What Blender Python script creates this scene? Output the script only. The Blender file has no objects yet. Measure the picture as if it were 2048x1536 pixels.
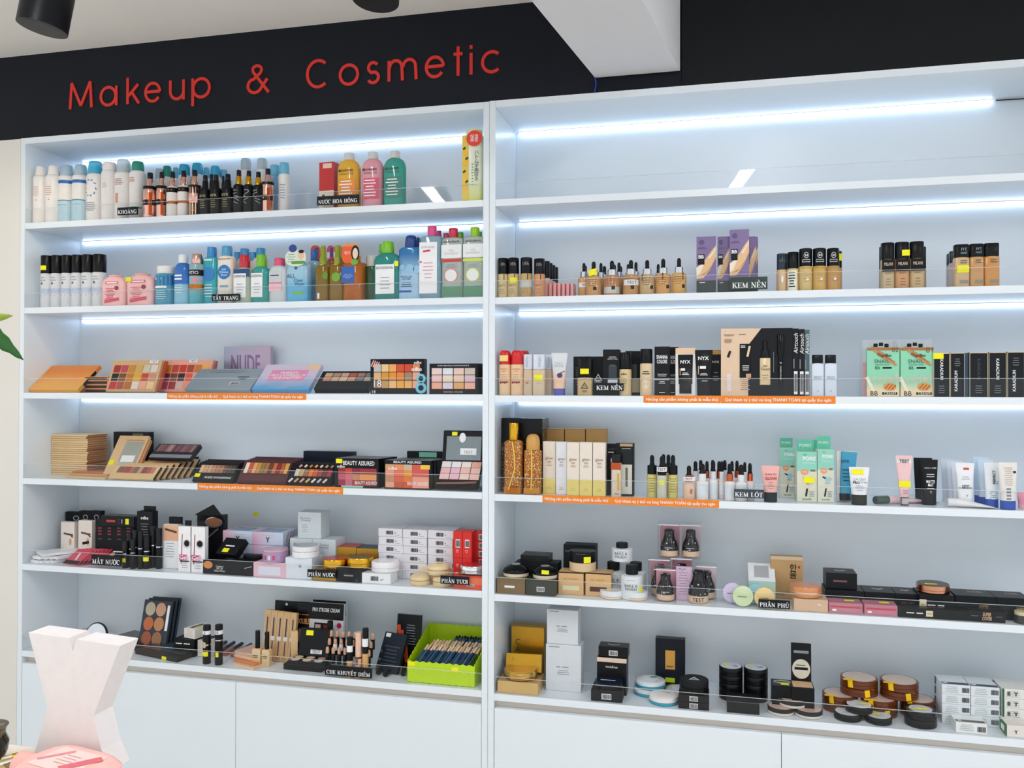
import bpy, math, random
from mathutils import Vector, Matrix
random.seed(7)
SC = bpy.context.scene
COL = SC.collection
# ------------------------------------------------------------------ camera, world, exposure
F = 1720.0
YAW, PIT, ROL = 0.2358, 0.0081, 0.0028
CAM = Vector((0.6818, -2.5333, 1.4139))
_r0 = Vector((math.cos(YAW), math.sin(YAW), 0)); _f0 = Vector((-math.sin(YAW), math.cos(YAW), 0)); _z = Vector((0, 0, 1))
FWD = math.cos(PIT)*_f0 + math.sin(PIT)*_z
_up = -math.sin(PIT)*_f0 + math.cos(PIT)*_z
RGT = math.cos(ROL)*_r0 + math.sin(ROL)*_up
UPV = math.cos(ROL)*_up - math.sin(ROL)*_r0
cd = bpy.data.cameras.new('camera'); cam = bpy.data.objects.new('camera', cd); COL.objects.link(cam)
cd.sensor_width = 36.0; cd.lens = F/2048*36.0; cd.clip_start = 0.02
cam.matrix_world = Matrix(((RGT.x, UPV.x, -FWD.x, CAM.x), (RGT.y, UPV.y, -FWD.y, CAM.y), (RGT.z, UPV.z, -FWD.z, CAM.z), (0, 0, 0, 1)))
SC.camera = cam
w = bpy.data.worlds.new('world'); SC.world = w; w.use_nodes = True
w.node_tree.nodes['Background'].inputs[0].default_value = (0.93, 0.98, 1.02, 1)
w.node_tree.nodes['Background'].inputs[1].default_value = 0.82
SC.view_settings.view_transform = 'Standard'; SC.view_settings.look = 'None'
SC.view_settings.exposure = 0.46; SC.view_settings.gamma = 1.0
LED_POWER = 3.6
PANEL_POWER = 34.0
cy_ = SC.cycles
cy_.max_bounces = 7; cy_.diffuse_bounces = 4; cy_.glossy_bounces = 3; cy_.transmission_bounces = 4; cy_.transparent_max_bounces = 14
cy_.caustics_reflective = False; cy_.caustics_refractive = False

def ray(px, py): return (RGT*((px-1024)/F) - UPV*((py-768)/F) + FWD)
def atY(px, py, Y):
    d = ray(px, py); return CAM + d*((Y-CAM.y)/d.y)
def atZ(px, py, Z):
    d = ray(px, py); return CAM + d*((Z-CAM.z)/d.z)
def atD(px, py, D): return CAM + ray(px, py)*D

# ------------------------------------------------------------------ materials
def lin(h):
    c = [int(h[i:i+2], 16)/255 for i in (0, 2, 4)]
    return tuple(x/12.92 if x <= .04045 else ((x+.055)/1.055)**2.4 for x in c)
_M = {}
def mat(h, r=.45, m=0.0, a=1.0, coat=0.0, e=0.0, var=.05, bump=0.0, scale=60):
    key = (h, r, m, a, coat, e, var, bump, scale)
    if key in _M: return _M[key]
    M = bpy.data.materials.new(('metal_' if m > .5 else 'clear_' if a < 1 else 'glow_' if e else 'paint_')+h)
    M.use_nodes = True; nt = M.node_tree; b = nt.nodes['Principled BSDF']
    c = lin(h)
    b.inputs['Base Color'].default_value = (*c, 1)
    b.inputs['Roughness'].default_value = r; b.inputs['Metallic'].default_value = m
    b.inputs['Alpha'].default_value = a; b.inputs['Coat Weight'].default_value = coat; b.inputs['Coat Roughness'].default_value = .05
    if max(c) < .03 and m < .5: b.inputs['Specular IOR Level'].default_value = .22
    if e:
        b.inputs['Emission Color'].default_value = (*c, 1); b.inputs['Emission Strength'].default_value = e
    elif var:
        tc = nt.nodes.new('ShaderNodeTexCoord'); n = nt.nodes.new('ShaderNodeTexNoise'); mx = nt.nodes.new('ShaderNodeMix')
        mx.data_type = 'RGBA'; n.inputs['Scale'].default_value = scale
        nt.links.new(tc.outputs['Object'], n.inputs['Vector']); nt.links.new(n.outputs['Fac'], mx.inputs[0])
        mx.inputs[6].default_value = tuple(x*(1-var) for x in c)+(1,); mx.inputs[7].default_value = tuple(min(1, x*(1+var)+.002) for x in c)+(1,)
        nt.links.new(mx.outputs[2], b.inputs['Base Color'])
        if bump:
            bp = nt.nodes.new('ShaderNodeBump'); bp.inputs['Strength'].default_value = bump; bp.inputs['Distance'].default_value = .002
            nt.links.new(n.outputs['Fac'], bp.inputs['Height']); nt.links.new(bp.outputs['Normal'], b.inputs['Normal'])
    _M[key] = M; return M
def acrylic():
    M = bpy.data.materials.new('clear_acrylic'); M.use_nodes = True; nt = M.node_tree; nt.nodes.clear()
    o = nt.nodes.new('ShaderNodeOutputMaterial'); mx = nt.nodes.new('ShaderNodeMixShader'); t = nt.nodes.new('ShaderNodeBsdfTransparent')
    g = nt.nodes.new('ShaderNodeBsdfGlossy'); f = nt.nodes.new('ShaderNodeLayerWeight'); f.inputs['Blend'].default_value = .5
    pw = nt.nodes.new('ShaderNodeMath'); pw.operation = 'POWER'; pw.inputs[1].default_value = 5.0
    ma = nt.nodes.new('ShaderNodeMath'); ma.operation = 'MULTIPLY_ADD'; ma.inputs[1].default_value = .9; ma.inputs[2].default_value = .014
    g.inputs['Roughness'].default_value = .02; t.inputs[0].default_value = (.992, .995, .995, 1)
    nt.links.new(f.outputs['Facing'], pw.inputs[0]); nt.links.new(pw.outputs[0], ma.inputs[0])
    nt.links.new(ma.outputs[0], mx.inputs[0]); nt.links.new(t.outputs[0], mx.inputs[1]); nt.links.new(g.outputs[0], mx.inputs[2]); nt.links.new(mx.outputs[0], o.inputs[0])
    return M
ACR = acrylic()
def grad(h0, h1, r=.3, axis=2, a=1.0, m=0.0, lo=0.0, hi=1.0, wave=0.0):
    """two printed colours running into each other across the object's own box"""
    M = bpy.data.materials.new('print_'+h0+'_'+h1); M.use_nodes = True; nt = M.node_tree; b = nt.nodes['Principled BSDF']
    tc = nt.nodes.new('ShaderNodeTexCoord'); sx = nt.nodes.new('ShaderNodeSeparateXYZ'); cr = nt.nodes.new('ShaderNodeValToRGB')
    nt.links.new(tc.outputs['Generated'], sx.inputs[0])
    src = sx.outputs[axis]
    if wave:
        n = nt.nodes.new('ShaderNodeTexNoise'); n.inputs['Scale'].default_value = 3.0
        nt.links.new(tc.outputs['Generated'], n.inputs['Vector'])
        ad = nt.nodes.new('ShaderNodeMath'); ad.operation = 'MULTIPLY_ADD'; ad.inputs[1].default_value = wave
        nt.links.new(n.outputs['Fac'], ad.inputs[0]); nt.links.new(src, ad.inputs[2]); src = ad.outputs[0]
    cr.color_ramp.elements[0].color = (*lin(h0), 1); cr.color_ramp.elements[1].color = (*lin(h1), 1)
    cr.color_ramp.elements[0].position = lo; cr.color_ramp.elements[1].position = hi
    nt.links.new(src, cr.inputs[0]); nt.links.new(cr.outputs[0], b.inputs['Base Color'])
    b.inputs['Roughness'].default_value = r; b.inputs['Alpha'].default_value = a; b.inputs['Metallic'].default_value = m
    return M
def glitter(h0, h1, scale=260, a=1.0, thr=.62, r=.2, m=0.0):
    M = bpy.data.materials.new('glitter_'+h0); M.use_nodes = True; nt = M.node_tree; b = nt.nodes['Principled BSDF']
    tc = nt.nodes.new('ShaderNodeTexCoord'); v = nt.nodes.new('ShaderNodeTexNoise'); cr = nt.nodes.new('ShaderNodeValToRGB')
    v.inputs['Scale'].default_value = scale; v.inputs['Detail'].default_value = 0
    nt.links.new(tc.outputs['Object'], v.inputs['Vector']); nt.links.new(v.outputs['Fac'], cr.inputs[0])
    cr.color_ramp.interpolation = 'CONSTANT'
    cr.color_ramp.elements[0].color = (*lin(h0), 1); cr.color_ramp.elements[1].color = (*lin(h1), 1); cr.color_ramp.elements[1].position = thr
    nt.links.new(cr.outputs[0], b.inputs['Base Color']); b.inputs['Roughness'].default_value = r; b.inputs['Alpha'].default_value = a; b.inputs['Metallic'].default_value = m
    return M
BLK = mat('0c0d10', .3); BLKM = mat('14161a', .55); WHT = mat('f2f3f5', .35); YEL = mat('f7f000', .6, var=.02); YEL2 = mat('f6c600', .6, var=.02)
GOLD = mat('d9a52e', .22, 1.0); COPPER = mat('d99a7c', .2, 1.0); SILV = mat('cfd3d8', .18, 1.0); CHROME = mat('e6e8ea', .08, 1.0)
CLR = mat('eef4f6', .05, a=.35, var=0); INKK = mat('121212', .6, var=0); INKW = mat('f6f6f6', .6, var=0); INKG = mat('8b9095', .6, var=0)

# ------------------------------------------------------------------ meshes
def mesh(name, V, Fc, smooth=False, sharp=40):
    m = bpy.data.meshes.new(name); m.from_pydata(V, [], Fc); m.update()
    if smooth:
        m.polygons.foreach_set('use_smooth', [True]*len(m.polygons))
        try: m.set_sharp_from_angle(angle=math.radians(sharp))
        except Exception: pass
    return m
def bx(x0, x1, y0, y1, z0, z1):
    V = [(x0,y0,z0),(x1,y0,z0),(x1,y1,z0),(x0,y1,z0),(x0,y0,z1),(x1,y0,z1),(x1,y1,z1),(x0,y1,z1)]
    return V, [(0,3,2,1),(4,5,6,7),(0,1,5,4),(1,2,6,5),(2,3,7,6),(3,0,4,7)]
def boxmesh(name, *a):
    return mesh(name, *bx(*a))
def joinboxes(name, L):
    V, Q = [], []
    for a in L:
        v, f = bx(*a); n = len(V); V += v; Q += [tuple(i+n for i in q) for q in f]
    return mesh(name, V, Q)
def loft(name, secs, seg=28, n=2.0, cx=0, cy=0):
    """secs: (rx, ry, z[, n]) rings from the bottom up, closed at both ends"""
    V, Q = [], []
    for s in secs:
        rx, ry, z = s[:3]; e = 2.0/(s[3] if len(s) > 3 else n)
        for i in range(seg):
            t = 2*math.pi*(i+.5)/seg; c, q = math.cos(t), math.sin(t)
            V.append((cx+rx*math.copysign(abs(c)**e, c), cy+ry*math.copysign(abs(q)**e, q), z))
    for k in range(len(secs)-1):
        for i in range(seg):
            j = (i+1) % seg; Q.append((k*seg+i, k*seg+j, (k+1)*seg+j, (k+1)*seg+i))
    Q.append(tuple(range(seg-1, -1, -1))); Q.append(tuple((len(secs)-1)*seg+i for i in range(seg)))
    return mesh(name, V, Q, True)
def tubemesh(name, pts, r, seg=8, taper=None):
    V, Q = [], []; P = [Vector(p) for p in pts]
    for k, p in enumerate(P):
        d = (P[min(k+1, len(P)-1)]-P[max(k-1, 0)]).normalized(); a = d.orthogonal().normalized(); b = d.cross(a)
        rr = r*(taper[k] if taper else 1)
        for i in range(seg):
            t = 2*math.pi*i/seg; V.append(tuple(p+a*(rr*math.cos(t))+b*(rr*math.sin(t))))
    for k in range(len(P)-1):
        for i in range(seg):
            j = (i+1) % seg; Q.append((k*seg+i, k*seg+j, (k+1)*seg+j, (k+1)*seg+i))
    Q.append(tuple(range(seg-1, -1, -1))); Q.append(tuple((len(P)-1)*seg+i for i in range(seg)))
    return mesh(name, V, Q, True)

# ------------------------------------------------------------------ scene tree
class T: pass
def tag(o, label, cat, group=None, kind=None):
    if label: o['label'] = label
    if cat: o['category'] = cat
    if group: o['group'] = group
    if kind: o['kind'] = kind
def thing(name, label, cat, loc, yaw=0, lean=0, group=None, roll=0):
    o = bpy.data.objects.new(name, None); COL.objects.link(o); o.empty_display_size = .01
    o.location = loc; o.rotation_euler = (math.radians(-lean), math.radians(roll), math.radians(yaw)); tag(o, label, cat, group)
    t = T(); t.o = o; t.w = t.d = t.h = .05; t.fy = 0; t.wrap = None; return t
def add(t, name, m, ma, loc=(0,0,0), rot=None, label=None, kind=None):
    p = t.o if isinstance(t, T) else t
    o = bpy.data.objects.new(name, m); COL.objects.link(o); o.parent = p; o.location = loc
    if rot: o.rotation_euler = rot
    if len(m.materials) == 0: m.materials.append(ma)
    if label: o['label'] = label
    if kind: o['kind'] = kind
    return o
def struct(name, m, ma, label=None, cat=None):
    o = bpy.data.objects.new(name, m); COL.objects.link(o); m.materials.append(ma); o['kind'] = 'structure'
    if label: o['label'] = label
    if cat: o['category'] = cat
    return o

# shelves: top heights of the six boards in each cabinet
ZL = [2.2986, 1.9986, 1.7013, 1.4030, 1.1039, 0.8032, 0.5011]
ZR = [2.3002, 1.9975, 1.6986, 1.4006, 1.1004, 0.7968, 0.4951]
TH = 0.0204; DEP = 0.2724; XL0, XR1 = -1.7075, 1.7075
def shz(s): return (ZL if s[0] == 'L' else ZR)[int(s[1])]+.0005
class Fit: pass
def fit(s, x0, x1, yt, dy, up=0.0, lean=0, d=0.0):
    """s shelf; x0,x1 outer edges and yt top of the thing as seen; dy how far behind the shelf's front edge it stands (m), or, if >5, the
    picture row where it meets the shelf. up: height of what it stands on."""
    f = Fit(); z = shz(s)+up
    xm = (x0+x1)/2
    if dy > 5: dy = max(.012, atZ(xm, dy, z).y)
    dy = min(dy, .262)
    a = atY(x0, yt, dy); b = atY(x1, yt, dy)
    la = math.radians(lean); h = a.z-z
    for _ in range(4):
        top = atY(xm, yt, dy+h*math.sin(la)).z; h = max(.004, (top-z)/max(.2, math.cos(la)))
    f.x = (a.x+b.x)/2; f.y = dy; f.z = z; f.w = b.x-a.x; f.h = h; f.lean = lean
    lo, hi = (XL0+.0195, -.0201) if s[0] == 'L' else (.0201, XR1-.0195)
    f.x = min(max(f.x, lo+f.w/2+.0006), hi-f.w/2-.0006)
    return f
def slide(f, y):
    """move a fitted thing to depth y along its line of sight, keeping how large it looks"""
    k = (y-CAM.y)/(f.y-CAM.y); zt = CAM.z+(f.z+f.h-CAM.z)*k
    f.x = CAM.x+(f.x-CAM.x)*k; f.w *= k; f.h = max(.004, zt-f.z); f.y = y
def clear(f, ry):
    if f.y-ry < .0075 and f.y > -.2: slide(f, ry+.0078)
    if f.y+ry > .268 and f.y < .3: slide(f, .2675-ry)

# ------------------------------------------------------------------ flat print laid on a thing's own faces
def mapper(t, face, off):
    def m(u, v):
        if face == 'front':
            if t.wrap:
                a = u/t.wrap; return ((t.wrap+off)*math.sin(a), -(t.wrap+off)*math.cos(a), v)
            return (u, t.fy-off, v)
        if face == 'top': return (u, t.fy+v, t.h+off)
        if face == 'right': return (t.w/2+off, t.fy+u, v)
        if face == 'left': return (-t.w/2-off, t.fy+t.d-u, v)
    return m
def origin(t, face, xf, zf):
    if face == 'front': return xf*t.w, zf*t.h
    if face == 'top': return xf*t.w, zf*t.d
    return (xf+.5)*t.d, zf*t.h
def patch(t, name, ma, xf, zf, wf, hf, face='front', off=.0004, rot=0, label=None, round_=False, parent=None):
    cx, cz = origin(t, face, xf, zf); fw = t.d if face in ('left', 'right') else t.w; fh = t.d if face == 'top' else t.h
    W, H = wf*fw, hf*fh; mp = mapper(t, face, off); c, s = math.cos(math.radians(rot)), math.sin(math.radians(rot))
    V, Q = [], []
    if round_:
        n = 24
        V.append(mp(cx, cz))
        for i in range(n):
            q = 2*math.pi*i/n; V.append(mp(cx+W/2*math.cos(q), cz+H/2*math.sin(q)))
        Q = [(0, 1+i, 1+(i+1) % n) for i in range(n)]
    else:
        n = 12 if (t.wrap and face == 'front') else 1
        for i in range(n+1):
            u = (i/n-.5)*W
            for v in (-H/2, H/2): V.append(mp(cx+u*c-v*s, cz+u*s+v*c))
        Q = [(2*i, 2*i+2, 2*i+3, 2*i+1) for i in range(n)]
    return add(parent or t, name, mesh(name, V, Q), ma, label=label)
def poly(t, name, ma, pts, face='front', off=.0005):
    mp = mapper(t, face, off); fw = t.d if face in ('left', 'right') else t.w; fh = t.d if face == 'top' else t.h
    return add(t, name, mesh(name, [mp(x*fw, z*fh) for x, z in pts], [tuple(range(len(pts)))]), ma)
def sticker(t, xf, zf, w=.02, h=.012, face='front', off=.0011, rot=0, ma=None):
    fw = t.d if face in ('left', 'right') else t.w; fh = t.d if face == 'top' else t.h
    return patch(t, 'price_sticker', ma or YEL, xf, zf, w/fw, h/fh, face, off, rot, label='yellow price sticker' if ma is None else None)
_TX = {}
def glyphs(s, bold=0.0, shear=0.0):
    k = (s, bold, shear)
    if k in _TX: return _TX[k]
    c = bpy.data.curves.new('tx', 'FONT'); c.body = s; c.resolution_u = 2; c.offset = bold; c.shear = shear; c.align_x = 'CENTER'; c.space_line = .85
    o = bpy.data.objects.new('tx', c); m = o.to_mesh()
    V = [(v.co.x, v.co.y) for v in m.vertices]; Q = [tuple(p.vertices) for p in m.polygons]
    o.to_mesh_clear(); bpy.data.objects.remove(o); bpy.data.curves.remove(c)
    if not V: V = [(0, 0)]
    x0, x1 = min(v[0] for v in V), max(v[0] for v in V); y0, y1 = min(v[1] for v in V), max(v[1] for v in V)
    V = [(x-(x0+x1)/2, y-(y0+y1)/2) for x, y in V]
    _TX[k] = (V, Q, max(1e-6, x1-x0), max(1e-6, y1-y0)); return _TX[k]
def text(t, s, ma, xf, zf, wf=None, hf=None, face='front', rot=0, bold=0.0, shear=0.0, off=.0008, name='lettering', parent=None):
    V, Q, tw, thh = glyphs(s, bold, shear); fw = t.d if face in ('left', 'right') else t.w; fh = t.d if face == 'top' else t.h
    c, q = math.cos(math.radians(rot)), math.sin(math.radians(rot))
    if abs(q) > .7: fw, fh = fh, fw
    kx = wf*fw/tw if wf else hf*fh/thh; ky = hf*fh/thh if hf else kx
    if not wf: kx = ky
    cx, cz = origin(t, face, xf, zf); mp = mapper(t, face, off)
    W = [mp(cx+x*kx*c-y*ky*q, cz+x*kx*q+y*ky*c) for x, y in V]
    return add(parent or t, name, mesh(name, W, Q), ma)
def scrib(t, s, ma, xf, zf, wf=None, hf=None, face='front', rot=0, off=.0008, **k):
    """print too small to read: one bar for each word"""
    cx, cz = origin(t, face, xf, zf); fw = t.d if face in ('left', 'right') else t.w; fh = t.d if face == 'top' else t.h
    c, q = math.cos(math.radians(rot)), math.sin(math.radians(rot)); mp = mapper(t, face, off); V, Q = [], []; L = s.split('\n')
    if abs(q) > .7: fw, fh = fh, fw
    W = wf*fw if wf else hf*fh*.5; lh = hf*fh/len(L) if hf else W/max(len(x) for x in L)*1.5; n0 = max(len(x) for x in L)
    for j, line in enumerate(L):
        x = -W/2*len(line)/n0; y = ((len(L)-1)/2-j)*lh
        for word in line.split():
            m = W*len(word)/n0*.9
            P = [(x, y-lh*.25), (x+m, y-lh*.25), (x+m, y+lh*.25), (x, y+lh*.25)]; k0 = len(V)
            V += [mp(cx+u*c-v*q, cz+u*q+v*c) for u, v in P]; Q.append((k0, k0+1, k0+2, k0+3)); x += W*(len(word)+1)/n0
    return add(t, 'fine_print', mesh('fine_print', V, Q), ma)
def fine(t, ma, xf, zf, wf, n=4, gap=.05, face='front', th=.012, off=.0007):
    """illegible small print as thin ruled lines"""
    cx, cz = origin(t, face, xf, zf); fw = t.d if face in ('left', 'right') else t.w; fh = t.d if face == 'top' else t.h
    mp = mapper(t, face, off); V, Q = [], []; rnd = random.Random(n*7+int(xf*100))
    for i in range(n):
        L = wf*fw*rnd.uniform(.6, 1); z = cz-i*gap*fh; k = len(V); m = 4 if t.wrap else 1
        for j in range(m+1):
            u = cx+(j/m-.5)*L
            V.append(mp(u, z)); V.append(mp(u, z+th*fh))
        Q += [(k+2*j, k+2*j+2, k+2*j+3, k+2*j+1) for j in range(m)]
    return add(t, 'fine_print', mesh('fine_print', V, Q), ma)
def barcode(t, xf, zf, w=.02, h=.011, face='front', back=True):
    fw = t.d if face in ('left', 'right') else t.w; fh = t.d if face == 'top' else t.h
    if back: patch(t, 'barcode_label', WHT, xf, zf, w*1.2/fw, h*1.3/fh, face, .0005)
    cx, cz = origin(t, face, xf, zf); mp = mapper(t, face, .0009); V, Q = [], []; u = cx-w/2; rnd = random.Random(3)
    while u < cx+w/2:
        b = w*rnd.choice((.03, .05, .08)); k = len(V)
        V += [mp(u, cz-h/2), mp(u+b, cz-h/2), mp(u+b, cz+h/2), mp(u, cz+h/2)]; Q.append((k, k+1, k+2, k+3)); u += b+w*rnd.choice((.03, .05))
    return add(t, 'barcode', mesh('barcode', V, Q), INKK)

# ------------------------------------------------------------------ builders of shop goods
ORD = 'first second third fourth fifth sixth seventh eighth ninth tenth eleventh twelfth thirteenth fourteenth fifteenth sixteenth seventeenth eighteenth nineteenth twentieth'.split()
def carton(f, d, ma, name, label, cat='box', yaw=0, group=None, body='carton', bev=.0006):
    if -.2 < f.y < .3:
        if f.y < .0085: slide(f, .0085)
        if not f.lean: d = min(d, .2705-f.y)
    t = thing(name, label, cat, (f.x, f.y, f.z+d*math.sin(math.radians(f.lean))), yaw, f.lean, group)
    t.w, t.d, t.h, t.fy = f.w, d, f.h, 0
    b = min(bev, f.w/4, d/4, f.h/4)
    add(t, body, chamfer(body, f.w, d, f.h, b), ma)
    return t
def chamfer(name, w, d, h, b):
    x, y = w/2, d
    R = lambda i, z: [(-x+i, i, z), (x-i, i, z), (x-i, y-i, z), (-x+i, y-i, z)]
    V = R(b, 0)+R(0, b)+R(0, h-b)+R(b, h)
    Q = [(3, 2, 1, 0), (12, 13, 14, 15)]
    for k in range(3):
        for i in range(4):
            j = (i+1) % 4; Q.append((k*4+i, k*4+j, k*4+4+j, k*4+4+i))
    return mesh(name, V, Q)
def bottle(f, name, label, body, cap, capw=.5, capz=.8, sh=.12, ar=1.0, n=2.0, group=None, cat='bottle', yaw=0, dome=0.0, taper=1.0, ct=1.0, foot=.94, neck=True, capn=2.0, bodyname='body', waist=0.0):
    """body up to capz with a shoulder of height sh, then a cap; ar depth/width, n>2 squarer plan, ct cap top/bottom width"""
    clear(f, f.w/2*ar); r = f.w/2; t = thing(name, label, cat, (f.x, f.y, f.z), yaw, f.lean, group)
    t.w, t.d, t.h = f.w, f.w*ar, f.h; t.fy = -r*ar; t.wrap = r if (ar == 1 and n == 2) else None
    h = f.h; zb = capz*h; zs = zb-sh*h; c = capw*r
    S = [(r*foot*taper, r*ar*foot*taper, 0, n), (r*taper, r*ar*taper, .015*h, n)]
    if waist: S += [(r*(1-waist), r*ar*(1-waist), zs*.55, n)]
    S += [(r, r*ar, zs, n)]
    cyr = min(c, r*ar*.98)
    for k in (.35, .65, .88, 1):
        g = 1-math.sqrt(max(0, 1-k*k)); S.append((r+(c*.92-r)*g, r*ar+(cyr*.92-r*ar)*g, zs+sh*h*k, n+(2-n)*k if n > 2 else 2))
    if neck: S.append((c*.8, cyr*.8, zb+.01*h, 2))
    add(t, bodyname, loft(bodyname, S, 32, n), body)
    ca = cyr/c
    C = [(c*.97, c*.97*ca, zb, capn), (c, c*ca, zb+.01*h, capn)]
    if dome:
        for k in (0, .3, .55, .75, .9, 1): C.append((c*ct*(1-(1-math.sqrt(1-k*k*.92))*dome), c*ct*ca*(1-(1-math.sqrt(1-k*k*.92))*dome), h-(h-zb)*.45*(1-k), capn))
    else: C += [(c*ct, c*ct*ca, h-.012*h, capn), (c*ct*.93, c*ct*ca*.93, h, capn)]
    if cap: add(t, 'cap', loft('cap', C, 24, capn), cap)
    return t
def spray(f, name, label, body, collar, nozzle, group=None, coll=(.68, .86), cw=.5, nw=.42):
    """fine-mist bottle: body, collar, nozzle"""
    t = bottle(f, name, label, body, None, cw+.08, coll[0], .07, group=group)
    r, h = f.w/2, f.h
    add(t, 'collar', loft('collar', [(r*(cw+.06), r*(cw+.06), coll[0]*h), (r*cw, r*cw, coll[1]*h-.01*h), (r*cw*.9, r*cw*.9, coll[1]*h)], 20), collar)
    add(t, 'nozzle', loft('nozzle', [(r*nw, r*nw, coll[1]*h), (r*nw, r*nw, h*.985), (r*nw*.85, r*nw*.85, h)], 18), nozzle)
    return t
def dropper(f, name, label, glass, collar, bulb, group=None, bz=(.52, .72), cw=.56, bw=.26, sh=.08, n=2.0, ar=1.0):
    t = bottle(f, name, label, glass, None, cw, bz[0], sh, group=group, n=n, ar=ar)
    r, h = f.w/2, f.h
    add(t, 'collar', loft('collar', [(r*cw, r*cw, bz[0]*h), (r*cw, r*cw, bz[1]*h-.005*h), (r*cw*.9, r*cw*.9, bz[1]*h)], 22), collar)
    b = r*bw; z = bz[1]*h; k = h-z
    add(t, 'bulb', loft('bulb', [(b*1.25, b*1.25, z), (b*1.2, b*1.2, z+.12*k), (b, b, z+.2*k), (b*1.05, b*1.05, z+.7*k), (b*.9, b*.9, z+.86*k), (b*.55, b*.55, z+.97*k), (b*.1, b*.1, h)], 18), bulb)
    return t
def tube(f, name, label, body, cap, capz=.18, capw=.78, group=None, yaw=0, dep=.34, crimp=.07, cat='tube'):
    """squeeze tube standing on its cap, crimped flat on top"""
    clear(f, f.w/2*capw*min(.9, dep*2)); t = thing(name, label, cat, (f.x, f.y, f.z), yaw, f.lean, group)
    r, h = f.w/2, f.h; c = r*capw; t.w, t.d, t.h = f.w, f.w*dep*2, h; t.fy = -c*.9; t.wrap = None
    q = min(.9, dep*2)
    add(t, 'cap', loft('cap', [(c*.96, c*q, 0), (c, c*q, .01*h), (c, c*q, capz*h)], 26, 2.3), cap)
    S = []
    for k in range(9):
        a = k/8; S.append((c*1.0+(r-c*1.0)*a, c*q*(1-a)**.7*.97+.0012, capz*h+(1-crimp-capz)*h*a, 2.2))
    S += [(r, .0011, h, 8)]
    add(t, 'body', loft('body', S, 28), body)
    t.slant = True
    # print face: follow the sloping front
    def fyat(z):
        a = min(1, max(0, (z/h-capz)/(1-crimp-capz))); return -(c*q*(1-a)**.7*.97+.0012)
    t.fyat = fyat; return t
_mapper0 = mapper
def mapper(t, face, off):
    if face == 'front' and hasattr(t, 'fyat'):
        return lambda u, v: (u, t.fyat(v)*math.sqrt(max(.05, 1-min(.97, abs(u)/(t.w/2))**2.2))-off*2, v)
    return _mapper0(t, face, off)
def compact(f, name, label, base, lid, top=None, hh=None, group=None, cat='compact', split=.5, yaw=0, dome=.0, rim=.9, band=None, topname='window'):
    """round compact; f.w its diameter; hh its height (m)"""
    if f.y < .0085: slide(f, .0085)
    if f.y+f.w > .268 and f.y < .3: slide(f, .267-f.w)
    h = hh or f.h; r = f.w/2; t = thing(name, label, cat, (f.x, f.y+r*.98, f.z), yaw, f.lean, group)
    t.w = t.d = f.w; t.h = h; t.fy = -r; t.wrap = r
    g = .0008
    add(t, 'base', loft('base', [(r*.94, r*.94, 0), (r, r, h*.08), (r, r, h*split-g)], 36), base)
    L = [(r, r, h*split), (r, r, h*(.92-dome*.5))]
    if dome:
        for k in (.3, .55, .75, .9, 1): L.append((r*math.cos(k*1.35), r*math.cos(k*1.35), h*(.92-dome*.5)+h*(.08+dome*.5)*math.sin(k*1.35)/math.sin(1.35)))
    else: L += [(r*.96, r*.96, h)]
    add(t, 'lid', loft('lid', L, 36), lid)
    if top: add(t, topname, loft(topname, [(r*rim, r*rim, h-.0005), (r*rim, r*rim, h+.0006)], 32), top)
    if band: add(t, 'band', loft('band', [(r*1.008, r*1.008, h*split-.0015), (r*1.008, r*1.008, h*split+.0015)], 36), band)
    return t
def pans(t, cols, rows, colors, x0, x1, z0, z1, gap=.16, rnd=False, proud=.0012, order=None, rough=.5, shear=0.0):
    """coloured pans set in a palette's face: one object each"""
    W = (x1-x0)*t.w/cols; H = (z1-z0)*t.h/rows
    for j in range(rows):
        for i in range(cols):
            c = colors[(j*cols+i) % len(colors)]
            if c is None: continue
            cx = x0*t.w+(i+.5)*W+shear*(rows/2-j-.5)*H; cz = z1*t.h-(j+.5)*H
            if rnd:
                m = loft('pan', [(W/2*(1-gap), H/2*(1-gap), 0), (W/2*(1-gap), H/2*(1-gap), proud)], 24)
                add(t, 'pan', m, mat(c, rough), (cx, t.fy, cz), (math.radians(90), 0, 0))
            else:
                a, b = W/2*(1-gap), H/2*(1-gap); add(t, 'pan', boxmesh('pan', -a, a, -proud, 0, -b, b), mat(c, rough) if isinstance(c, str) else c, (cx, t.fy, cz))
# ------------------------------------------------------------------ the room
LAM = mat('e8f0f6', .28, var=.012, scale=6)
CEILM = mat('f5f1ea', .8, var=.03, scale=4, bump=.05)
NAVY = mat('11151f', .62, var=.08, scale=9)
NAVYR = mat('080e14', .6, var=.08, scale=9)
ZC = 2.592
struct('floor', boxmesh('floor', -4.2, 4.2, -6, .6, -.05, 0), mat('e2ddd6', .3, scale=3))
struct('ceiling', boxmesh('ceiling', -4.2, 4.2, -6, .6, ZC, ZC+.05), CEILM)
struct('wall_back', boxmesh('wall_back', -4.2, 4.2, .30, .36, 0, ZC), mat('dcdad6', .7, scale=4))
o = struct('wall_left', boxmesh('wall_left', -3.2, -1.7085, .0, .28, 0, 2.2965), mat('e6e2da', .3, var=.02, scale=5))
def fascia(name, x0, x1, y, ma):
    return struct(name, boxmesh(name, x0, x1, y, y+.02, 2.3015, ZC), ma)
fascia('trim_1', -3.2, .3225, .004, NAVY); fascia('trim_2', .3235, .5755, .010, NAVY); fascia('trim_3', .577, 3.4, .004, NAVYR)
struct('trim_4', boxmesh('trim_4', -3.2, -1.7085, .004, .024, 2.2965, 2.3015), NAVY)
V = []
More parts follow.
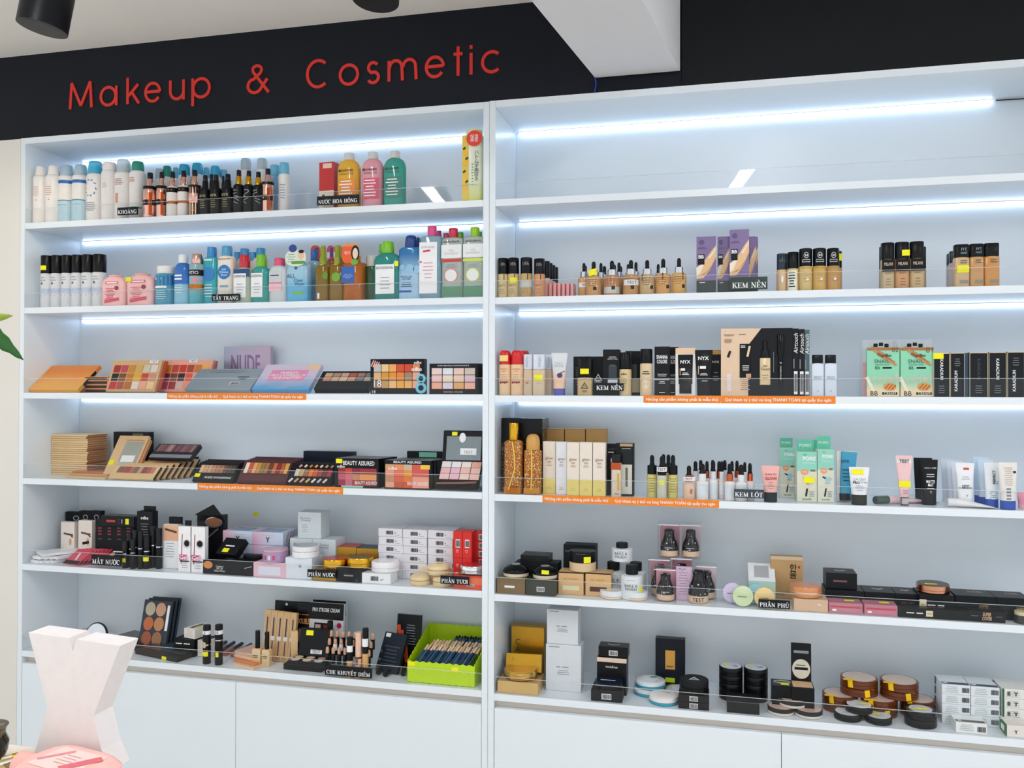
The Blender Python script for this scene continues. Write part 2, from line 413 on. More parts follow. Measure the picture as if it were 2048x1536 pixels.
for z in (2.3455, ZC):
    for x, y in ((.324, .002), (.572, .002), (.572-.60, -4.3), (.324-.62, -4.3)): V.append((x, y, z))
struct('ceiling_beam', mesh('ceiling_beam', V, [(0, 3, 2, 1), (4, 5, 6, 7), (0, 1, 5, 4), (1, 2, 6, 5), (2, 3, 7, 6), (3, 0, 4, 7)]), mat('e4e4e6', .75, var=.03, scale=5))
# linear ceiling lights, running towards the cabinets
for i, x in enumerate((-.907, .84, 2.59)):
    t = thing('ceiling_light', ('linear ceiling light mirrored in the left acrylic lip', 'linear ceiling light mirrored in the right acrylic lip', 'linear ceiling light over the far right of the shop')[i], 'light', (x, -1.975, ZC), yaw=-8.2, group='linear ceiling lights')
    add(t, 'housing', joinboxes('housing', [(-.046, -.037, -.775, .775, -.03, 0), (.037, .046, -.775, .775, -.03, 0), (-.046, .046, -.785, -.775, -.03, 0), (-.046, .046, .775, .785, -.03, 0)]), mat('d8d8d8', .4))
    add(t, 'diffuser', boxmesh('diffuser', -.036, .036, -.774, .774, -.028, -.001), mat('f8f9ff', .5, e=PANEL_POWER))
# black track spots
def spot(name, label, px, py, D, tilt, rollv, aim):
    p = atD(px, py, D); t = thing(name, label, 'spotlight', (p.x, p.y, p.z))
    R = .060
    m = loft('head', [(R*.9, R*.9, -.085), (R, R, -.085), (R, R, .075), (R*.93, R*.93, .085), (R*.3, R*.3, .09)], 36)
    h = add(t, 'head', m, mat('101218', .38), (0, 0, 0), (math.radians(tilt), math.radians(rollv), 0))
    add(h, 'reflector', loft('reflector', [(R*.86, R*.86, -.0855), (R*.5, R*.5, -.0853)], 28), mat('0e0f12', .4))
    add(t, 'arm', boxmesh('arm', -.008, .008, -.008, .008, .05, ZC-p.z-.02), BLKM)
    add(t, 'track_adapter', boxmesh('track_adapter', -.06, .06, -.017, .017, ZC-p.z-.035, ZC-p.z-.001), BLKM)
    l = bpy.data.lights.new('spot_beam', 'SPOT'); l.energy = 6; l.color = (1, .84, .62); l.spot_size = 1.0; l.spot_blend = .8; l.shadow_soft_size = .05
    lo = bpy.data.objects.new('spot_beam', l); COL.objects.link(lo); d = (Vector(aim)-p).normalized(); lo.location = p+d*.12
    lo.rotation_euler = d.to_track_quat('-Z', 'Y').to_euler()
spot('track_spotlight', 'black cylinder spotlight tilted over the left white wall', 97, -8, 2.2, -3, 10, (-1.85, 0.0, 1.7))
spot('track_spotlight', 'black cylinder spotlight peeking in above the red sign', 757, -62, 2.2, -6, 3, (-.28, -1.5, .95))

# ------------------------------------------------------------------ the two display cabinets
def cabinet(side, Z, x0, x1, label, ledx):
    t = thing('display_cabinet', label, 'cabinet', ((x0+x1)/2, 0, 0)); c = (x0+x1)/2; a, b = x0-c, x1-c
    add(t, 'side_panel', boxmesh('side_panel', a, a+.0185, 0, DEP+.012, 0, Z[0]), LAM)
    add(t, 'side_panel', boxmesh('side_panel', b-.0185, b, 0, DEP+.012, 0, Z[0]), LAM)
    a += .019; b -= .019
    add(t, 'back_panel', boxmesh('back_panel', a, b, DEP, DEP+.010, .02, Z[0]-.0206), LAM)
    dot = mat('d2e6ff', .4, e=LED_POWER); dim = mat('f4f8fe', .4, e=LED_POWER*.45)
    for i in range(7):
        s = add(t, 'top_panel' if i == 0 else 'shelf', boxmesh('shelf', a, b, 0, DEP-.0006, Z[i]-TH, Z[i]), LAM)
        if i:
            add(s, 'acrylic_lip', boxmesh('acrylic_lip', a+.001, b-.001, .003, .0058, Z[i]+.0003, Z[i]+.0500), ACR)
            add(s, 'lip_edge', boxmesh('lip_edge', a+.001, b-.001, .003, .0058, Z[i]+.0501, Z[i]+.0511), mat('dfe8ea', .15, a=.6, var=0))
        if i < 4:
            l1 = min(b-.01, ledx[i]-c) if ledx[i] else b-.01; z = Z[i]-TH
            add(s, 'led_tape', boxmesh('led_tape', a+.01, l1, DEP-.0125, DEP-.0015, z-.0018, z-.0003), mat('f0f0ee', .4))
            L = []; x = a+.014; k = .0085 if i < 1 else .006 if i == 1 else .0045
            while x < l1-.01:
                L.append((x, x+.0085, DEP-.0035-k, DEP-.0030, z-.0019-.008, z-.0019-.002)); x += .0125
            add(s, 'led_bead', joinboxes('led_bead', L), dot, kind='stuff')
            if ledx[i]:
                add(s, 'led_cable', tubemesh('led_cable', [(l1, DEP-.007, z-.003), (l1+.06, DEP-.008, z-.004), (b-.02, DEP-.006, z-.006)], .0016), mat('30161a', .5))
    m = (a+b)/2; zt = Z[6]-TH-.0235
    add(t, 'finger_rail', boxmesh('finger_rail', a, b, .022, .034, zt-.02, Z[6]-TH-.0005), mat('d6cfc4', .4, var=.02))
    for p, q in ((a+.0012, m-.0009), (m+.0009, b-.0012)):
        add(t, 'door', chamfer('door', q-p, .018, zt-.07, .001), LAM, ((p+q)/2, .001, .07))
    add(t, 'plinth', boxmesh('plinth', a, b, .04, .056, .0, .068), mat('c9cbd0', .4))
    return t
cabinet('L', ZL, XL0, -.0006, 'white display cabinet under the red sign, holding toners and eyeshadow palettes', [None]*4)
cabinet('R', ZR, .0006, XR1, 'white display cabinet right of the seam, holding foundations and powder compacts', [atY(1990, 190, DEP).x, None, None, None])
wi = tubemesh('blue_wire', [(.321, -.004, 2.350), (.3262, -.0035, 2.338), (.3275, -.002, 2.325), (.3235, -.001, 2.3018)], .0022)
o = bpy.data.objects.new('blue_wire', wi); COL.objects.link(o); wi.materials.append(mat('1b3f9a', .5)); tag(o, 'short blue wire poking out below the white ceiling beam', 'wire')
# dark scratch on the seam side, a hair-thin chip
# ------------------------------------------------------------------ the red sign, one piece per letter
def ribbon(pts, th):
    P = [Vector((x, y)) for x, y in pts]; V, Q = [], []
    for k, p in enumerate(P):
        d = (P[min(k+1, len(P)-1)]-P[max(k-1, 0)]).normalized(); n = Vector((-d.y, d.x))
        t = th if not isinstance(th, (list, tuple)) else th[k]
        V += [tuple(p+n*t/2), tuple(p-n*t/2)]
    for k in range(len(P)-1): Q.append((2*k, 2*k+1, 2*k+3, 2*k+2))
    return V, Q
def arc(cx, cy, rx, ry, a0, a1, n=26):
    return [(cx+rx*math.cos(math.radians(a0+(a1-a0)*i/n)), cy+ry*math.sin(math.radians(a0+(a1-a0)*i/n))) for i in range(n+1)]
# letter strokes in units: x 0..1 across the letter, y 0 baseline, .75 x-height, 1 cap height
GL = {
 'M': [[(.06, 0), (.12, 1)], [(.12, 1), (.5, .1)], [(.5, .1), (.88, 1)], [(.88, 1), (.94, 0)]],
 'a': [arc(.46, .37, .4, .34, 0, 360), [(.9, .74), (.9, 0)]],
 'k': [[(.1, 0), (.1, 1)], [(.85, .72), (.16, .3)], [(.38, .46), (.92, 0)]],
 'e': [arc(.5, .37, .42, .34, -35, -358), [(.1, .39), (.92, .39)]],
 'u': [[(.1, .74), (.1, .34)]+arc(.5, .34, .4, .30, 180, 360), [(.9, .74), (.9, 0)]],
 'p': [[(.08, .74), (.08, -.28)], arc(.52, .37, .42, .34, 0, 360)],
 '&': [[(.98, .0), (.28, .78)]+arc(.46, .84, .2, .15, 160, -20, 14)+[(.62, .74)], [(.63, .76), (.6, .71), (.3, .5)]+arc(.36, .27, .3, .25, 110, 330, 18)+[(.92, .5)]],
 'C': [arc(.52, .5, .45, .47, 48, 312)],
 'o': [arc(.5, .37, .43, .34, 0, 360)],
 's': [arc(.5, .54, .33, .18, 30, 255, 16)+arc(.5, .2, .38, .19, 80, -150, 18)],
 'm': [[(.06, 0), (.06, .72)], arc(.28, .46, .2, .25, 180, 0, 14)+[(.5, .0)], arc(.72, .46, .2, .25, 180, 0, 14)+[(.94, 0)]],
 't': [[(.5, 0), (.5, 1)], [(.05, .74), (.95, .74)]],
 'i': [[(.5, 0), (.5, .74)], [(.5, .88), (.5, 1)]],
 'c': [arc(.53, .37, .44, .34, 48, 312)],
}
SIGN = [('M', 137, 186), ('a', 199, 236), ('k', 252, 280), ('e', 288, 322), ('u', 337, 370), ('p', 382, 421), ('&', 493, 538), ('C', 611, 659), ('o', 677, 718), ('s', 732, 760),
        ('m', 774, 836), ('e', 849, 890), ('t', 906, 926), ('i', 936, 948), ('c', 961, 1004)]
t = thing('shop_sign', 'red rounded Makeup & Cosmetic lettering on the dark fascia', 'sign', (-.75, .0035, 2.387))
RED = mat('d8281c', .45, e=0, var=.12, scale=300)
NAMES = {'&': 'ampersand_letter'}
for k, (g, p0, p1) in enumerate(SIGN):
    yb = 216-(p0-140)*(69/845)-6; X0 = atY(p0, yb-20, 0).x; X1 = atY(p1, yb-20, 0).x; H = .0905; V, Q = [], []
    for si, st in enumerate(GL[g]):
        pts = [(X0+x*(X1-X0), y*H) for x, y in st]
        v, q = ribbon(pts, .0098); n = len(V); m = len(v)
        V += [(x, -.003-.0003*si, y) for x, y in v]+[(x, 0, y) for x, y in v]
        Q += [tuple(i+n for i in f) for f in q]
        for j in range(0, m-2, 2): Q += [(n+j, n+j+2, n+j+2+m, n+j+m), (n+j+1, n+j+3, n+j+3+m, n+j+1+m)]
        Q += [(n, n+1, n+1+m, n+m), (n+m-2, n+m-1, n+2*m-1, n+2*m-2)]
    add(t, NAMES.get(g, 'letter'), mesh('letter', [(x+.75, y, z) for x, y, z in V], Q), RED)

# ------------------------------------------------------------------ shelf labels in bold roman capitals
S, N_ = .21, .075
def _st(x, y0=0, y1=1, w=S, sf=.10, ends='tb'):
    L = [[(x-w/2, y0), (x+w/2, y0), (x+w/2, y1), (x-w/2, y1)]]
    for e, y in (('b', y0), ('t', y1)):
        if e in ends: L.append([(x-w/2-sf, y-.0 if e == 'b' else y-.06), (x+w/2+sf, y if e == 'b' else y-.06), (x+w/2+sf, y+.06 if e == 'b' else y), (x-w/2-sf, y+.06 if e == 'b' else y)])
    return L
def _ln(a, b, w):
    v, q = ribbon([a, b], w); return [[v[i] for i in f] for f in q]
def _ar(cx, cy, rx, ry, a0, a1, w0=.07, w1=.2, n=22):
    P = arc(cx, cy, rx, ry, a0, a1, n); W = [w0+(w1-w0)*abs(math.cos(math.radians(a0+(a1-a0)*i/n))) for i in range(n+1)]
    v, q = ribbon(P, W); return [[v[i] for i in f] for f in q]
def _sf(x0, x1, y): return [[(x0, y), (x1, y), (x1, y+.06), (x0, y+.06)]]
def _v(x, y0, y1, w=.07): return [[(x-w/2, y0), (x+w/2, y0), (x+w/2, y1), (x-w/2, y1)]]
def _h(x0, x1, y, w=.07): return [[(x0, y-w/2), (x1, y-w/2), (x1, y+w/2), (x0, y+w/2)]]
SER = {
 'K': (.92, _st(.2)+_ln((.3, .42), (.74, .97), .08)+_ln((.42, .56), (.8, .03), .2)+_sf(.58, .92, .94)+_sf(.6, .98, 0)),
 'H': (.95, _st(.2)+_st(.75)+_h(.2, .75, .5)),
 'O': (.92, _ar(.46, .5, .37, .47, 0, 360)), 'C': (.84, _ar(.46, .5, .37, .47, 55, 305)+_v(.76, .66, .98)),
 'G': (.92, _ar(.46, .5, .37, .47, 55, 300)+_v(.78, .66, .98)+_v(.74, .05, .42, .19)+_sf(.58, .94, .4)),
 'A': (.92, _ln((.14, .02), (.46, 1), .08)+_ln((.44, 1), (.76, .02), .2)+_h(.24, .66, .33)+_sf(.0, .3, 0)+_sf(.56, .96, 0)),
 'N': (.92, _v(.16, 0, 1, .08)+_ln((.14, .97), (.78, .03), .2)+_v(.78, 0, 1, .08)+_sf(.0, .32, 0)+_sf(.0, .3, .94)+_sf(.62, .94, .94)),
 'U': (.9, _st(.2, .3, 1, ends='t')+_ar(.46, .33, .28, .28, 180, 360, .09, .12)+_v(.75, .3, 1, .08)+_sf(.6, .9, .94)),
 'T': (.82, _st(.4, ends='b')+_h(.04, .76, .965)+_v(.07, .72, 1)+_v(.73, .72, 1)),
 'Y': (.88, _st(.44, 0, .46, ends='b')+_ln((.42, .42), (.16, .97), .2)+_ln((.46, .42), (.74, .97), .08)+_sf(.0, .36, .94)+_sf(.58, .9, .94)),
 'R': (.9, _st(.2)+_ar(.4, .735, .25, .235, 92, -92, .06, .19, 14)+_h(.25, .42, .965)+_h(.25, .42, .5)+_ln((.42, .5), (.74, .03), .19)+_sf(.6, .92, 0)),
 'M': (1.1, _v(.15, 0, 1, .08)+_ln((.16, .97), (.52, .05), .2)+_ln((.52, .05), (.86, .97), .07)+_v(.88, 0, 1, .2)+_sf(.0, .3, 0)+_sf(.0, .26, .94)+_sf(.7, 1.06, 0)+_sf(.8, 1.06, .94)),
 'P': (.8, _st(.2)+_ar(.4, .72, .26, .25, 92, -92, .06, .19, 14)+_h(.25, .42, .965)+_h(.25, .42, .47)),
 'I': (.42, _st(.2)), 'L': (.78, _st(.2)+_h(.2, .7, .035)+_v(.68, 0, .3)),
 'E': (.8, _st(.2)+_h(.2, .7, .965)+_h(.2, .7, .035)+_h(.25, .55, .5)+_v(.68, .72, 1)+_v(.7, 0, .28)+_v(.55, .36, .64)),
 'D': (.9, _st(.2)+_ar(.38, .5, .42, .465, 90, -90, .07, .2, 18)+_h(.2, .42, .965)+_h(.2, .42, .035)), ' ': (.42, [])}
AC = {"'": _ln((.40, 1.08), (.56, 1.27), .09), '`': _ln((.56, 1.08), (.38, 1.27), .09), '^': _ln((.26, 1.06), (.46, 1.2), .08)+_ln((.46, 1.2), (.66, 1.06), .08),
      '?': _ar(.46, 1.27, .1, .08, 160, -90, .06, .07, 8)+_v(.46, 1.1, 1.2), '~': _ar(.46, 1.2, .16, .1, 200, 340, .06, .07, 8), '+': _ar(.86, 1.02, .13, .13, -90, 60, .06, .09, 8), '-': _h(.02, .42, .5)}
def roman(word):
    """word: letters, each optionally followed by accent marks"""
    x = 0; P = []; i = 0
    while i < len(word):
        c = word[i]; w, L = SER[c]; i += 1
        P += [[(x+a, b) for a, b in q] for q in L]; up = 0
        while i < len(word) and word[i] in AC:
            P += [[(x+a+(w-.9)/2*(word[i] not in '+-'), b+up) for a, b in q] for q in AC[word[i]]]
            if word[i] in '^~': up = .17
            i += 1
        x += w+.06
    return P, x-.06
def shelf_label(word, s, x0, x1, y0, y1, words, fs=.62, y=-.0012, col='14161c', slant=0, zc=None):
    a = atY(x0, (y0+y1)/2, y); b = atY(x1, (y0+y1)/2, y); zt = atY((x0+x1)/2, y0, y).z; zb = atY((x0+x1)/2, y1, y).z
    W, H = b.x-a.x, zt-zb
    t = thing('shelf_label', words, 'label', ((a.x+b.x)/2, y, zb)); t.w, t.h, t.fy = W, H, -.0009
    add(t, 'card', boxmesh('card', -W/2, W/2, -.0009, .0034, 0, H), mat(col, .45))
    P, pw = roman(word); k = W*.93/pw; hh = min(H*fs, k*1.05); V, Q = [], []
    for q in P:
        n = len(V); V += [((px-pw/2)*k, -.0012, H*.13+py*hh) for px, py in q]; Q.append(tuple(range(n, n+len(q))))
    add(t, 'lettering', mesh('lettering', V, Q), INKW)
shelf_label("KHOA'NG", 'L1', 235, 275, 414.5, 429.5, 'black KHOÁNG card on the lip before the mist cans', y=-.0005)
shelf_label("NU+O+'C HOA HO^`NG", 'L1', 634, 717.5, 391, 408.5, 'black NƯỚC HOA HỒNG card before the amber toner', y=-.0005)
shelf_label("TA^?Y TRANG", 'L2', 424, 479, 588, 601.5, 'black TẨY TRANG card before the makeup removers', y=-.0005)
shelf_label("MA~'T NU+O+'C", 'L5', 183, 242, 1111, 1131, 'black MẮT NƯỚC card before the eye pencils', y=-.0005)
shelf_label("PHA^'N NU+O+'C", 'L5', 615, 672, 1140, 1155, 'black PHẤN NƯỚC card before the gold cushion', y=-.0005)
shelf_label("PHA^'N TU+O+I", 'L5', 881, 938, 1152.5, 1168.5, 'black PHẤN TƯƠI card before the beige cushions', y=-.0005)
shelf_label("CHE KHUYE^'T D-IE^?M", 'L6', 650, 743.5, 1333.5, 1353, 'black CHE KHUYẾT ĐIỂM card below the concealer testers', y=-.0005)
shelf_label("KEM NE^`N", 'R2', 1462, 1535, 554, 579, 'dark green KEM NỀN card before the purple boxes', y=-.0005, col='1f3530')
shelf_label("KEM NE^`N", 'R3', 1191, 1247, 766.5, 782, 'black KEM NỀN card before the black foundation boxes', y=-.0005)
shelf_label("KEM LO'T", 'R4', 1468, 1528, 979, 996, 'slate KEM LÓT card beside the pink glow tube', y=-.0005, col='2c3a46')
shelf_label("PHA^'N PHU?", 'R5', 1517, 1580, 1200, 1216.5, 'black PHẤN PHỦ card before the pastel discs', y=-.0005)
N1, N2 = 'Những sản phẩm không phải là mẫu thử', 'Quý khách tự ý thử vui lòng THANH TOÁN tại quầy thu ngân'
def notice(s, x0, x1, txt, words, zo=0.0):
    z = shz(s); a = atY(x0, 800, -.001); b = atY(x1, 800, -.001)
    yy = {'L3': 800, 'R3': 805, 'L4': 980, 'R4': 1005}[s]; a = atY(x0, yy, -.001); b = atY(x1, yy, -.001); W = b.x-a.x; H = .0225
    t = thing('notice_strip', words, 'notice', ((a.x+b.x)/2, -.0004, z-.0215+zo)); t.w, t.h, t.fy = W, H, -.0006
    add(t, 'strip', boxmesh('strip', -W/2, W/2, -.0006, 0, 0, H), mat('f08418', .55, var=.03))
    text(t, txt, INKW, 0, .5, wf=.93, hf=.62, bold=.012, off=.0005)
notice('L3', 334, 439.5, N1, 'shorter orange notice strip below the pink and gold palettes'); notice('L3', 440, 612, N2, 'longer orange notice strip below the fashion palette box')
notice('L4', 395, 507.5, N1, 'shorter orange notice strip below the nude palette', .001); notice('L4', 508, 686, N2, 'longer orange notice strip below the maroon palette', .001)
notice('R3', 1287, 1441.5, N1, 'shorter orange notice strip below the black tubes'); notice('R3', 1442, 1671, N2, 'longer orange notice strip below the black gift box')
notice('R4', 1085, 1221.5, N1, 'shorter orange notice strip below the cream glow boxes', .001); notice('R4', 1222, 1438, N2, 'longer orange notice strip below the small dropper bottles', .001)
# ================================================================== left cabinet, top shelf: mists and toners
CANW = mat('f1ece8', .3); TEAL = mat('22b4dc', .2, a=.85); GCAP = mat('148f78', .3); GREYC = mat('c3d2d8', .3, a=.8); BLUC = mat('6fc6e6', .3, a=.8)
def can(x0, x1, yt, dy, label, cap, capz=.84, capw=.78, group='thermal mist spray cans', body=None, **k):
    return bottle(fit('L1', x0, x1, yt, dy), 'mist_can', label, body or CANW, cap, capw, capz, .07, group=group, cat='spray can', dome=.25, **k)
for i, (a, b, yt) in enumerate(((70, 94, 334), (95, 120, 332.5))):
    t = can(a, b, yt, .040, ('plain white mist can nearest the left panel', 'plain white mist can second from the left panel')[i], CANW, .84, .72, ct=.92)
    fine(t, mat('d8a596', .6), 0, .62, .5, 5, .035); patch(t, 'red_dot', mat('e4724e', .6), .05, .4, .08, .02, round_=True)
for i, (a, b) in enumerate(((120, 148), (148, 176))):
    t = can(a, b, 331.5-i, .06, ('blue-banded white mist can left of its twin', 'blue-banded white mist can next to the teal-capped can')[i], mat('a9c3d4', .35), .82, .8, ct=.88)
    patch(t, 'blue_band', mat('1f6fb4', .4), 0, .70, 1.6, .055); patch(t, 'pale_base', mat('bcd9e6', .4), 0, .19, 1.6, .36)
    patch(t, 'wave', mat('4e93a8', .5), .1, .385, 1.0, .018, off=.0007); patch(t, 'wave', mat('7fb4c4', .5), -.1, .31, .9, .01, off=.0007)
t = can(177, 206, 324.5, .055, 'white mist can with clear turquoise cap and ring logo', TEAL, .80, .8)
for k in range(10): patch(t, 'ring_mark', mat('2d7ea6', .5), .36*math.cos(k*.62+.6), .55+.13*math.sin(k*.62+.6), .14, .016, rot=math.degrees(k*.62)+150)
fine(t, INKG, 0, .3, .7, 5, .03)
t = can(206, 233, 326, .05, 'all-white mist can beside the turquoise-capped can', CANW, .86, .86); fine(t, mat('d0b8b0', .6), 0, .62, .4, 3, .03)
t = can(233, 262, 321, .055, 'tall white mist can with frosted grey cap behind KHOÁNG card', GREYC, .80, .78); fine(t, mat('b98f80', .6), 0, .66, .7, 4, .028); patch(t, 'red_stripe', mat('dd9a80', .6), -.1, .36, .2, .16)
t = can(262, 290, 324, .055, 'white mist can with dark green cap', GCAP, .84, .72); fine(t, mat('c3765e', .6), -.1, .7, .5, 3, .03); patch(t, 'green_line', mat('3c9a86', .5), 0, .2, 1.1, .03)
BACK = [(311, 326, 338, GREYC, 'grey-capped'), (326, 343, 333, GCAP, 'green-capped'), (346, 358, 336, BLUC, 'blue-capped'), (358, 380, 330, TEAL, 'turquoise-capped'), (384, 406, 327.5, TEAL, 'turquoise-capped'), (407, 420, 336, BLUC, 'blue-capped'), (421, 441, 333, TEAL, 'turquoise-capped'), (441, 455, 340, BLUC, 'blue-capped'), (481, 503, 318, GREYC, 'tall grey-capped'), (514, 535, 318, GREYC, 'tall grey-capped')]
for i, (a, b, yt, c, nm) in enumerate(BACK):
    can(a, b, yt, .15+.02*(i % 3), f'{nm} white mist can in the back row, {ORD[i]} from the left', c, .82, .85, group='mist cans in the back row')
can(540, 560, 331, .10, 'blue-capped mist can behind the last copper spray bottle', BLUC, .78, .9, body=mat('9cc9ec', .3))
t = can(558, 579, 326, .075, 'blue-capped white mist can at the end of the mist row', BLUC, .78, .86); fine(t, mat('5d88b8', .6), .1, .55, .5, 6, .05)
NOZ = mat('2a2c33', .2, .7); ROSE = mat('e3b4a4', .16, 1.0)
def mist(x0, x1, yt, dy, label, kind):
    body = {'c': ROSE, 'w': mat('efe6e0', .25), 'k': ROSE, 'b': BLK}[kind]
    t = spray(fit('L1', x0, x1, yt, dy), 'spray_bottle', label, body, ROSE if kind in 'cwk' else (BLK if kind == 'b' else ROSE), NOZ if kind != 'g' else GOLD, group='setting spray bottles')
    if kind == 'c': patch(t, 'shoulder_band', BLK, 0, .66, 2.6, .06); patch(t, 'black_band', BLK, -.05, .33, 1.5, .12); patch(t, 'copper_side', mat('b8552e', .25, .9), .32, .3, .3, .5, off=.0003); scrib(t, 'n', mat('e8c8a8', .4), -.12, .33, hf=.06)
    if kind == 'w': patch(t, 'black_label', BLK, .05, .58, 1.5, .1); patch(t, 'copper_band', mat('c67436', .25, .9), 0, .31, 2.4, .06); scrib(t, 'FIX', GOLD, .1, .58, wf=.34)
    if kind == 'k': patch(t, 'black_top', BLK, 0, .57, 2.8, .18); patch(t, 'black_base', BLK, 0, .14, 2.8, .27); fine(t, GOLD, 0, .2, .6, 3, .05)
    if kind == 'b': text(t, 'NYX', mat('c9b98c', .4), 0, .47, wf=.62, bold=.01); fine(t, mat('b8a878', .5), 0, .34, .6, 4, .055)
    return t
for i, (a, b, yt, k, l) in enumerate(((289, 312, 346, 'c', 'rose-gold spray bottle with black middle band, first from the cans'), (314, 334, 344.5, 'c', 'rose-gold spray bottle with black middle band, second from the cans'),
    (335, 356, 344, 'w', 'frosted white spray bottle with copper band, beside the rose-gold pair'), (357, 379, 342, 'w', 'frosted white spray bottle with copper band, next to the black-topped one'), (379, 401, 340.5, 'k', 'rose-gold and black spray bottle before the matte black bottles'),
    (401, 421, 351, 'b', 'first matte black spray bottle from the rose-gold ones'), (422, 443, 350, 'b', 'second matte black spray bottle from the rose-gold ones'), (445, 467, 348.5, 'b', 'third matte black spray bottle from the rose-gold ones'))):
    mist(a, b, yt, .03+.004*(i % 2), l, k)
for i, (a, b, yt) in enumerate(((468, 488, 341), (488, 508, 342), (507, 527, 344))):
    t = spray(fit('L1', a, b, yt, .032), 'spray_bottle', f'{ORD[i]} black spray bottle with gold collar and script print', BLK, GOLD, NOZ, group='setting spray bottles'); 
    for q in range(5): patch(t, 'script_stroke', mat('b9bcc0', .5), random.uniform(-.2, .2), .25+.07*q, .5, .012, rot=random.uniform(-35, 35))
t = mist(525, 547, 338, .04, 'rose-gold spray bottle at the end of the black bottles', 'c')
for i, (a, b, yt) in enumerate(((416, 430, 349), (441, 452, 352), (470, 484, 340))):
    spray(fit('L1', a, b, yt, .12), 'spray_bottle', f'small black-nozzled spray bottle peeking out behind, {ORD[i]} from the left', BLK, NOZ, NOZ, group='setting spray bottles behind')
t = carton(fit('L1', 638, 668.5, 324, .03), .035, mat('c32a2a', .4), 'toner_carton', 'red and cream carton beside the amber toner', yaw=-4)
patch(t, 'cream_base', mat('e9dccb', .5), 0, .2, 1.0, .4); patch(t, 'paper_tab', mat('e8c9b4', .5), .05, .92, .6, .1); patch(t, 'emblem', mat('8c6a4a', .5), -.2, .3, .2, .05, round_=True)
carton(fit('L1', 672, 690, 322, .09), .04, mat('d8dbe4', .4), 'toner_carton', 'pale grey carton hidden behind the amber toner')
def toner(x0, x1, yt, liq, ink, label, l2):
    t = bottle(fit('L1', x0, x1, yt, .035), 'toner_bottle', label, mat(liq, .06, a=.86), mat('e6e2dc', .15, a=.75), .46, .87, .17, ar=.62, n=2.6, group='toner bottles', ct=.95)
    text(t, 'GARNIER', mat('2c2a20', .5), .04, .665, wf=.55, bold=.01); text(t, 'SKINACTIVE', mat('4a4436', .5), .0, .60, wf=.62); patch(t, 'leaf_mark', mat('3c4a1c', .5), -.3, .665, .13, .05, round_=True)
    patch(t, 'colour_panel', mat(ink, .4), .05, .32, .7, .38, off=.0003); fine(t, INKW, -.02, .46, .6, 6, .055, th=.02)
    return t
toner(677, 721, 307.5, 'f2b93a', 'ef8a1e', 'amber micellar toner bottle beside the red carton', 0)
toner(725, 767.5, 305.5, 'f0a8b4', 'd9486a', 'pink rose toner bottle between amber and green', 0)
toner(769, 811.5, 303.5, '3aa897', '1f7d6e', 'green toner bottle right of the pink one', 0)
t = bottle(fit('L1', 929, 969, 262, .028), 'lotion_bottle', 'tall yellow lemon-print lotion bottle against the seam', grad('d9e07a', 'e6ead2', .2, 2, lo=.0, hi=.35), mat('f0e8b0', .3), .8, .93, .04, ar=.8, n=3.0)
patch(t, 'fruit_side', mat('e9c84a', .4), -.33, .46, .32, .9)
for k, z in enumerate((.2, .34, .52, .66)): patch(t, 'lemon', mat('f2bf26', .4), -.34+.03*(k % 2), z, .24, .1, round_=True, off=.0007); patch(t, 'leaf', mat('2f4a1c', .5), -.26-.12*(k % 2), z+.07, .16, .03, rot=40, off=.0008)
text(t, 'ハ\nト\nム\nギ\n美\n容\n水', mat('3c5a48', .5), .22, .48, hf=.42); fine(t, mat('5a7a5a', .5), .02, .5, .1, 8, .04)
patch(t, 'red_tag', mat('e8331c', .4), .12, .86, .78, .22, round_=True, off=.003); text(t, '保湿\n美容', INKW, .12, .86, wf=.4, off=.0045)

# ================================================================== left cabinet, second shelf: makeup removers
for i, (a, b) in enumerate(((84, 104), (104.5, 124.5), (125, 144), (145, 165), (166, 187), (187.5, 211))):
    t = bottle(fit('L2', a, b, 512-.5*i, .05+.004*(i % 2)), 'cleanser_bottle', f'{ORD[i]} black-capped clear cleanser bottle from the left panel', mat('eceff2', .12, a=.8), BLK, .94, .66, .02, group='black-capped clear cleansers', cat='bottle')
    patch(t, 'grey_label', mat('b9c6dc', .4), 0, .32, 1.2, .1); scrib(t, 'GLOW', INKG, 0, .235, wf=.5); text(t, '★', mat('5a4a48', .5), -.06, .47, wf=.3); fine(t, INKG, 0, .57, .6, 2, .05)
    if i == 0: sticker(t, -.0, .76, .026, .016)
def flask(x0, x1, yt, label, st=False):
    t = bottle(fit('L2', x0, x1, yt, .034), 'pink_flask', label, mat('f7c3c0', .3), mat('f4b8b4', .3), .5, .95, .24, ar=.45, n=3.4, taper=.96, foot=.9, group='squat pink cleanser flasks')
    patch(t, 'pink_banner', mat('e06a78', .45), 0, .74, .52, .09); patch(t, 'banner_gap', mat('f9e4e2', .45), 0, .74, .44, .045, off=.0006)
    patch(t, 'face_mark', mat('8a4a4a', .45), .2, .57, .17, .14, round_=True); fine(t, mat('d0405a', .5), -.06, .55, .4, 3, .05, th=.018); fine(t, mat('d0405a', .5), -.06, .37, .44, 4, .05, th=.02)
    patch(t, 'red_swoosh', mat('e0506a', .45), 0, .18, .6, .1, rot=9); scrib(t, 'Modelling', INKW, 0, .74, wf=.35, off=.0009)
    if st: sticker(t, -.34, .82, .022, .014)
flask(208, 256, 551, 'squat pink cleanser flask beside the black-capped bottles'); flask(258, 313, 548, 'squat pink cleanser flask with yellow price sticker', True)
AQ = mat('57b7d6', .1, a=.85); BL2 = mat('2f7fc4', .1, a=.9)
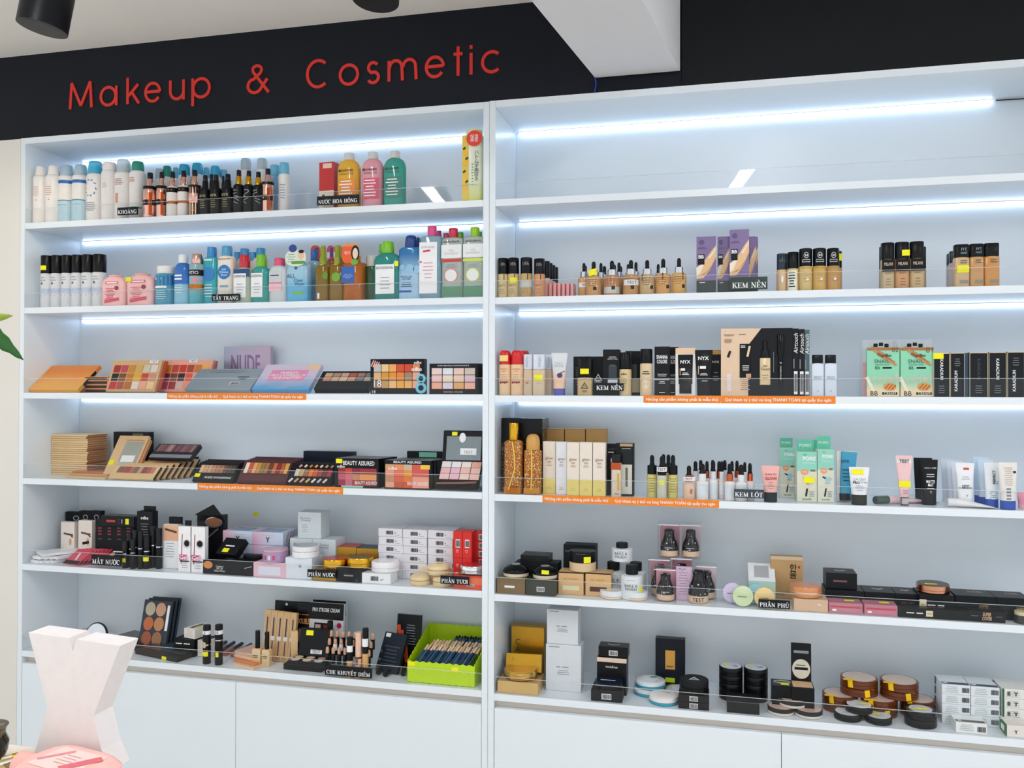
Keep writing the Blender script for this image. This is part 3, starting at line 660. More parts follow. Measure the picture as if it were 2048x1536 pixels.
t = bottle(fit('L2', 315, 352, 533, .032), 'remover_bottle', 'short blue eye remover with wide white cap', mat('4fa6c4', .1, a=.88), mat('f1eee8', .3), .86, .80, .05); patch(t, 'dark_band', mat('2464a8', .3), 0, .62, 2.2, .24); patch(t, 'white_bar', INKW, -.05, .45, .7, .05); fine(t, INKW, 0, .35, .6, 5, .05); scrib(t, 'Eye', INKW, -.1, .66, wf=.4)
t = bottle(fit('L2', 351, 383, 510, .036), 'remover_bottle', 'two-tone blue remover bottle with slim white cap', grad('8ec4dc', '2c6fc0', .12, 2, lo=.45, hi=.5), mat('eef1f4', .3), .52, .83, .16, ar=.7, n=2.4); scrib(t, 'soft\nEyes', INKW, -.05, .54, wf=.5); fine(t, INKW, -.05, .38, .5, 4, .05)
t = bottle(fit('L2', 381, 409, 509, .032), 'remover_bottle', 'grey-blue remover bottle with rose-gold cap', grad('4fb0bc', '93b4bc', .15, 2, lo=.2, hi=.4), ROSE, .68, .81, .04); patch(t, 'black_label', BLK, 0, .62, 1.6, .12); text(t, 'MTIO', INKW, 0, .62, wf=.7); patch(t, 'copper_label', mat('b8742c', .3, .8), 0, .34, 1.6, .1); patch(t, 'pink_spot', mat('e8909a', .4), .15, .48, .4, .1, round_=True)
t = bottle(fit('L2', 409, 439, 495, .05), 'remover_bottle', 'turquoise toner bottle with blue cap', mat('35b0bf', .12, a=.92), mat('3b8fce', .2), .56, .83, .05, ar=.7, n=3); patch(t, 'blue_disc', mat('2f86c8', .4), 0, .52, .76, .25, round_=True); fine(t, INKW, 0, .33, .6, 5, .05); scrib(t, 'Hydra', INKW, 0, .77, wf=.6)
t = bottle(fit('L2', 438, 471, 493, .042), 'milk_bottle', 'cream milk bottle with round blue Lait Démaq doux badge', mat('f0e6d8', .3), mat('55a8d6', .2, a=.9), .56, .83, .06, ar=.6, n=3); patch(t, 'blue_disc', mat('1f7cc8', .4), 0, .545, .76, .25, round_=True); text(t, 'Lait\nDémaq\ndoux', INKW, 0, .545, wf=.5); patch(t, 'brown_line', mat('a88a6a', .5), 0, .77, .8, .02); patch(t, 'blue_pill', mat('7fa6c4', .5), 0, .3, .5, .035)
for i, (a, b, yt) in enumerate(((468, 482, 505), (480, 499, 498), (500, 513, 505), (512, 531, 497))):
    bottle(fit('L2', a-4, b+4, yt, .14), 'milk_bottle', f'cream milk bottle with blue cap in the back row, {ORD[i]} from the left', mat('f0e6d8', .3), mat('4a9fd4', .2), .62, .84, .05, ar=.6, n=3, group='cream milk bottles behind')
def micellar(x0, x1, yt, dy, cap, liq, label, name, capz=.78, lab=(0, .33, .68, .5), extra=None, ar=.62, dark=None, capw=.52):
    t = bottle(fit('L2', x0, x1, yt, dy), 'micellar_bottle', label, mat(liq, .06, a=.82), mat(cap, .25), capw, capz, .13, ar=ar, n=2.6, group='micellar water bottles')
    if dark: patch(t, 'dark_liquid', mat(dark, .1), 0, .62, .9, .16, off=.0002)
    if lab: patch(t, 'paper_label', mat('f1f2f2', .5), *lab); fine(t, INKG, lab[0], lab[1]+.02, lab[2]*.7, 4, .06)
    if name: text(t, name, mat('3a4a50', .5), lab[0] if lab else 0, lab[1]+lab[3]*.38 if lab else .6, wf=lab[2]*.9 if lab else .7, off=.0011)
    return t
micellar(472, 508, 511, .03, 'd0263c', 'b9c9b4', 'small micellar bottle with raspberry cap', 'DERMA', .74, (-.1, .36, .68, .5), dark='1f4a78')
micellar(506, 541, 510, .03, '7cc42a', '3aa7a0', 'small teal micellar bottle with lime cap', 'DERMA', .75, (-.1, .36, .66, .5))
t = micellar(541, 578, 517, .036, 'e8567c', 'dfe4e6', 'small clear bottle with pink hinged cap', '', .83, None, ar=.7); patch(t, 'grey_label', mat('c9ccd0', .4), -.05, .56, .64, .26); scrib(t, 'MICELLAR', INKK, -.05, .6, wf=.5); patch(t, 'pink_label', mat('f3c0c8', .4), -.05, .33, .66, .17); patch(t, 'pink_line', mat('e0607c', .4), -.05, .43, .66, .02, off=.0007)
def tagsheet(t, ma, cx, cz, W, H, name='neck_tag'):
    """paper neck tag standing up from a bottle"""
    m = loft(name, [(W/2, H/2, 0), (W/2, H/2, .0008)], 24, 2.6); return add(t, name, m, ma, (cx, t.fy-.002, cz), (math.radians(90), 0, 0))
def bigblue(x0, x1, yt, dy, label, front):
    t = bottle(fit('L2', x0, x1, yt, dy), 'remover_bottle', label, grad('5fb4dc', '9fc8dc', .1, 2, lo=.3, hi=.7), mat('2c68b8', .25), .5, .80, .1, ar=.6, n=3.4)
    if front:
        text(t, 'ALL', mat('1f4a78', .5), -.22, .52, wf=.4); text(t, 'Clear', mat('1f4a78', .5), .12, .43, wf=.42); text(t, 'Water', mat('1f4a78', .5), .16, .36, wf=.46); patch(t, 'green_badge', mat('86b83a', .5), .1, .17, .5, .05); patch(t, 'drop_mark', mat('3c5a7a', .5), .0, .68, .16, .06, round_=True)
    return t
t = bigblue(577, 621, 507, .03, 'large blue All Clear Water bottle with paper neck tag', True)
tagsheet(t, mat('dfe9da', .5), 0, .88*t.h, t.w*.94, .052); tg = T(); tg.o = t.o; tg.w, tg.d, tg.h, tg.fy, tg.wrap = t.w, t.d, t.h, t.fy-.003, None
patch(tg, 'woman_face', mat('e8c4a8', .5), .24, .93, .28, .17, round_=True); patch(tg, 'woman_hair', mat('2a1c18', .5), .26, 1.01, .26, .07, round_=True, off=.0007); patch(tg, 'blue_badge', mat('27408c', .5), -.12, 1.08, .36, .16, round_=True, off=.001); patch(tg, 'green_leaf', mat('5a9a3a', .5), .12, .79, .6, .06, off=.0006); fine(tg, mat('7a9a7a', .5), -.2, .95, .4, 4, .05)
t = bigblue(616, 640, 500, .12, 'blue remover bottle tucked behind the All Clear Water bottle', False)
OIL = mat('8a6a10', .06, a=.86); OLV = mat('8f9c22', .25); AMB = mat('b86414', .06, a=.86)
def pump(x0, x1, yt, dy, label, body, tagc):
    t = bottle(fit('L2', x0, x1, yt, dy), 'oil_bottle', label, body, None, .46, .66, .06, ar=.8, n=2.8, group='cleansing oil pumps')
    r, h = t.w/2, t.h
    add(t, 'pump_collar', loft('pump_collar', [(r*.5, r*.5, .66*h), (r*.5, r*.5, .78*h), (r*.38, r*.38, .80*h), (r*.34, r*.34, .98*h), (r*.28, r*.28, h)], 22), OLV)
    add(t, 'dip_tube', tubemesh('dip_tube', [(0, -r*.5, .64*h), (0, -r*.55, .45*h), (-r*.1, -r*.5, .25*h), (-r*.5, -r*.3, .06*h)], .0032), mat('b9b04a', .3))
    add(t, 'pump_chamber', loft('pump_chamber', [(r*.2, r*.2, .50*h), (r*.34, r*.34, .54*h), (r*.4, r*.4, .655*h)], 18, 2, 0, -r*.3), mat('d9c878', .3))
    return t
t = pump(633, 661, 492, .03, 'olive pump oil bottle beside the blue remover bottle', OIL, 0); patch(t, 'green_leaf', mat('5c8f22', .4), .3, .45, .4, .13, round_=True); patch(t, 'paper_strip', WHT, -.15, .09, .14, .1)
t = pump(661, 691, 491, .03, 'olive pump oil bottle with green sticker beside the orange oil', OIL, 0); patch(t, 'green_sticker', mat('6ea82a', .4), .05, .42, .56, .16, round_=True)
t = bottle(fit('L2', 690, 731, 512, .03), 'oil_bottle', 'orange cleansing oil bottle with blue label and woman tag', AMB, mat('d8873a', .3), .5, .86, .06, ar=.8, n=3.4); patch(t, 'blue_label', mat('1f5fb0', .45), -.18, .56, .62, .36); text(t, 'ディープ\nクレンジング\nオイル', INKW, -.18, .53, wf=.48)
tg = T(); tg.o = t.o; tg.w, tg.d, tg.h, tg.fy, tg.wrap = t.w, t.d, t.h, t.fy-.003, None
tagsheet(t, mat('e85a1c', .5), -.16*t.w, 1.02*t.h, t.w*.6, .062); patch(tg, 'hair', mat('1a1210', .5), .2, 1.03, .4, .34, round_=True); patch(tg, 'woman_face', mat('efd0b8', .5), .2, 1.02, .26, .24, round_=True, off=.0008); patch(tg, 'green_badge', mat('6aa83a', .5), .16, .83, .36, .13, round_=True, off=.001); text(tg, '毛穴', INKW, -.18, 1.04, wf=.3); patch(tg, 'tag_bow', mat('f0902a', .5), .0, 1.2, .66, .04)
for i, (a, b) in enumerate(((623, 645), (655, 672), (668, 689))):
    f = fit('L2', a, b, 495, .20); t = bottle(f, 'oil_bottle', f'oil bottle with orange neck tag in the back row, {ORD[i]} from the left', AMB, mat('e8862a', .4), .6, .8, .06, ar=.8, n=3, group='oil bottles behind'); tagsheet(t, mat(('e8561c', 'e0487a', 'e8661c')[i], .5), .003, .9*t.h, t.w*.9, .05); tg = T(); tg.o = t.o; tg.w, tg.d, tg.h, tg.fy, tg.wrap = t.w, t.d, t.h, t.fy-.003, None; patch(tg, 'blue_panel', mat('2f4a9a', .5), .22, .9, .3, .16); patch(tg, 'white_panel', INKW, -.15, .86, .3, .1)
t = bottle(fit('L2', 730, 762, 512, .06), 'remover_bottle', 'dark green bottle with grey cap between oil and teal bottles', mat('27502c', .12), mat('c9ccc6', .35), .8, .76, .05, ar=.8, n=3)
t = micellar(746, 790, 489, .12, '7cc42a', '2f938c', 'second tall lime-capped micellar bottle, tucked behind its twin', '', .8, None, capw=.44)
t = micellar(750, 803, 484, .035, '7cc42a', '2f938c', 'tall teal micellar bottle with lime cap and white label', 'BIODERMA', .8, (.0, .345, .70, .5), capw=.42); sticker(t, .44, .6, .012, .016)
t = bottle(fit('L2', 800, 845, 472, .036), 'micellar_bottle', 'blue gradient micellar water bottle with navy flip cap', grad('a9d0ea', '2a78b4', .1, 2, lo=.45, hi=.85, a=.93), mat('1c3f86', .25), .52, .82, .05, ar=.55, n=4, dome=.5)
for x, z, r in ((-.3, .5, .2), (.05, .47, .34), (.36, .46, .3)): patch(t, 'bubble', mat('8fc0e0', .3), x, z, r*1.1, r*.42, round_=True)
text(t, 'MICELLAR\nWATER', mat('1f4a80', .5), -.1, .33, wf=.5); patch(t, 'blue_strip', mat('2a50a8', .5), -.15, .12, .55, .03); fine(t, mat('2a4a7a', .5), -.1, .25, .5, 3, .03)
bottle(fit('L2', 812, 850, 476, .14), 'micellar_bottle', 'second navy-capped micellar bottle tucked behind the blue gradient one', mat('5f9cc8', .1, a=.9), mat('1c3f86', .25), .5, .82, .05, ar=.55, n=4)
t = bottle(fit('L2', 843, 886, 453, .036), 'micellar_bottle', 'clear micellar bottle with hot pink cap and tall white label', mat('8fb4c4', .06, a=.72), mat('dc4a86', .25), .42, .865, .03, ar=.6, n=4); patch(t, 'paper_label', mat('f3f2f4', .5), -.08, .42, .82, .7); text(t, 'BYPHASSE', INKG, -.08, .7, wf=.6); patch(t, 'red_flash', mat('d02a3c', .5), -.15, .65, .34, .025, off=.0009, rot=6); fine(t, mat('d88a9a', .5), -.08, .48, .5, 5, .05); patch(t, 'red_tick', mat('d0364a', .5), -.42, .5, .1, .02, off=.0008)
def eau(x0, x1, yt, cap, band, ring, label, name):
    t = bottle(fit('L2', x0, x1, yt, .036), 'micellar_bottle', label, mat('c9d4cc', .05, a=.66), mat(cap, .22), .42, .865, .03, ar=.6, n=4); patch(t, 'liquid_base', mat('4f9c70', .1, a=.6), 0, .09, .94, .15, off=.0002)
    patch(t, 'top_label', mat('e9ecec', .5), 0, .66, .96, .19); text(t, 'eau\nmicellaire', mat('c8b8b4', .5), 0, .65, wf=.64); patch(t, 'colour_band', mat(band, .5), 0, .53, .96, .04); text(t, 'evoluderm', mat('2c3a34', .5), 0, .80, wf=.74, bold=.01); patch(t, 'ring', mat(ring, .5), -.02, .32, .66, .2, round_=True); patch(t, 'ring_centre', mat('e9ebea', .5), -.02, .32, .56, .17, round_=True, off=.0008); fine(t, INKG, 0, .46, .6, 2, .03); return t
eau(886, 928, 457, 'c81e3c', 'c83a34', 'e0848a', 'clear eau micellaire bottle with red cap and pink ring', 0); eau(929, 971, 455, '96c81e', 'd3dc4a', 'c3d03a', 'clear eau micellaire bottle with lime cap and yellow ring', 0)
for i, (a, b, yt, c, w) in enumerate(((866, 889, 462, 'c83a7c', 'pink'), (880, 906, 467, 'c83a6c', 'magenta'), (908, 934, 465, '6cb81e', 'green'), (950, 969, 464, '8cc02a', 'lime'))):
    bottle(fit('L2', a, b, yt, .14), 'micellar_bottle', f'{w}-capped micellar bottle in the back row near the seam', mat('a9bcc0', .06, a=.75), mat(c, .25), .45, .865, .03, ar=.6, n=4, group='micellar bottles behind')

# ================================================================== left cabinet, third shelf: eyeshadow palettes
SHADES = ['a82030', 'c04858', 'c88a2c', 'd0a860', 'c9c4ac', 'd8d0c8', '2a2c2e', '7a4a24', 'c87a24', 'e0ac1e', 'c8402c', 'd08a7c', 'c81e34', 'b04a3c', 'b86a1c', 'e8d8d0', 'eaa890', 'f0c890']
SH2 = ['d88a1c', 'c0483c', 'c83420', 'a8442c', 'c87428', 'f0b04a', '8a1e30', '7a4434', '3a161e', 'e05a44', 'd8a8a0', 'e8987a', 'b01e34', 'a02434', 'd8b8ac', 'f09470', 'c86a50', 'd8a878']
f = fit('L3', 52, 150, 737, .02, lean=52); t = carton(f, .014, grad('f0b04c', 'e88a38', .35, 2, wave=.3, lo=.3, hi=.9), 'eyeshadow_palette', 'closed orange sunset palette leaning at the left panel', 'palette')
patch(t, 'dark_edge', BLK, 0, .5, .9, .55, 'right')
for i in range(4):
    f = fit('L3', 150, 216, 700, .07, up=.0145*i); f.h = .0135; t = carton(f, .10, mat('ee8c34', .4), 'eyeshadow_palette', ('lowest', 'second lowest', 'second highest', 'top')[i]+' orange palette in the small lying stack', 'palette', group='lying orange palettes'); patch(t, 'black_window', BLK, .15, .5, .66, .66)
def upal(s, x0, x1, yt, dy, lean, frame, cols, rows, colors, label, box=(-.46, .46, .06, .84), gap=.13, d=.012, **k):
    t = carton(fit(s, x0, x1, yt, dy, lean=lean), d, frame, 'eyeshadow_palette', label, 'palette', bev=.002, **k); pans(t, cols, rows, colors, *box, gap=gap); return t
t = upal('L3', 211, 309, 722, .05, 22, mat('d9b483', .3, .3), 6, 3, SHADES, 'open gold palette of eighteen shades with TEST tape'); patch(t, 'paper_tape', WHT, .34, .93, .17, .1, off=.0012); text(t, 'TEST', INKK, .34, .93, wf=.12, off=.0018)
add(t, 'lid', boxmesh('lid', -t.w/2+.004, t.w/2+.008, .013, .022, .008, t.h*1.0), mat('c0503c', .4))
t = upal('L3', 315, 413, 721, .1, 20, mat('e8a592', .35), 6, 3, SH2, 'open pink palette of eighteen shades with TEST tape'); patch(t, 'paper_tape', WHT, .1, .95, .17, .1, off=.0012); text(t, 'TEST', INKK, .1, .95, wf=.12, off=.0018)
add(t, 'lid', boxmesh('lid', -t.w/2+.003, t.w/2+.006, .013, .022, .008, t.h*.99), mat('b06a64', .4))
t = carton(fit('L3', 448, 541, 693, .22), .02, grad('9aa8bc', 'c0a8bc', .25, 0, m=.3, wave=.4), 'eyeshadow_box', 'upright holographic NUDE box standing at the back', 'box'); text(t, 'NUDE', mat('8a6a94', .35, .5), -.03, .62, wf=.62, hf=.4, bold=.01)
t = carton(fit('L3', 369, 500, 745, .016, lean=52), .016, grad('8fa0a8', 'a9b4bc', .25, 0, m=.4, wave=.4), 'eyeshadow_box', 'silver-grey box lying slanted behind the orange notice', 'box')
fine(t, mat('5a5a60', .5), -.02, .9, .7, 2, .08); barcode(t, .2, .28, .03, .013); scrib(t, 'Cruelty\nfree', mat('4a5a60', .5), .28, .55, wf=.2)
t = carton(fit('L3', 503, 617, 737, .016, lean=50), .018, grad('5fa8d8', 'd8c8dc', .3, 2, wave=.5, lo=.3, hi=.8), 'eyeshadow_box', 'pastel FASHION PRO LAYERING palette box lying slanted', 'box')
patch(t, 'pink_smear', mat('ea8fb4', .5), 0, .55, .66, .42, off=.0003); patch(t, 'peach_corner', mat('f0c89c', .5), .38, .88, .22, .2, off=.0003)
text(t, 'FASHION\nPRO LAYERING 18\n*EYE PALETTE*', INKW, 0, .55, wf=.62, bold=.015, shear=.2)
upal('L3', 627, 735, 751, .016, 50, BLK, 6, 2, ['c8a880', 'b08a6a', 'c8a48a', 'a8604c', 'b07a64', '8a8478', 'c88a70', 'd0a890', 'e0b8a0', 'd89a78', '7a7478', 'b8a8a0'], 'slanted black palette box with striped corner and blue ribbon', (-.42, .5, .42, .88), .1, .02)
t = carton(fit('L3', 741, 849, 718, .02), .024, BLK, 'eyeshadow_box', 'upright black box with eighteen warm shades and big 18', 'box')
pans(t, 6, 3, ['b9c3c4', 'e8c890', 'eea85a', 'd8481c', 'd8401c', 'e08a5a', 'e0b080', 'd8982c', 'e89030', 'e8842c', 'a8846a', 'e8a88a', '9a7a5a', 'c89a5a', 'f0c080', 'f0a83c', 'f0b060', 'f0a890'], -.44, .42, .16, .86, .08, proud=.0006)
for k in range(4): patch(t, 'pink_stripe', mat('f0b4a8', .5), -.46+.035*k, .88-.02*k, .02, .2, rot=-25, off=.0012)
text(t, '18', INKW, -.36, .3, wf=.14, off=.002); text(t, 'odbo', INKW, .38, .9, wf=.14, bold=.02, off=.002); text(t, 'odbo', INKW, .36, .71, wf=.19, bold=.03, off=.002); text(t, '18', INKW, -.43, .06, wf=.06, off=.002)
for z, r in ((.44, .17), (.175, .2)): patch(t, 'blue_hoop', mat('6fc6e0', .4), .44, z, r, r*1.6, round_=True, off=.0014); patch(t, 'hoop_hole', BLK, .44, z, r*.5, r*.8, round_=True, off=.0018)
t = carton(fit('L3', 859, 955, 727, .022), .022, BLKM, 'eyeshadow_box', 'upright black box with twelve pale contour shades', 'box')
pans(t, 4, 3, ['e8d0cc', 'dfe0e8', 'e6c8bc', 'cfc0b4', 'eec4c4', 'f0dcc4', 'f0ccb4', 'e0bcc8', 'f0ac90', 'e4d4dc', 'e0a86a', 'f0b09c'], -.46, .46, .16, .86, .08, proud=.0006); text(t, 'ULTRA NEW EYES & CONTOUR PALETTE', INKW, 0, .93, wf=.66, off=.001); text(t, 'SIVANNA COLORS', mat('c8a89a', .5), 0, .07, wf=.4, bold=.01)
carton(fit('L3', 950, 966, 727, .06), .02, mat('1c2a30', .4), 'eyeshadow_box', 'dark box edge squeezed between the contour box and the seam', 'box')
# ================================================================== left cabinet, fourth shelf: more palettes
TAN = mat('e3c08c', .45); TAN2 = mat('d9a878', .45); MAR = mat('4a1a22', .4)
f0_ = fit('L4', 99, 171, 868, 949)
nst = 19; hst = (f0_.h)/nst
for i in range(nst):
    f = fit('L4', 100+random.uniform(-1, 1), 171+random.uniform(-1, 1), 868, min(f0_.y, .13)+random.uniform(-.001, .001)); f.z = shz('L4')+i*hst; f.h = hst*.9
    t = carton(f, .105, TAN if i % 3 else mat('e8cb9c', .45), 'nude_palette', f'thin tan palette in the tall flat stack, {ORD[i]} from the shelf up', 'palette', yaw=random.uniform(-1.5, 1.5), group='tall stack of flat tan palettes')
    patch(t, 'red_edge', mat('b5683f', .5), 0, .5, .96, .6, 'right')
t = carton(fit('L4', 227, 297, 864, .19), .03, BLKM, 'eyeshadow_box', 'dark box standing behind the mirror palette', 'box'); patch(t, 'olive_patch', mat('5a5a3a', .5), .2, .92, .3, .1)
t = carton(fit('L4', 205, 265, 874, .085, lean=34), .012, mat('e2bd8d', .4), 'mirror_palette', 'open tan palette lid with mirror and white paper slip', 'palette', bev=.002)
patch(t, 'mirror', mat('c9c9bc', .06, .6), .12, .52, .62, .66, label='palette mirror'); patch(t, 'paper_slip', WHT, .1, .42, .44, .16, off=.0009); sticker(t, -.38, .32, .02, .02); patch(t, 'red_piping', mat('b06a44', .5), .1, .88, .6, .012, off=.0008); add(t, 'lower_tray', boxmesh('lower_tray', t.w*.5+.002, t.w*.5+.012, .002, .012, .0, t.h*.9), mat('c88a5c', .4))
for i in range(3):
    f = fit('L4', 126+10*i, 214+2*i, 930, 957-2*i); f.z += .0062*i; f.h = .0058; carton(f, .06, (TAN, TAN2, mat('c8805c', .45))[i], 'nude_palette', ('lowest', 'middle', 'top')[i]+' tan palette lying flat before the tall stack', 'palette', yaw=(-6, -2, 4)[i], group='tan palettes lying flat')
nud = ['8a5a40', '9a5a48', 'a04a44', 'b86a58', '7a6a4c', 'c89a7c', '8a4a40', 'b0584c', 'c07a64']
for i in range(7):
    f = fit('L4', 216+12*i, 306+12*i, 935-2.5*i, .022+.020*i, lean=48)
    t = carton(f, .009, TAN if i == 0 else mat('e0b884', .45), 'nude_palette', f'tan palette in the slanted file of seven, {ORD[i]} from the front', 'palette', group='slanted file of tan palettes', bev=.001)
    if i == 0: pans(t, 9, 1, nud, -.4, .42, .42, .92, .06)
    patch(t, 'dark_side', BLK, 0, .5, 1, 1, 'right')
f = fit('L4', 296, 380, 894, .115, up=.058, lean=55); t = carton(f, .016, mat('2a2226', .4), 'eyeshadow_palette', 'dark palette with silver rim lying on the slanted file', 'palette', bev=.003); pans(t, 12, 1, ['8a5a54', '7a4a48', '6a4444', '9a6a60', 'a07a70', '5a3438', '7a4448', '6a3a40'], -.44, .44, .4, .92, .08); patch(t, 'silver_rim', SILV, 0, .14, .98, .22); sticker(t, -.12, .7, .013, .03)
carton(fit('L4', 306, 378, 915, .20), .06, BLK, 'eyeshadow_box', 'black box under the silver-rimmed palette', 'box')
def fan(x0, x1, yt, dy, n, frame, cols, rows, colors, label, gl, box, txt=None, lean=38, dxp=5, gap=.1, dyp=.017, dyt=2, **k):
    out = None
    for i in range(n):
        f = fit('L4', x0+dxp*i, x1+dxp*i, yt-dyt*i, dy+dyp*i, lean=lean)
        t = carton(f, .010, frame, 'eyeshadow_palette', label if i == 0 else f'{gl}, {ORD[i]} from the front', 'palette', group=gl, bev=.001)
        if i == 0: pans(t, cols, rows, colors, *box, gap=gap, **k); out = t
    return out
t = fan(384, 465, 928, .016, 4, mat('1b1a1c', .4), 9, 1, ['d8b48c', 'c89a74', 'c8a07c', 'b88464', 'b07a5c', 'a87458', '6a4a3c', '5a4438', '4a4034'], 'black NUDE AWAKENING palette with nine brown shades', 'slanted file of black nude palettes', (-.42, .46, .42, .86)); text(t, 'NUDE AWAKENING', INKW, .1, .2, wf=.66, bold=.01, shear=.2); sticker(t, -.42, .3, .02, .014)
t = fan(473, 571, 925, .016, 5, MAR, 11, 1, ['e8dccc', 'c8582c', 'e0a070', 'c88a3c', '8a7a3c', 'a87040', '6a3a24', 'c06a34', '8a1e24', 'b05a28', 'd8a050'], 'maroon palette with eleven warm shades', 'slanted file of maroon palettes', (-.44, .46, .4, .92)); patch(t, 'gloss_plate', mat('5a2a30', .15), .0, .2, .9, .3)
t = fan(572, 660, 931, .016, 3, BLK, 8, 1, ['d8c8bc', 'c8a468', '9a6a3c', 'e07a2c', 'd8502c', '9a4a34', '6a3434', 'a83440'], 'black palette with slashed orange and brown shades', 'slanted file of slashed palettes', (-.38, .46, .36, .74), shear=-.5, dxp=4)
for k in range(7): patch(t, 'slash', mat(('e8d8dc', 'c8a468', 'e8a0a0', 'f0b060', 'e8e0d0', 'c8c0d8', 'e8d0c0')[k], .4), -.42+.13*k, .18, .05, .22, rot=-35); patch(t, 'slash', mat(('d8a0a0', 'e8d8c0', 'c87c4c', 'e8b070', 'e0d0c8', 'c8a468', 'b08a8a')[k], .4), -.3+.12*k, .88, .05, .14, rot=-35)
carton(fit('L4', 607, 706, 903, .20), .03, mat('101a2a', .4), 'eyeshadow_box', 'navy box standing behind the slashed palettes', 'box')
def assured(x0, x1, yt, dy, n, cols, label, gl):
    for i in range(n):
        f = fit('L4', x0+(i*6.5), x1+i*6.5, yt-i*.8, dy+i*.024); t = carton(f, .022, BLK, 'blush_box', label if i == 0 else f'{gl}, {ORD[i]} from the front', 'box', group=gl)
        patch(t, 'white_curve', INKW, .3, .5, .02, .8, 'top', rot=30); fine(t, INKG, .0, .3, .6, 2, .3, 'top')
        if i == 0: out = t
    return out
t = assured(670, 757, 917, .022, 6, 0, 'black BEAUTY ASSURED blush box with rose shades and sticker', 'file of rose blush boxes'); pans(t, 3, 3, ['a02030', 'c8402c', '8a1e34', 'c85a6a', 'd8707c', 'c88a64', 'a02040', 'c86a80', 'b03a3c'], -.42, .06, .06, .66, .02, proud=.0006); pans(t, 1, 3, ['9a2a2c', 'e89a5c', 'a03a38'], .06, .46, .06, .66, .02, proud=.0006)
text(t, 'BEAUTY ASSURED', INKW, .05, .84, wf=.72, hf=.15, bold=.01); text(t, 'BEAUTY ASSURED', INKW, .22, .17, wf=.5, hf=.11, bold=.01, off=.0014); text(t, 'odbo', INKW, -.36, .72, wf=.18, bold=.02); sticker(t, -.4, .9, .022, .014); patch(t, 'mint_foot', mat('9cd8c4', .5), -.1, .03, .5, .06)
t = assured(769, 862, 921, .02, 6, 0, 'black BEAUTY ASSURED blush box with peach shades', 'file of peach blush boxes'); pans(t, 3, 4, ['d8a070', 'e8905c', 'd0b09a', 'e8a080', 'e8785c', 'e89a3c', 'c89070', 'e0604c', 'e87a2c', 'e8a888', 'c05a30', 'e0502c'], -.48, .1, .04, .86, .02, proud=.0006); pans(t, 1, 2, ['d8584c', 'f0a088'], .1, .46, .04, .86, .02, proud=.0006)
text(t, 'BEAUTY ASSURED', INKW, .0, .94, wf=.6, hf=.08, bold=.01); text(t, 'BEAUTY ASSURED', INKW, .22, .2, wf=.44, hf=.12, bold=.01, off=.0014); text(t, 'odbo', INKW, -.32, .72, wf=.2, bold=.02, off=.0014); patch(t, 'yellow_square', mat('f2c84a', .5), .38, .78, .2, .15, off=.001)
t = carton(fit('L4', 814, 884, 903, .21), .02, BLKM, 'eyeshadow_box', 'black and mint box standing behind the peach blush boxes', 'box'); patch(t, 'mint_panel', mat('7cc8ac', .5), .1, .9, .5, .16)
t = carton(fit('L4', 869, 955, 928, .014, lean=35), .016, BLK, 'open_palette', 'open black palette with pale shades, brush and mirror lid', 'palette', bev=.002); pans(t, 4, 3, ['eee4e4', 'f0e8e8', 'f2e4e0', 'e8ac98', 'eebcbc', 'e4bccc', 'f0c0b0', 'eac0b4', 'f0c4c0', 'ecb8c0', 'f0d0c8', 'f0c0b4'], -.44, .5, .3, .98, .07)
lean0 = math.radians(35-10); lid = add(t, 'mirror_lid', chamfer('mirror_lid', t.w*.96, .008, .105, .002), BLK, (0, .014, t.h), (lean0, 0, 0))
l = T(); l.o = lid; l.w, l.d, l.h, l.fy, l.wrap = t.w*.96, .008, .105, 0, None
patch(l, 'mirror', mat('8f9ca4', .08, .7), .02, .46, .86, .72); patch(l, 'paper_slip', WHT, .14, .36, .4, .2, off=.001); text(l, 'TEST', INKG, .14, .34, wf=.22, off=.0016); sticker(l, -.22, .9, .018, .012); patch(l, 'painted_glare', WHT, -.02, .78, .16, .3, round_=True, off=.0008)  # the white oval high on the mirror is glare painted as a patch
add(t, 'brush', tubemesh('brush', [(-t.w*.46, -.004, t.h*.13), (t.w*.1, -.004, t.h*.16), (t.w*.46, -.004, t.h*.2)], .0035), mat('8a5a54', .5))
f = fit('L4', 872, 962, 972, .022); f.h = .009; carton(f, .07, mat('2c3a3c', .35), 'open_palette', 'closed dark palette lying under the open mirror palette', 'palette')

# ================================================================== left cabinet, fifth shelf: eye pencils, cushions, powders
for i in range(8):
    f = fit('L5', 50+11*i-(i//4)*40, 78+13*i-(i//4)*40, 1100, .02+.006*(i % 4)); f.z = shz('L5')+.0115*(i//4)+(.012 if i > 3 else 0)*.2; f.h = .0105; f.w = .042
    carton(f, .13, mat('f3f2f5', .3), 'lash_box', f'flat white lash box in the {("lower", "upper")[i//4]} layer, {ORD[i % 4]} from the left panel', 'box', yaw=-16-2*(i % 4), group='flat white lash boxes')
f = fit('L5', 60, 98, 1100, .03); f.z = shz('L5')+.026; f.h = .010; carton(f, .15, WHT, 'lash_box', 'single white lash box lying askew on the pile', 'box', yaw=-34)
for i in range(7):
    f = fit('L5', 122+8*i, 158+8*i, 1096-1.5*i, .024+.0085*i, lean=58); f.h = .075
    t = carton(f, .0042, mat('d8485e', .35), 'eyeliner_pack', f'pink and black card pack in the slanted fan, {ORD[i]} from the left', 'pack', yaw=-12, group='fan of pink card packs'); patch(t, 'black_end', BLKM, 0, .12, 1, .22); patch(t, 'white_flash', mat('f6dada', .4), 0, .5, .12, .5, rot=20)
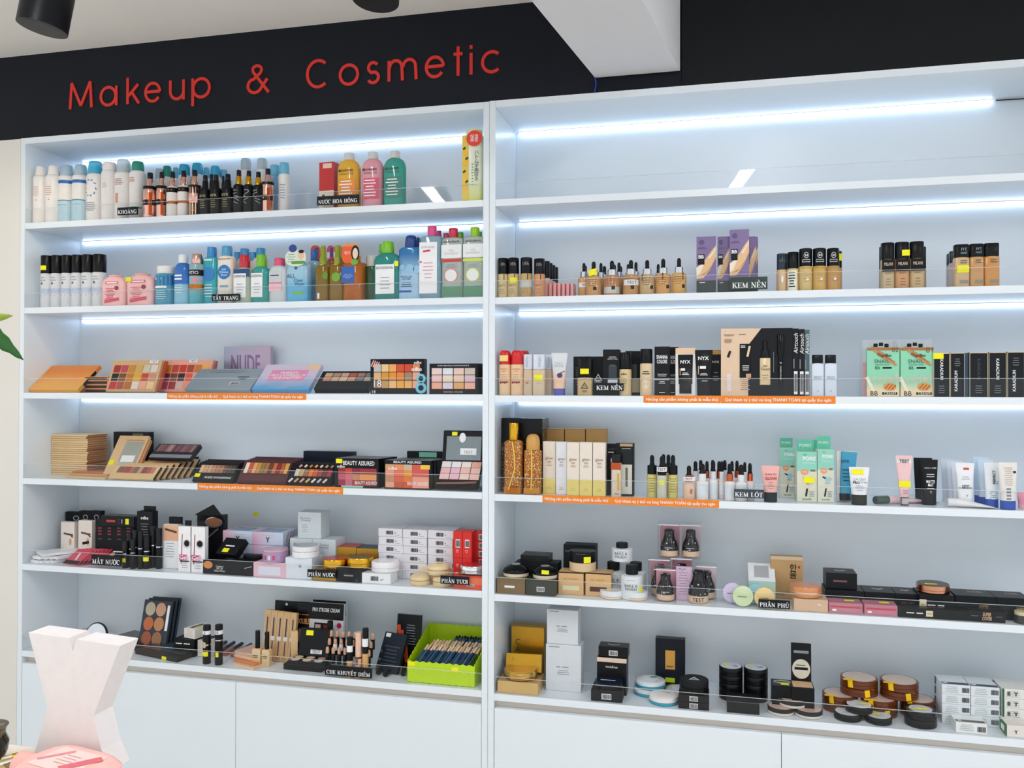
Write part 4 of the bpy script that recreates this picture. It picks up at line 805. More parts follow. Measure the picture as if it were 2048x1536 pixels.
for i, (a, b, yt) in enumerate(((131, 158, 1024), (158, 180, 1022), (180, 202, 1022))):
    t = carton(fit('L5', a, b, yt, .19), .02, BLKM, 'liner_pack', f'black hang-tab pack with round hole, {ORD[i]} in the back row', 'pack', group='black hang-tab packs'); patch(t, 'hole_ring', mat('a9adb0', .4, .5), .1 if i else .3, .86, .46, .12, round_=True); patch(t, 'hole', BLK, .1 if i else .3, .86, .3, .08, round_=True, off=.0008)
for i, (a, b, yt) in enumerate(((122, 149, 1044), (157, 184, 1041))):
    t = carton(fit('L5', a, b, yt, .13), .02, mat('efe4da', .4), 'brow_box', ('cream brow box with arched brow, near the left panel', 'cream brow box with brow and dark lashes')[i], 'box', group='cream brow boxes'); patch(t, 'brow', mat('5a4436', .5), .05, .66, .7, .05, rot=-8); patch(t, 'brow_tail', mat('6a503c', .5), .32, .6, .2, .04, rot=-40)
    if i: patch(t, 'lash', BLK, .05, .42, .5, .07, rot=12)
    patch(t, 'skin', mat('d8a888', .5), .2, .45, .2, .2, round_=True, off=.0003)
for i in range(4):
    t = carton(fit('L5', 191+19*i, 210+19*i, 1039, .12), .02, BLKM, 'mascara_box', f'upright black box with red print, {ORD[i]} from the left', 'box', group='upright black boxes with red print'); scrib(t, 'M\nA\nX', mat('8a2a2a', .5), 0, .72, hf=.22); fine(t, INKG, 0, .52, .5, 1)
f = fit('L5', 202, 268, 1018, .10, up=.128); f.h = .036; t = carton(f, .05, BLK, 'mascara_box', 'black box with red logo lying across four upright boxes', 'box'); scrib(t, 'CLIO', mat('c8382c', .5), -.18, .5, wf=.3, bold=.02); fine(t, mat('c8382c', .5), .05, .7, .1, 3, .2); sticker(t, .3, .5, .014, .02); text(t, '8\n8', INKW, .14, .5, hf=.4)
t = carton(fit('L5', 274, 305, 1023, .09), .03, BLKM, 'mascara_box', 'tall black carton with white script logo', 'box'); text(t, 'odbo', INKW, 0, .88, wf=.5, bold=.02); fine(t, INKG, 0, .76, .6, 6, .05); patch(t, 'hang_tab', BLK, .1, 1.04, .8, .1, off=-.02)
for i, (x0, x1, yt, yb) in enumerate(((255, 266, 1066, .05), (266, 276, 1060, .045), (277, 286, 1062, .03), (288, 300, 1072, .04), (301, 312, 1052, .06), (313, 324, 1056, .05), (246, 256, 1082, .03), (262, 271, 1078, .026))):
    t = bottle(fit('L5', x0, x1, yt, yb), 'eyeliner_tube', f'slim black liner tube standing before the black cartons, {ORD[i]} of eight', BLK, mat('1c1e22', .2), .9, .55, .02, group='slim black liner tubes', cat='tube'); patch(t, 'silver_ring', SILV, 0, .54, 2.6, .03)
    if i in (3, 6): sticker(t, 0, .3, .026 if i == 3 else .014, .014)
for i, (x0, x1, yt, lean, yw) in enumerate(((176, 246, 1087, 50, -20), (196, 252, 1098, 40, -24), (204, 250, 1104, 55, 4))):
    f = fit('L5', x0, x1, yt, .085+.045*(2-i), lean=lean); f.h = min(f.h, .05); t = carton(f, .014, (mat('d9c6c4', .4), BLK, mat('24262c', .35))[i], 'window_pack', ('white and pink face-print pack lying behind MẮT NƯỚC card', 'black window pack lying slanted with yellow sticker', 'dark pack lying flat behind MẮT NƯỚC card')[i], 'pack', yaw=yw)
    if i < 2: sticker(t, .25, .5, .016, .012)
    patch(t, 'white_band', INKW, .1, .8, .7, .12); patch(t, 'face_print', mat('d8a090', .5), -.2, .5, .2, .4, round_=True)
t = carton(fit('L5', 327, 357, 1049, .06), .02, mat('eef0f2', .4), 'brow_box', 'white brow carton with a dark brow on peach skin', 'box'); patch(t, 'peach_top', mat('e8b490', .45), 0, .81, 1, .36); patch(t, 'brow', mat('5a3a28', .5), 0, .86, .8, .05, rot=-12, off=.0008); fine(t, INKG, -.05, .56, .6, 6, .06)
carton(fit('L5', 338, 362, 1034, .085), .01, BLKM, 'brow_box', 'black hang-tab card behind the white brow carton', 'box')
for i, (a, b) in enumerate(((355.5, 384), (381.5, 411))):
    t = carton(fit('L5', a+1.5*(1-i), b-1, 1053+i, .022), .02, mat('f3f2f4', .35), 'gel_liner_box', ('white Gel box beside the black liner tubes', 'white Gel box beside the black cushion packs')[i], 'box', group='white Gel liner boxes')
    patch(t, 'jar_ring', mat('c9cbd0', .3), .15, .62, .56, .2, round_=True); patch(t, 'jar_gel', BLK, .15, .63, .4, .14, round_=True, off=.0008); patch(t, 'brush', mat('a0303c', .4), -.24, .5, .06, .66, rot=-2); patch(t, 'pink_block', mat('e0408c', .45), -.12, .32, .62, .12); text(t, 'Gel', INKW, -.12, .32, wf=.52, bold=.02); patch(t, 'black_bar', BLK, -.02, .235, .7, .03); fine(t, INKG, 0, .19, .5, 3, .05); text(t, '2', INKG, .05, .05, hf=.03)
    add(t, 'hang_tab', chamfer('hang_tab', t.w*.5, .001, .018, .0002), BLK, (0, .018, t.h))
def cush(x0, x1, yt, dy, d, ma, label, up=0, yaw=0, lean=0, name='cushion_box'): return carton(fit('L5', x0, x1, yt, dy, up=up, lean=lean), d, ma, name, label, 'box', yaw=yaw)
f = fit('L5', 396, 446, 1030, .10, up=.0); t = carton(f, .03, BLK, 'cushion_box', 'tall black cushion pack with brown disc and pointed flap', 'box', yaw=6)
m = mesh('flap', [(-f.w*.6, 0, f.h), (f.w*.62, 0, f.h*.86), (f.w*.1, 0, f.h*1.2), (-f.w*.6, .004, f.h), (f.w*.62, .004, f.h*.86), (f.w*.1, .004, f.h*1.2)], [(0, 1, 2), (5, 4, 3), (0, 3, 4, 1), (1, 4, 5, 2), (2, 5, 3, 0)]); add(t, 'flap', m, BLK)
patch(t, 'silver_ring', SILV, .12, .86, .66, .2, round_=True); patch(t, 'brown_disc', mat('8a5434', .4), .12, .87, .54, .16, round_=True, off=.0008); patch(t, 'silver_script', SILV, .1, .66, .5, .03, rot=40)
t = cush(406, 457, 1121, .016, .05, BLK, 'black cushion carton with orange disc and white print'); patch(t, 'orange_disc', mat('d88a4c', .45), -.3, .66, .36, .56, round_=True); text(t, 'Cushion\nSPF 34\nGlam Moist', INKW, .16, .42, wf=.42)
t = cush(457, 506, 1123, .016, .05, BLKM, 'flat black carton with silver tick before the pink boxes')
patch(t, 'silver_tick', SILV, .3, .6, .3, .04, rot=15)
f = fit('L5', 428, 474, 1080, .018, up=.052, lean=48); f.h = min(f.h, .066); t = carton(f, .022, BLK, 'cushion_box', 'black cushion box lying slanted with yellow sticker', 'box', yaw=-12); scrib(t, 'cushion', INKW, 0, .5, wf=.5); sticker(t, -.1, .22, .026, .016)
t = compact(fit('L5', 477, 524, 1100, .05, up=.042), 'lace_compact', 'black lace-edged round compact before the pink boxes', BLK, BLK, hh=.016)
PB = grad('dba8c4', 'c8d4e8', .3, 0, lo=.0, hi=.6)
for i, (a, b, yt, up, w) in enumerate(((446, 505, 1051, .0885, 'upper left'), (505.5, 566, 1056, .0885, 'upper right'), (466, 505, 1081, .044, 'lower left'), (505.5, 566, 1083, .044, 'lower right'), (462, 505, 1107, .0, 'hidden bottom left'), (505.5, 566, 1107, 0, 'hidden bottom right'))):
    f = fit('L5', a, b, yt, .095, up=up); f.h = .0435; t = carton(f, .10, PB, 'powder_box', f'{w} pink and blue powder box in the pile of six', 'box', group='pink and blue powder boxes'); patch(t, 'window', mat('7f9cc0', .15), 0, .45, .7, .6, 'top'); text(t, 'Y', mat('3a3440', .5), 0, .42, hf=.4, bold=.03); fine(t, mat('d8c0a0', .5), 0, .72, .6, 1, th=.05)
    for k in range(3): patch(t, 'rose_slash', mat('b88a7c', .4), -.2+.2*k, .55, .06, .8, 'right', rot=-35)
t = cush(507, 571, 1126, .014, .06, mat('e8bccc', .3), 'single pink box holding the clear pink cup'); patch(t, 'pale_facet', mat('dfe0ee', .3), 0, .45, .7, .6)
t = bottle(fit('L5', 528, 574, 1096, .045, up=t.h+.0005), 'cream_cup', 'clear lilac cup with faceted sides on the pink box', mat('c8a8d0', .08, a=.7), mat('e3b8cc', .1, a=.8), .98, .8, .02, cat='jar', n=2)
for k in range(5): patch(t, 'facet', mat(('e06a94', '8a5a74', 'f0d8e4', 'c84a7c', 'b89ac8')[k], .2), -.36+.18*k, .4, .1, .34)
W1 = mat('d3dce0', .35); W2 = mat('dfe6ee', .35)
def wbox(x0, x1, yt, dy, d, label, up=0, h=None, ma=None):
    f = fit('L5', x0, x1, yt, dy, up=up)
    if h: f.h = h
    t = carton(f, d, ma or W1, 'cream_box', label, 'box', group='white cream cartons'); return t
t = wbox(580, 624, 1077, .11, .075, 'white cream carton under the top one, on the left'); hB = t.h; text(t, 'BB Cushion\nWhitening', INKG, -.05, .8, wf=.55)
t = wbox(624.5, 671, 1077, .11, .075, 'white cream carton under the top one, on the right', h=hB); text(t, 'BB Cushion\nWhitening', INKG, -.05, .8, wf=.55)
t = wbox(596, 642, 1024.5, .115, .065, 'white cream carton on top of the pair, near the back wall', up=hB+.0005); text(t, 'BB Cushion\nWhitening', INKG, -.16, .72, wf=.46); fine(t, INKG, -.2, .5, .3, 4, .08)
t = wbox(571, 624, 1116, .016, .075, 'white cream carton under the white jar', ma=W2); text(t, '⚘', INKG, .05, .6, hf=.2); hC = t.h
t = bottle(fit('L5', 587, 637, 1090, .052, up=hC+.0005), 'cream_jar', 'white jar with grey lid and rose line on its carton', mat('eceef2', .25), mat('e9ebf0', .25), .99, .55, .02, cat='jar'); patch(t, 'grey_top', mat('9aa6ac', .3), 0, .5, .9, .9, 'top', round_=True) if False else add(t, 'lid_top', loft('lid_top', [(t.w*.45, t.w*.45, t.h), (t.w*.45, t.w*.45, t.h+.0008)], 30), mat('9aa6ac', .25)); patch(t, 'rose_line', mat('c88a74', .4, .6), 0, .54, 2.4, .04)
GB = mat('c89a34', .35, .55)
t = wbox(625, 672, 1141, .014, .06, 'gold carton under the gold cushion behind PHẤN NƯỚC card', ma=GB); hG = t.h
def cushion(x0, x1, yt, dy, up, side, top, label, band=None, s='L5', hh=None, dome=0):
    f = fit(s, x0, x1, yt+6, dy, up=up); return compact(f, 'cushion_compact', label, side, side, top, hh or .032, dome=dome, split=.45, rim=.93, topname='lid_top', group='round cushion compacts')
cushion(635, 684, 1110, .018, hG+.0005, GOLD, mat('b02434', .25), 'gold cushion compact with deep red top')
t = wbox(673, 724, 1138, .014, .06, 'black carton under the gold cushion with dark top', ma=BLKM); scrib(t, 'RECIPE', INKG, 0, .5, wf=.4); fine(t, INKG, .3, .2, .2, 2, .1); hK = t.h
cushion(686, 735, 1112, .018, hK+.0005, GOLD, mat('3a2c28', .25), 'gold cushion compact with dark brown top')
t = wbox(674, 712, 1094, .12, .07, 'gold carton with red top behind the gold cushions', ma=GB); patch(t, 'red_top', mat('b83a44', .4), 0, .5, 1, 1, 'top'); patch(t, 'red_flare', mat('b8421c', .4), .25, .5, .4, .5, round_=True)
t = wbox(713, 756, 1097, .12, .07, 'gold carton with navy top behind the gold cushions', ma=GB); patch(t, 'navy_top', mat('28384c', .4), 0, .5, 1, 1, 'top'); patch(t, 'red_flare', mat('b8421c', .4), -.2, .5, .6, .6, round_=True)
t = wbox(723, 781, 1147, .014, .06, 'white barcode carton under the white compact', ma=WHT); barcode(t, -.05, .5, .025, .014, back=False); text(t, '✓', INKK, .2, .42, hf=.25); hW = t.h
cushion(734, 787, 1119, .018, hW+.0005, mat('f2f0f2', .25), mat('f4f3f5', .2), 'plain white compact on the barcode carton')
rows = [1142.5, 1126.5, 1108.5, 1091, 1074, 1055, 1037]
for c in range(3):
    x0, x1 = ((757, 805), (806.5, 854.5), (856, 906))[c]; zz = shz('L5')
    for r in range(6):
        f = fit('L5', x0+random.uniform(-1, 1), x1+random.uniform(-1, 1), rows[r+1], .105); f.z = zz; f.h = .0263; f.y = .105+random.uniform(-.003, .003); zz += .0268
        t = carton(f, .09, mat('e4e2e8', .35), 'powder_carton', f'white barcode carton, {ORD[r]} from the bottom of the {("left", "middle", "right")[c]} stack', 'box', group='stacked white barcode cartons'); barcode(t, -.03, .5, .024, .012, back=False); text(t, 'v', INKG, .2, .45, hf=.2, bold=.03); fine(t, INKG, .3, .2, .22, 1, th=.04)
RB = mat('e0241e', .35)
for c in range(2):
    for r in range(2):
        f = fit('L5', 907+18.5*c, 925+18.5*c, 1043, .075); f.w *= .98; f.h = .082; f.z = shz('L5')+.0825*r; t = carton(f, .06, RB, 'red_carton', f'{("lower", "upper")[r]} red carton in the {("first", "second")[c]} upright column', 'box', group='upright red cartons'); barcode(t, 0, .55 if r else .3, .012, .02); text(t, '♡', INKW, -.05, .25 if r else .7, hf=.12)
for r in range(6):
    f = fit('L5', 944, 972, 1050, .11); f.z = shz('L5')+.0265*r; f.h = .026; f.w = .036; t = carton(f, .06, RB, 'red_carton', f'red carton lying in the pile by the seam, {ORD[r]} from the bottom', 'box', group='lying red cartons'); barcode(t, .25, .45, .016, .014)
BEI = mat('ecd3a4', .3); 
for i, (a, b, yt, up, dy, w) in enumerate(((814, 854, 1144, 0, .016, 'lower left'), (860, 900, 1150, 0, .016, 'lower right'), (850, 892, 1113, .034, .02, 'top'))):
    f = fit('L5', a, b, yt+8, dy, up=up); t = compact(f, 'beige_cushion', f'{w} cream macaron-shaped compact of three', BEI, BEI, None, .033, split=.45, dome=.5, band=mat('c8a25c', .3, .6), group='cream macaron compacts'); 
    if i == 2: sticker(t, 0, .5, .016, .012, 'top')
t = wbox(838, 914, 1134, .10, .03, 'cream carton standing behind the macaron compacts', ma=mat('f2dcc0', .4))
t = wbox(907, 964, 1152, .014, .06, 'coral red carton under the silver compact by the seam', ma=mat('e8502c', .35)); barcode(t, .1, .3, .02, .006); hR = t.h; patch(t, 'light_fold', mat('f0784c', .4), .25, .6, .5, .5)
t = wbox(916, 964, 1147, .03, .05, 'black tray under the silver compact', up=hR+.0005, h=.003, ma=BLK)
cushion(914, 964, 1134, .016, hR+.004, CHROME, mat('c8303c', .25), 'silver-banded red compact by the seam', hh=.024)
st = boxmesh('sticker', -.0105, .0105, -.0004, 0, 0, .0135); o = bpy.data.objects.new('price_sticker', st); COL.objects.link(o); st.materials.append(YEL); p_ = atY(511.5, 1032, DEP-.0006); o.location = p_; tag(o, 'yellow price sticker stuck on the back panel above pink boxes', 'sticker')

# ================================================================== left cabinet, bottom shelf: contour and concealers
t = compact(fit('L6', 131, 185, 1250, .13), 'powder_compact', 'brown marbled powder dome behind the white letter', mat('8a5a34', .3), glitter('c8743c', 'e8b48c', 90, 1, .5), None, .034, dome=.9, split=.3)
f = fit('L6', 173, 217, 1243, .09, lean=12); t = thing('round_mirror', 'round black-rimmed mirror leaning beside the powder dome', 'mirror', (f.x, f.y, f.z)); r = min(f.w/2, f.h/2-.001)
add(t, 'rim', loft('rim', [(r, r, 0), (r, r, .006), (r*.9, r*.9, .006)], 36), BLK, (0, 0, f.h-r), (math.radians(78), 0, 0)); add(t, 'glass', loft('glass', [(r*.91, r*.91, .0055), (r*.91, r*.91, .0075)], 36), mat('d8dce2', .05, .4), (0, 0, f.h-r), (math.radians(78), 0, 0)); add(t, 'foot', boxmesh('foot', -.015, .015, -.012, .02, 0, max(.004, f.h-2*r+.004)), BLK)
f = fit('L6', 216, 262, 1256, .12); f.h = .028; t = carton(f, .10, BLK, 'contour_box', 'flat black box lying behind the round mirror', 'box', yaw=-14); patch(t, 'grey_top', mat('4a5250', .3), 0, .5, .9, .9, 'top')
f = fit('L6', 226, 270, 1264, .09); f.h = .014; carton(f, .05, mat('3a2420', .4), 'contour_box', 'low brown-black box before the flat black box', 'box')
for i in range(3):
    t = carton(fit('L6', 276+8*i, 331+8*i, 1201-3*i, .135+.022*i, lean=14), .012, mat('1c2634', .35), 'contour_palette', ('black palette with six round skin shades', 'second black palette filed behind the six-shade palette', 'rearmost black palette behind the six-shade palette')[i], 'palette', bev=.002, group='six-shade contour palettes')
    if i == 0: pans(t, 2, 3, ['c0b49a', 'd0a080', 'c0683c', 'c08450', 'a05234', '9a6c44'], -.42, .34, .02, .96, .06, rnd=True, proud=.002); scrib(t, 'CONTOUR', INKW, .42, .6, wf=.6, rot=-90)
f = fit('L6', 250, 356, 1300, 1321); f.y += .024; f.h = .016; t = carton(f, .135, mat('2c2822', .3), 'contour_palette', 'large dark palette lying flat by the white letter', 'palette', yaw=-14); sticker(t, .2, .4, .022, .011); patch(t, 'smoky_window', mat('3c4a52', .12), 0, .55, .9, .7, 'top')
for i in range(2):
    f = fit('L6', 348, 388, 1256, .075); f.z = shz('L6')+.0295*i; f.h = .029; t = carton(f, .06, BLK, 'concealer_box', ('lower', 'upper')[i]+' black double-print box beside the contour palettes', 'box'); scrib(t, 'MISSHA  MISSHA', INKW, 0, .5, wf=.8)
for i in range(4):
    f = fit('L6', 366+6*i, 392+6*i, 1240, .085); f.z = shz('L6')+.06; f.h = .033; t = carton(f, .08, mat('ece6e0', .4), 'concealer_box', f'slim white striped box on the black boxes, {ORD[i]} from the left', 'box', yaw=-14, group='slim white striped boxes') if i < 1 else carton((setattr(f, 'z', shz('L6')+.001+.0) or setattr(f, 'h', .055) or setattr(f, 'w', .022) or setattr(f, 'x', f.x+.03) or f), .07, mat('ece6e0', .4), 'concealer_box', f'slim white striped box beside the black boxes, {ORD[i-1]} from the left', 'box', yaw=-10, group='slim white striped boxes')
    fine(t, mat('c8a48c', .5), 0, .9, .8, 6, .13, th=.03); patch(t, 'navy_stripe', mat('20283c', .4), -.1, .5, .3, .7, 'top'); 
    if i == 0: sticker(t, .2, .4, .014, .02, 'top')
def stick(x0, x1, yt, dy, label, body, cap, capz, **k):
    return bottle(fit('L6', x0, x1, yt, dy), k.pop('name', 'concealer_stick'), label, body, cap, k.pop('capw', .95), capz, .02, cat='concealer', **k)
for i, (a, b, yt) in enumerate(((407, 421, 1250), (431, 445, 1249))):
    t = stick(a, b, yt, .03, ('black concealer stick with 2 tag beside the striped boxes', 'black concealer stick with 05 tag beside the lying tubes')[i], BLK, BLKM, .68, group='upright black testers'); patch(t, 'paper_wrap', WHT, 0, .82, 1.8, .1); text(t, ('2', '05')[i], INKK, 0, .82, hf=.07, off=.0013); patch(t, 'silver_ring', SILV, 0, .62 if i else .5, 2.8, .03); sticker(t, .05, .27, .02 if i == 0 else .01, .016)
    if i == 0: patch(t, 'tan_curve', mat('d8b48c', .4), -.1, .5, .6, .16, round_=True)
for i, (x0, y0, x1, y1) in enumerate(((420, 1304, 452, 1284), (434, 1306, 468, 1285), (449, 1308, 484, 1287), (464, 1310, 502, 1289))):
    A = atZ(x0, y0, shz('L6')+.008); B = atZ(x1, y1, shz('L6')+.008); C = A.lerp(B, .45); t = thing('lip_tube', f'clear lip tube lying on the shelf, {ORD[i]} from the upright testers', 'tube', tuple(A), group='lying lip tubes'); q = lambda v: tuple(v-A)
    add(t, 'body', tubemesh('body', [q(A), q(C)], .0072, 12), mat(('9a4a34', '7a3a30', 'a8583c', 'b05a3c')[i], .12, a=.9)); add(t, 'cap', tubemesh('cap', [q(C), q(B)], .0062, 12), mat('2a2a30', .2))
f = fit('L6', 463, 508, 1292, .07); f.h = .006; t = carton(f, .12, WHT, 'blush_palette', 'thin white palette lying under the lip tubes', 'palette', yaw=-28); patch(t, 'brown_edge', mat('7a4a34', .5), 0, .5, 1, .6, 'right')
for i in range(4):
    f = fit('L6', 458+2*i, 513+2*i, 1310, 1335-4*i); f.z = shz('L6')+.0075*i; f.h = .007; t = carton(f, .085, (mat('efc9a4', .4), mat('e0884a', .4), mat('f0d0b0', .4), mat('e8b49c', .3))[i], 'blush_palette', ('lowest', 'orange second', 'third', 'top')[i]+' flat peach palette in the front stack', 'palette', yaw=-20+2*i, group='flat peach palettes')
    if i == 3: patch(t, 'grey_label', mat('a8a4b0', .4), .25, .5, .3, .4, 'top')
for i, (a, b, yt) in enumerate(((507, 524, 1261), (526, 542, 1264))):
    t = bottle(fit('L6', a, b, yt, .055), 'nail_bottle', ('square cream bottle with black wand cap, on the left', 'square cream bottle with black wand cap, before the tan packs')[i], mat('e0c090', .2), BLK, .5, .5, .03, n=6, ar=.8); scrib(t, 'DOUBLE\nCOVER', mat('5a4a30', .5), 0, .28, wf=.7)
for i in range(5):
    t = carton(fit('L6', 523+12.8*i, 535.4+12.8*i, 1220+1.6*i, .10, lean=9), .014, mat('d8b078', .4), 'concealer_pack', f'slim tan concealer pack with wand window, {ORD[i]} from the left', 'pack', group='slim tan concealer packs'); patch(t, 'window', mat('c8a888', .15), 0, .5, .6, .8); patch(t, 'wand', mat('3a2420', .3), 0, .66, .2, .4, off=.0008); patch(t, 'collar', mat('e8e4dc', .3), 0, .45, .66, .08, off=.001); patch(t, 'applicator', mat('4a3020', .3), 0, .25, .16, .28, off=.0008); patch(t, 'foot_label', mat('b88a54', .4), 0, .06, .8, .08)
f = fit('L6', 545, 612, 1203, .17, lean=6); t = carton(f, .012, BLK, 'concealer_pack', 'black hang card with white hole behind the tan packs', 'pack'); patch(t, 'white_hole', INKW, -.15, .94, .07, .05, round_=True)
f = fit('L6', 588, 617, 1208, .145, lean=8); t = carton(f, .014, BLK, 'concealer_pack', 'black DOUBLE pack with orange print and face photo', 'pack'); scrib(t, 'TIP CONCEALER', mat('e08a4c', .5), 0, .8, wf=.8); text(t, 'DOUBLE', mat('f0a05c', .5), 0, .68, wf=.84, hf=.1, bold=.02); patch(t, 'photo', mat('b08a74', .5), 0, .42, .6, .24)
f = fit('L6', 583, 595, 1240, .09, lean=-0); f.h = .11; t = carton(f, .012, TAN, 'concealer_pack', 'single tan pack leaning on the black DOUBLE pack', 'pack', yaw=30)
t = carton(fit('L6', 616, 684, 1207, .15, lean=5), .014, mat('e8e8ea', .4), 'strobe_box', 'white PRO STROBE CREAM box with black header', 'box'); patch(t, 'black_header', BLK, 0, .86, 1.0, .28); text(t, 'PRO STROBE CREAM', INKW, -.02, .88, wf=.8, hf=.07, bold=.02); patch(t, 'maroon_line', mat('5a1c20', .4), 0, .72, 1, .02); patch(t, 'photo_frame', BLKM, -.12, .52, .46, .26); patch(t, 'pale_swatch', mat('dcbcb0', .4), -.24, .52, .16, .2, off=.0008); patch(t, 'rust_swatch', mat('8a3a2c', .4), .0, .52, .16, .2, off=.0008); patch(t, 'pink_dot', mat('c81e5c', .4), .38, .62, .14, .1, round_=True)
t = carton(fit('L6', 626, 692, 1202, .19), .014, mat('cfd8d8', .4), 'strobe_box', 'second strobe box with black header filed behind', 'box'); patch(t, 'black_header', BLK, 0, .88, 1.0, .26); scrib(t, 'DOUBLE CONTOUR POUCH', INKG, 0, .94, wf=.8)
f = fit('L6', 567, 643, 1330, 1342); t = carton(f, .07, BLK, 'palette_box', 'flat black box under the open six-pan palette', 'box'); hh_ = t.h
f = fit('L6', 574, 644, 1318, .022, up=hh_+.0005); f.h = .014; t = carton(f, .062, BLK, 'corrector_palette', 'open black corrector palette with six round pans and TEST tape', 'palette', bev=.002)
for j in range(2):
    for i in range(3): add(t, 'pan', loft('pan', [(.0145, .0115, 0), (.0145, .0115, .0012)], 24), mat((('e8c4cc', 'e0d0a8', 'cfd8d4'), ('e8cc9c', 'e8bca0', 'e0a48c'))[j][i], .5), (-t.w/2+t.w*(i+.5)/3, .017+.028*j, t.h))
lid = add(t, 'lid', chamfer('lid', t.w*.92, .006, .092, .002), BLK, (.004, .058, t.h-.001), (math.radians(-14), 0, 0))
l = T(); l.o = lid; l.w, l.d, l.h, l.fy, l.wrap = t.w*.92, .006, .092, 0, None
sticker(l, -.2, .82, .026, .016); patch(l, 'tape', WHT, .06, .18, .36, .14); text(l, 'TEST', INKK, .06, .18, wf=.26, off=.0012)
stick(655, 666, 1242, .13, 'plain black tube standing behind the concealer testers', BLK, BLKM, .6, name='black_tube')
# acrylic tester stand with nude bullets
f = fit('L6', 648, 752, 1290, .02); t = thing('tester_stand', 'clear acrylic stand full of nude concealer testers', 'stand', (f.x, .016, shz('L6')))
for k in range(3):
    y = .03*k+.004; z = .03+.018*k
    add(t, 'tier', boxmesh('tier', -f.w/2, f.w/2, y, y+.026, z, z+.0025), ACR); add(t, 'riser', boxmesh('riser', -f.w/2, f.w/2, y+.0265, y+.0285, 0, z+.018), ACR)
n_ = 0
for k in range(3):
    for i in range(8):
        px = 655+11.8*i+4*k
        if px > 748: continue
        A = atY(px, 1290, .033+.03*k); z = shz('L6')+.0335+.018*k
        f = Fit(); f.x, f.y, f.z, f.w, f.h, f.lean = A.x, .033+.03*k, z, .0135, .052, 0
        q = bottle(f, 'concealer_stick', f'nude-tipped concealer tester in the {("front", "middle", "back")[k]} tier, {ORD[i]} from the left', BLK, mat('dca888', .4), .8, .62, .03, dome=.6, cat='concealer', group='nude-tipped concealer testers'); patch(q, 'clear_sleeve', ACR, 0, .5, 2.8, .7); n_ += 1
        if (i, k) in ((1, 1), (2, 1)): patch(q, 'paper_tag', WHT, 0, .5, 1.4, .4)
for i, (a, b, yt, bm, cm, cz, l) in enumerate(((694, 706, 1274, mat('d8ae7c', .2), BLK, .42, 'nude concealer wand with black cap and 12 tag, before the stand'), (711, 724, 1264, mat('e0b498', .25), mat('e6c2aa', .3), .5, 'pale pink concealer wand with brown print, before the stand'), (725, 737, 1256, mat('d8a868', .2), BLK, .5, 'golden concealer wand with tall black cap, before the stand'))):
    t = stick(a, b, yt, .016, l, bm, cm, cz, name='concealer_wand'); 
    if i != 1: patch(t, 'paper_tag', WHT, 0, .72, 1.4, .16)
    else: patch(t, 'brown_ring', mat('4a2c24', .4), 0, .45, 2.6, .04); text(t, 'FIT', mat('6a4434', .5), 0, .6, wf=.7, rot=90)
f = fit('L6', 747, 797, 1268, .075, lean=28); t = carton(f, .014, mat('1c2430', .4), 'palette_box', 'dark slate box leaning askew beside the tester stand', 'box', yaw=-14); fine(t, mat('3c4858', .4), 0, .62, .8, 6, .09, th=.03); patch(t, 'barcode_tag', WHT, -.32, .92, .22, .1)
t = carton(fit('L6', 790, 838, 1230, .14, lean=6), .014, BLK, 'concealer_pack', 'black pack with orange flame wedges behind the basket', 'pack', yaw=-4); fine(t, INKG, .1, .8, .5, 8, .05)
for k in range(3): patch(t, 'orange_wedge', mat('d8481c', .4), -.36+.14*k, .55-.1*k, .16, .5, rot=8)
for i, (x0, y0, x1, y1) in enumerate(((756, 1345, 780, 1326), (770, 1349, 800, 1328), (784, 1342, 806, 1322), (806, 1347, 812, 1324))):
    A = atZ(x0, y0, shz('L6')+.0085); B = atZ(x1, y1, shz('L6')+.0085); A.y = max(A.y, .016); t = thing('lip_tube', f'dark red lip tube lying beside the green basket, {ORD[i]} from the left', 'tube', tuple(A), group='dark red lip tubes'); q = lambda v: tuple(v-A); D = (B-A).normalized()*.075
    add(t, 'cap', tubemesh('cap', [(0, 0, 0), tuple(D*.45)], .0082, 12), BLK); add(t, 'body', tubemesh('body', [tuple(D*.45), tuple(D)], .0074, 12), mat('7a1e1c', .12))
# lime basket
BK = mat('bfe01c', .35); A = atY(815, 1345, .03); B = atY(955, 1345, .03); x0, x1 = A.x, min(B.x, -.026); W = x1-x0; cx = (x0+x1)/2
t = thing('lime_basket', 'lime green plastic basket full of two-tone pencils', 'basket', (cx, .018, shz('L6')))
hF, hB_, dpt = .066, .125, .225
def wall(name, P, th=.002):
    # scalloped-top panel between two ground points; P: (xa,ya),(xb,yb), heights at both ends
    (xa, ya), (xb, yb), ha, hb = P; V, Q = [], []; n = 40; dx, dy_ = xb-xa, yb-ya; L = math.hypot(dx, dy_); nx, ny = -dy_/L*th, dx/L*th
    for i in range(n+1):
        u = i/n; h = ha+(hb-ha)*u+.0022*math.sin(i*math.pi/2)
        bot = .0012*math.sin(i*math.pi/2)+.0012
        for s in (0, 1):
            for z in (bot, h): V.append((xa+dx*u+nx*s, ya+dy_*u+ny*s, z))
    for i in range(n):
        a, b = 4*i, 4*i+4; Q += [(a, b, b+1, a+1), (a+2, a+3, b+3, b+2), (a+1, b+1, b+3, a+3), (a, a+2, b+2, b)]
    Q += [(0, 1, 3, 2), (4*n, 4*n+2, 4*n+3, 4*n+1)]
    add(t, name, mesh(name, V, Q), BK)
e = .006
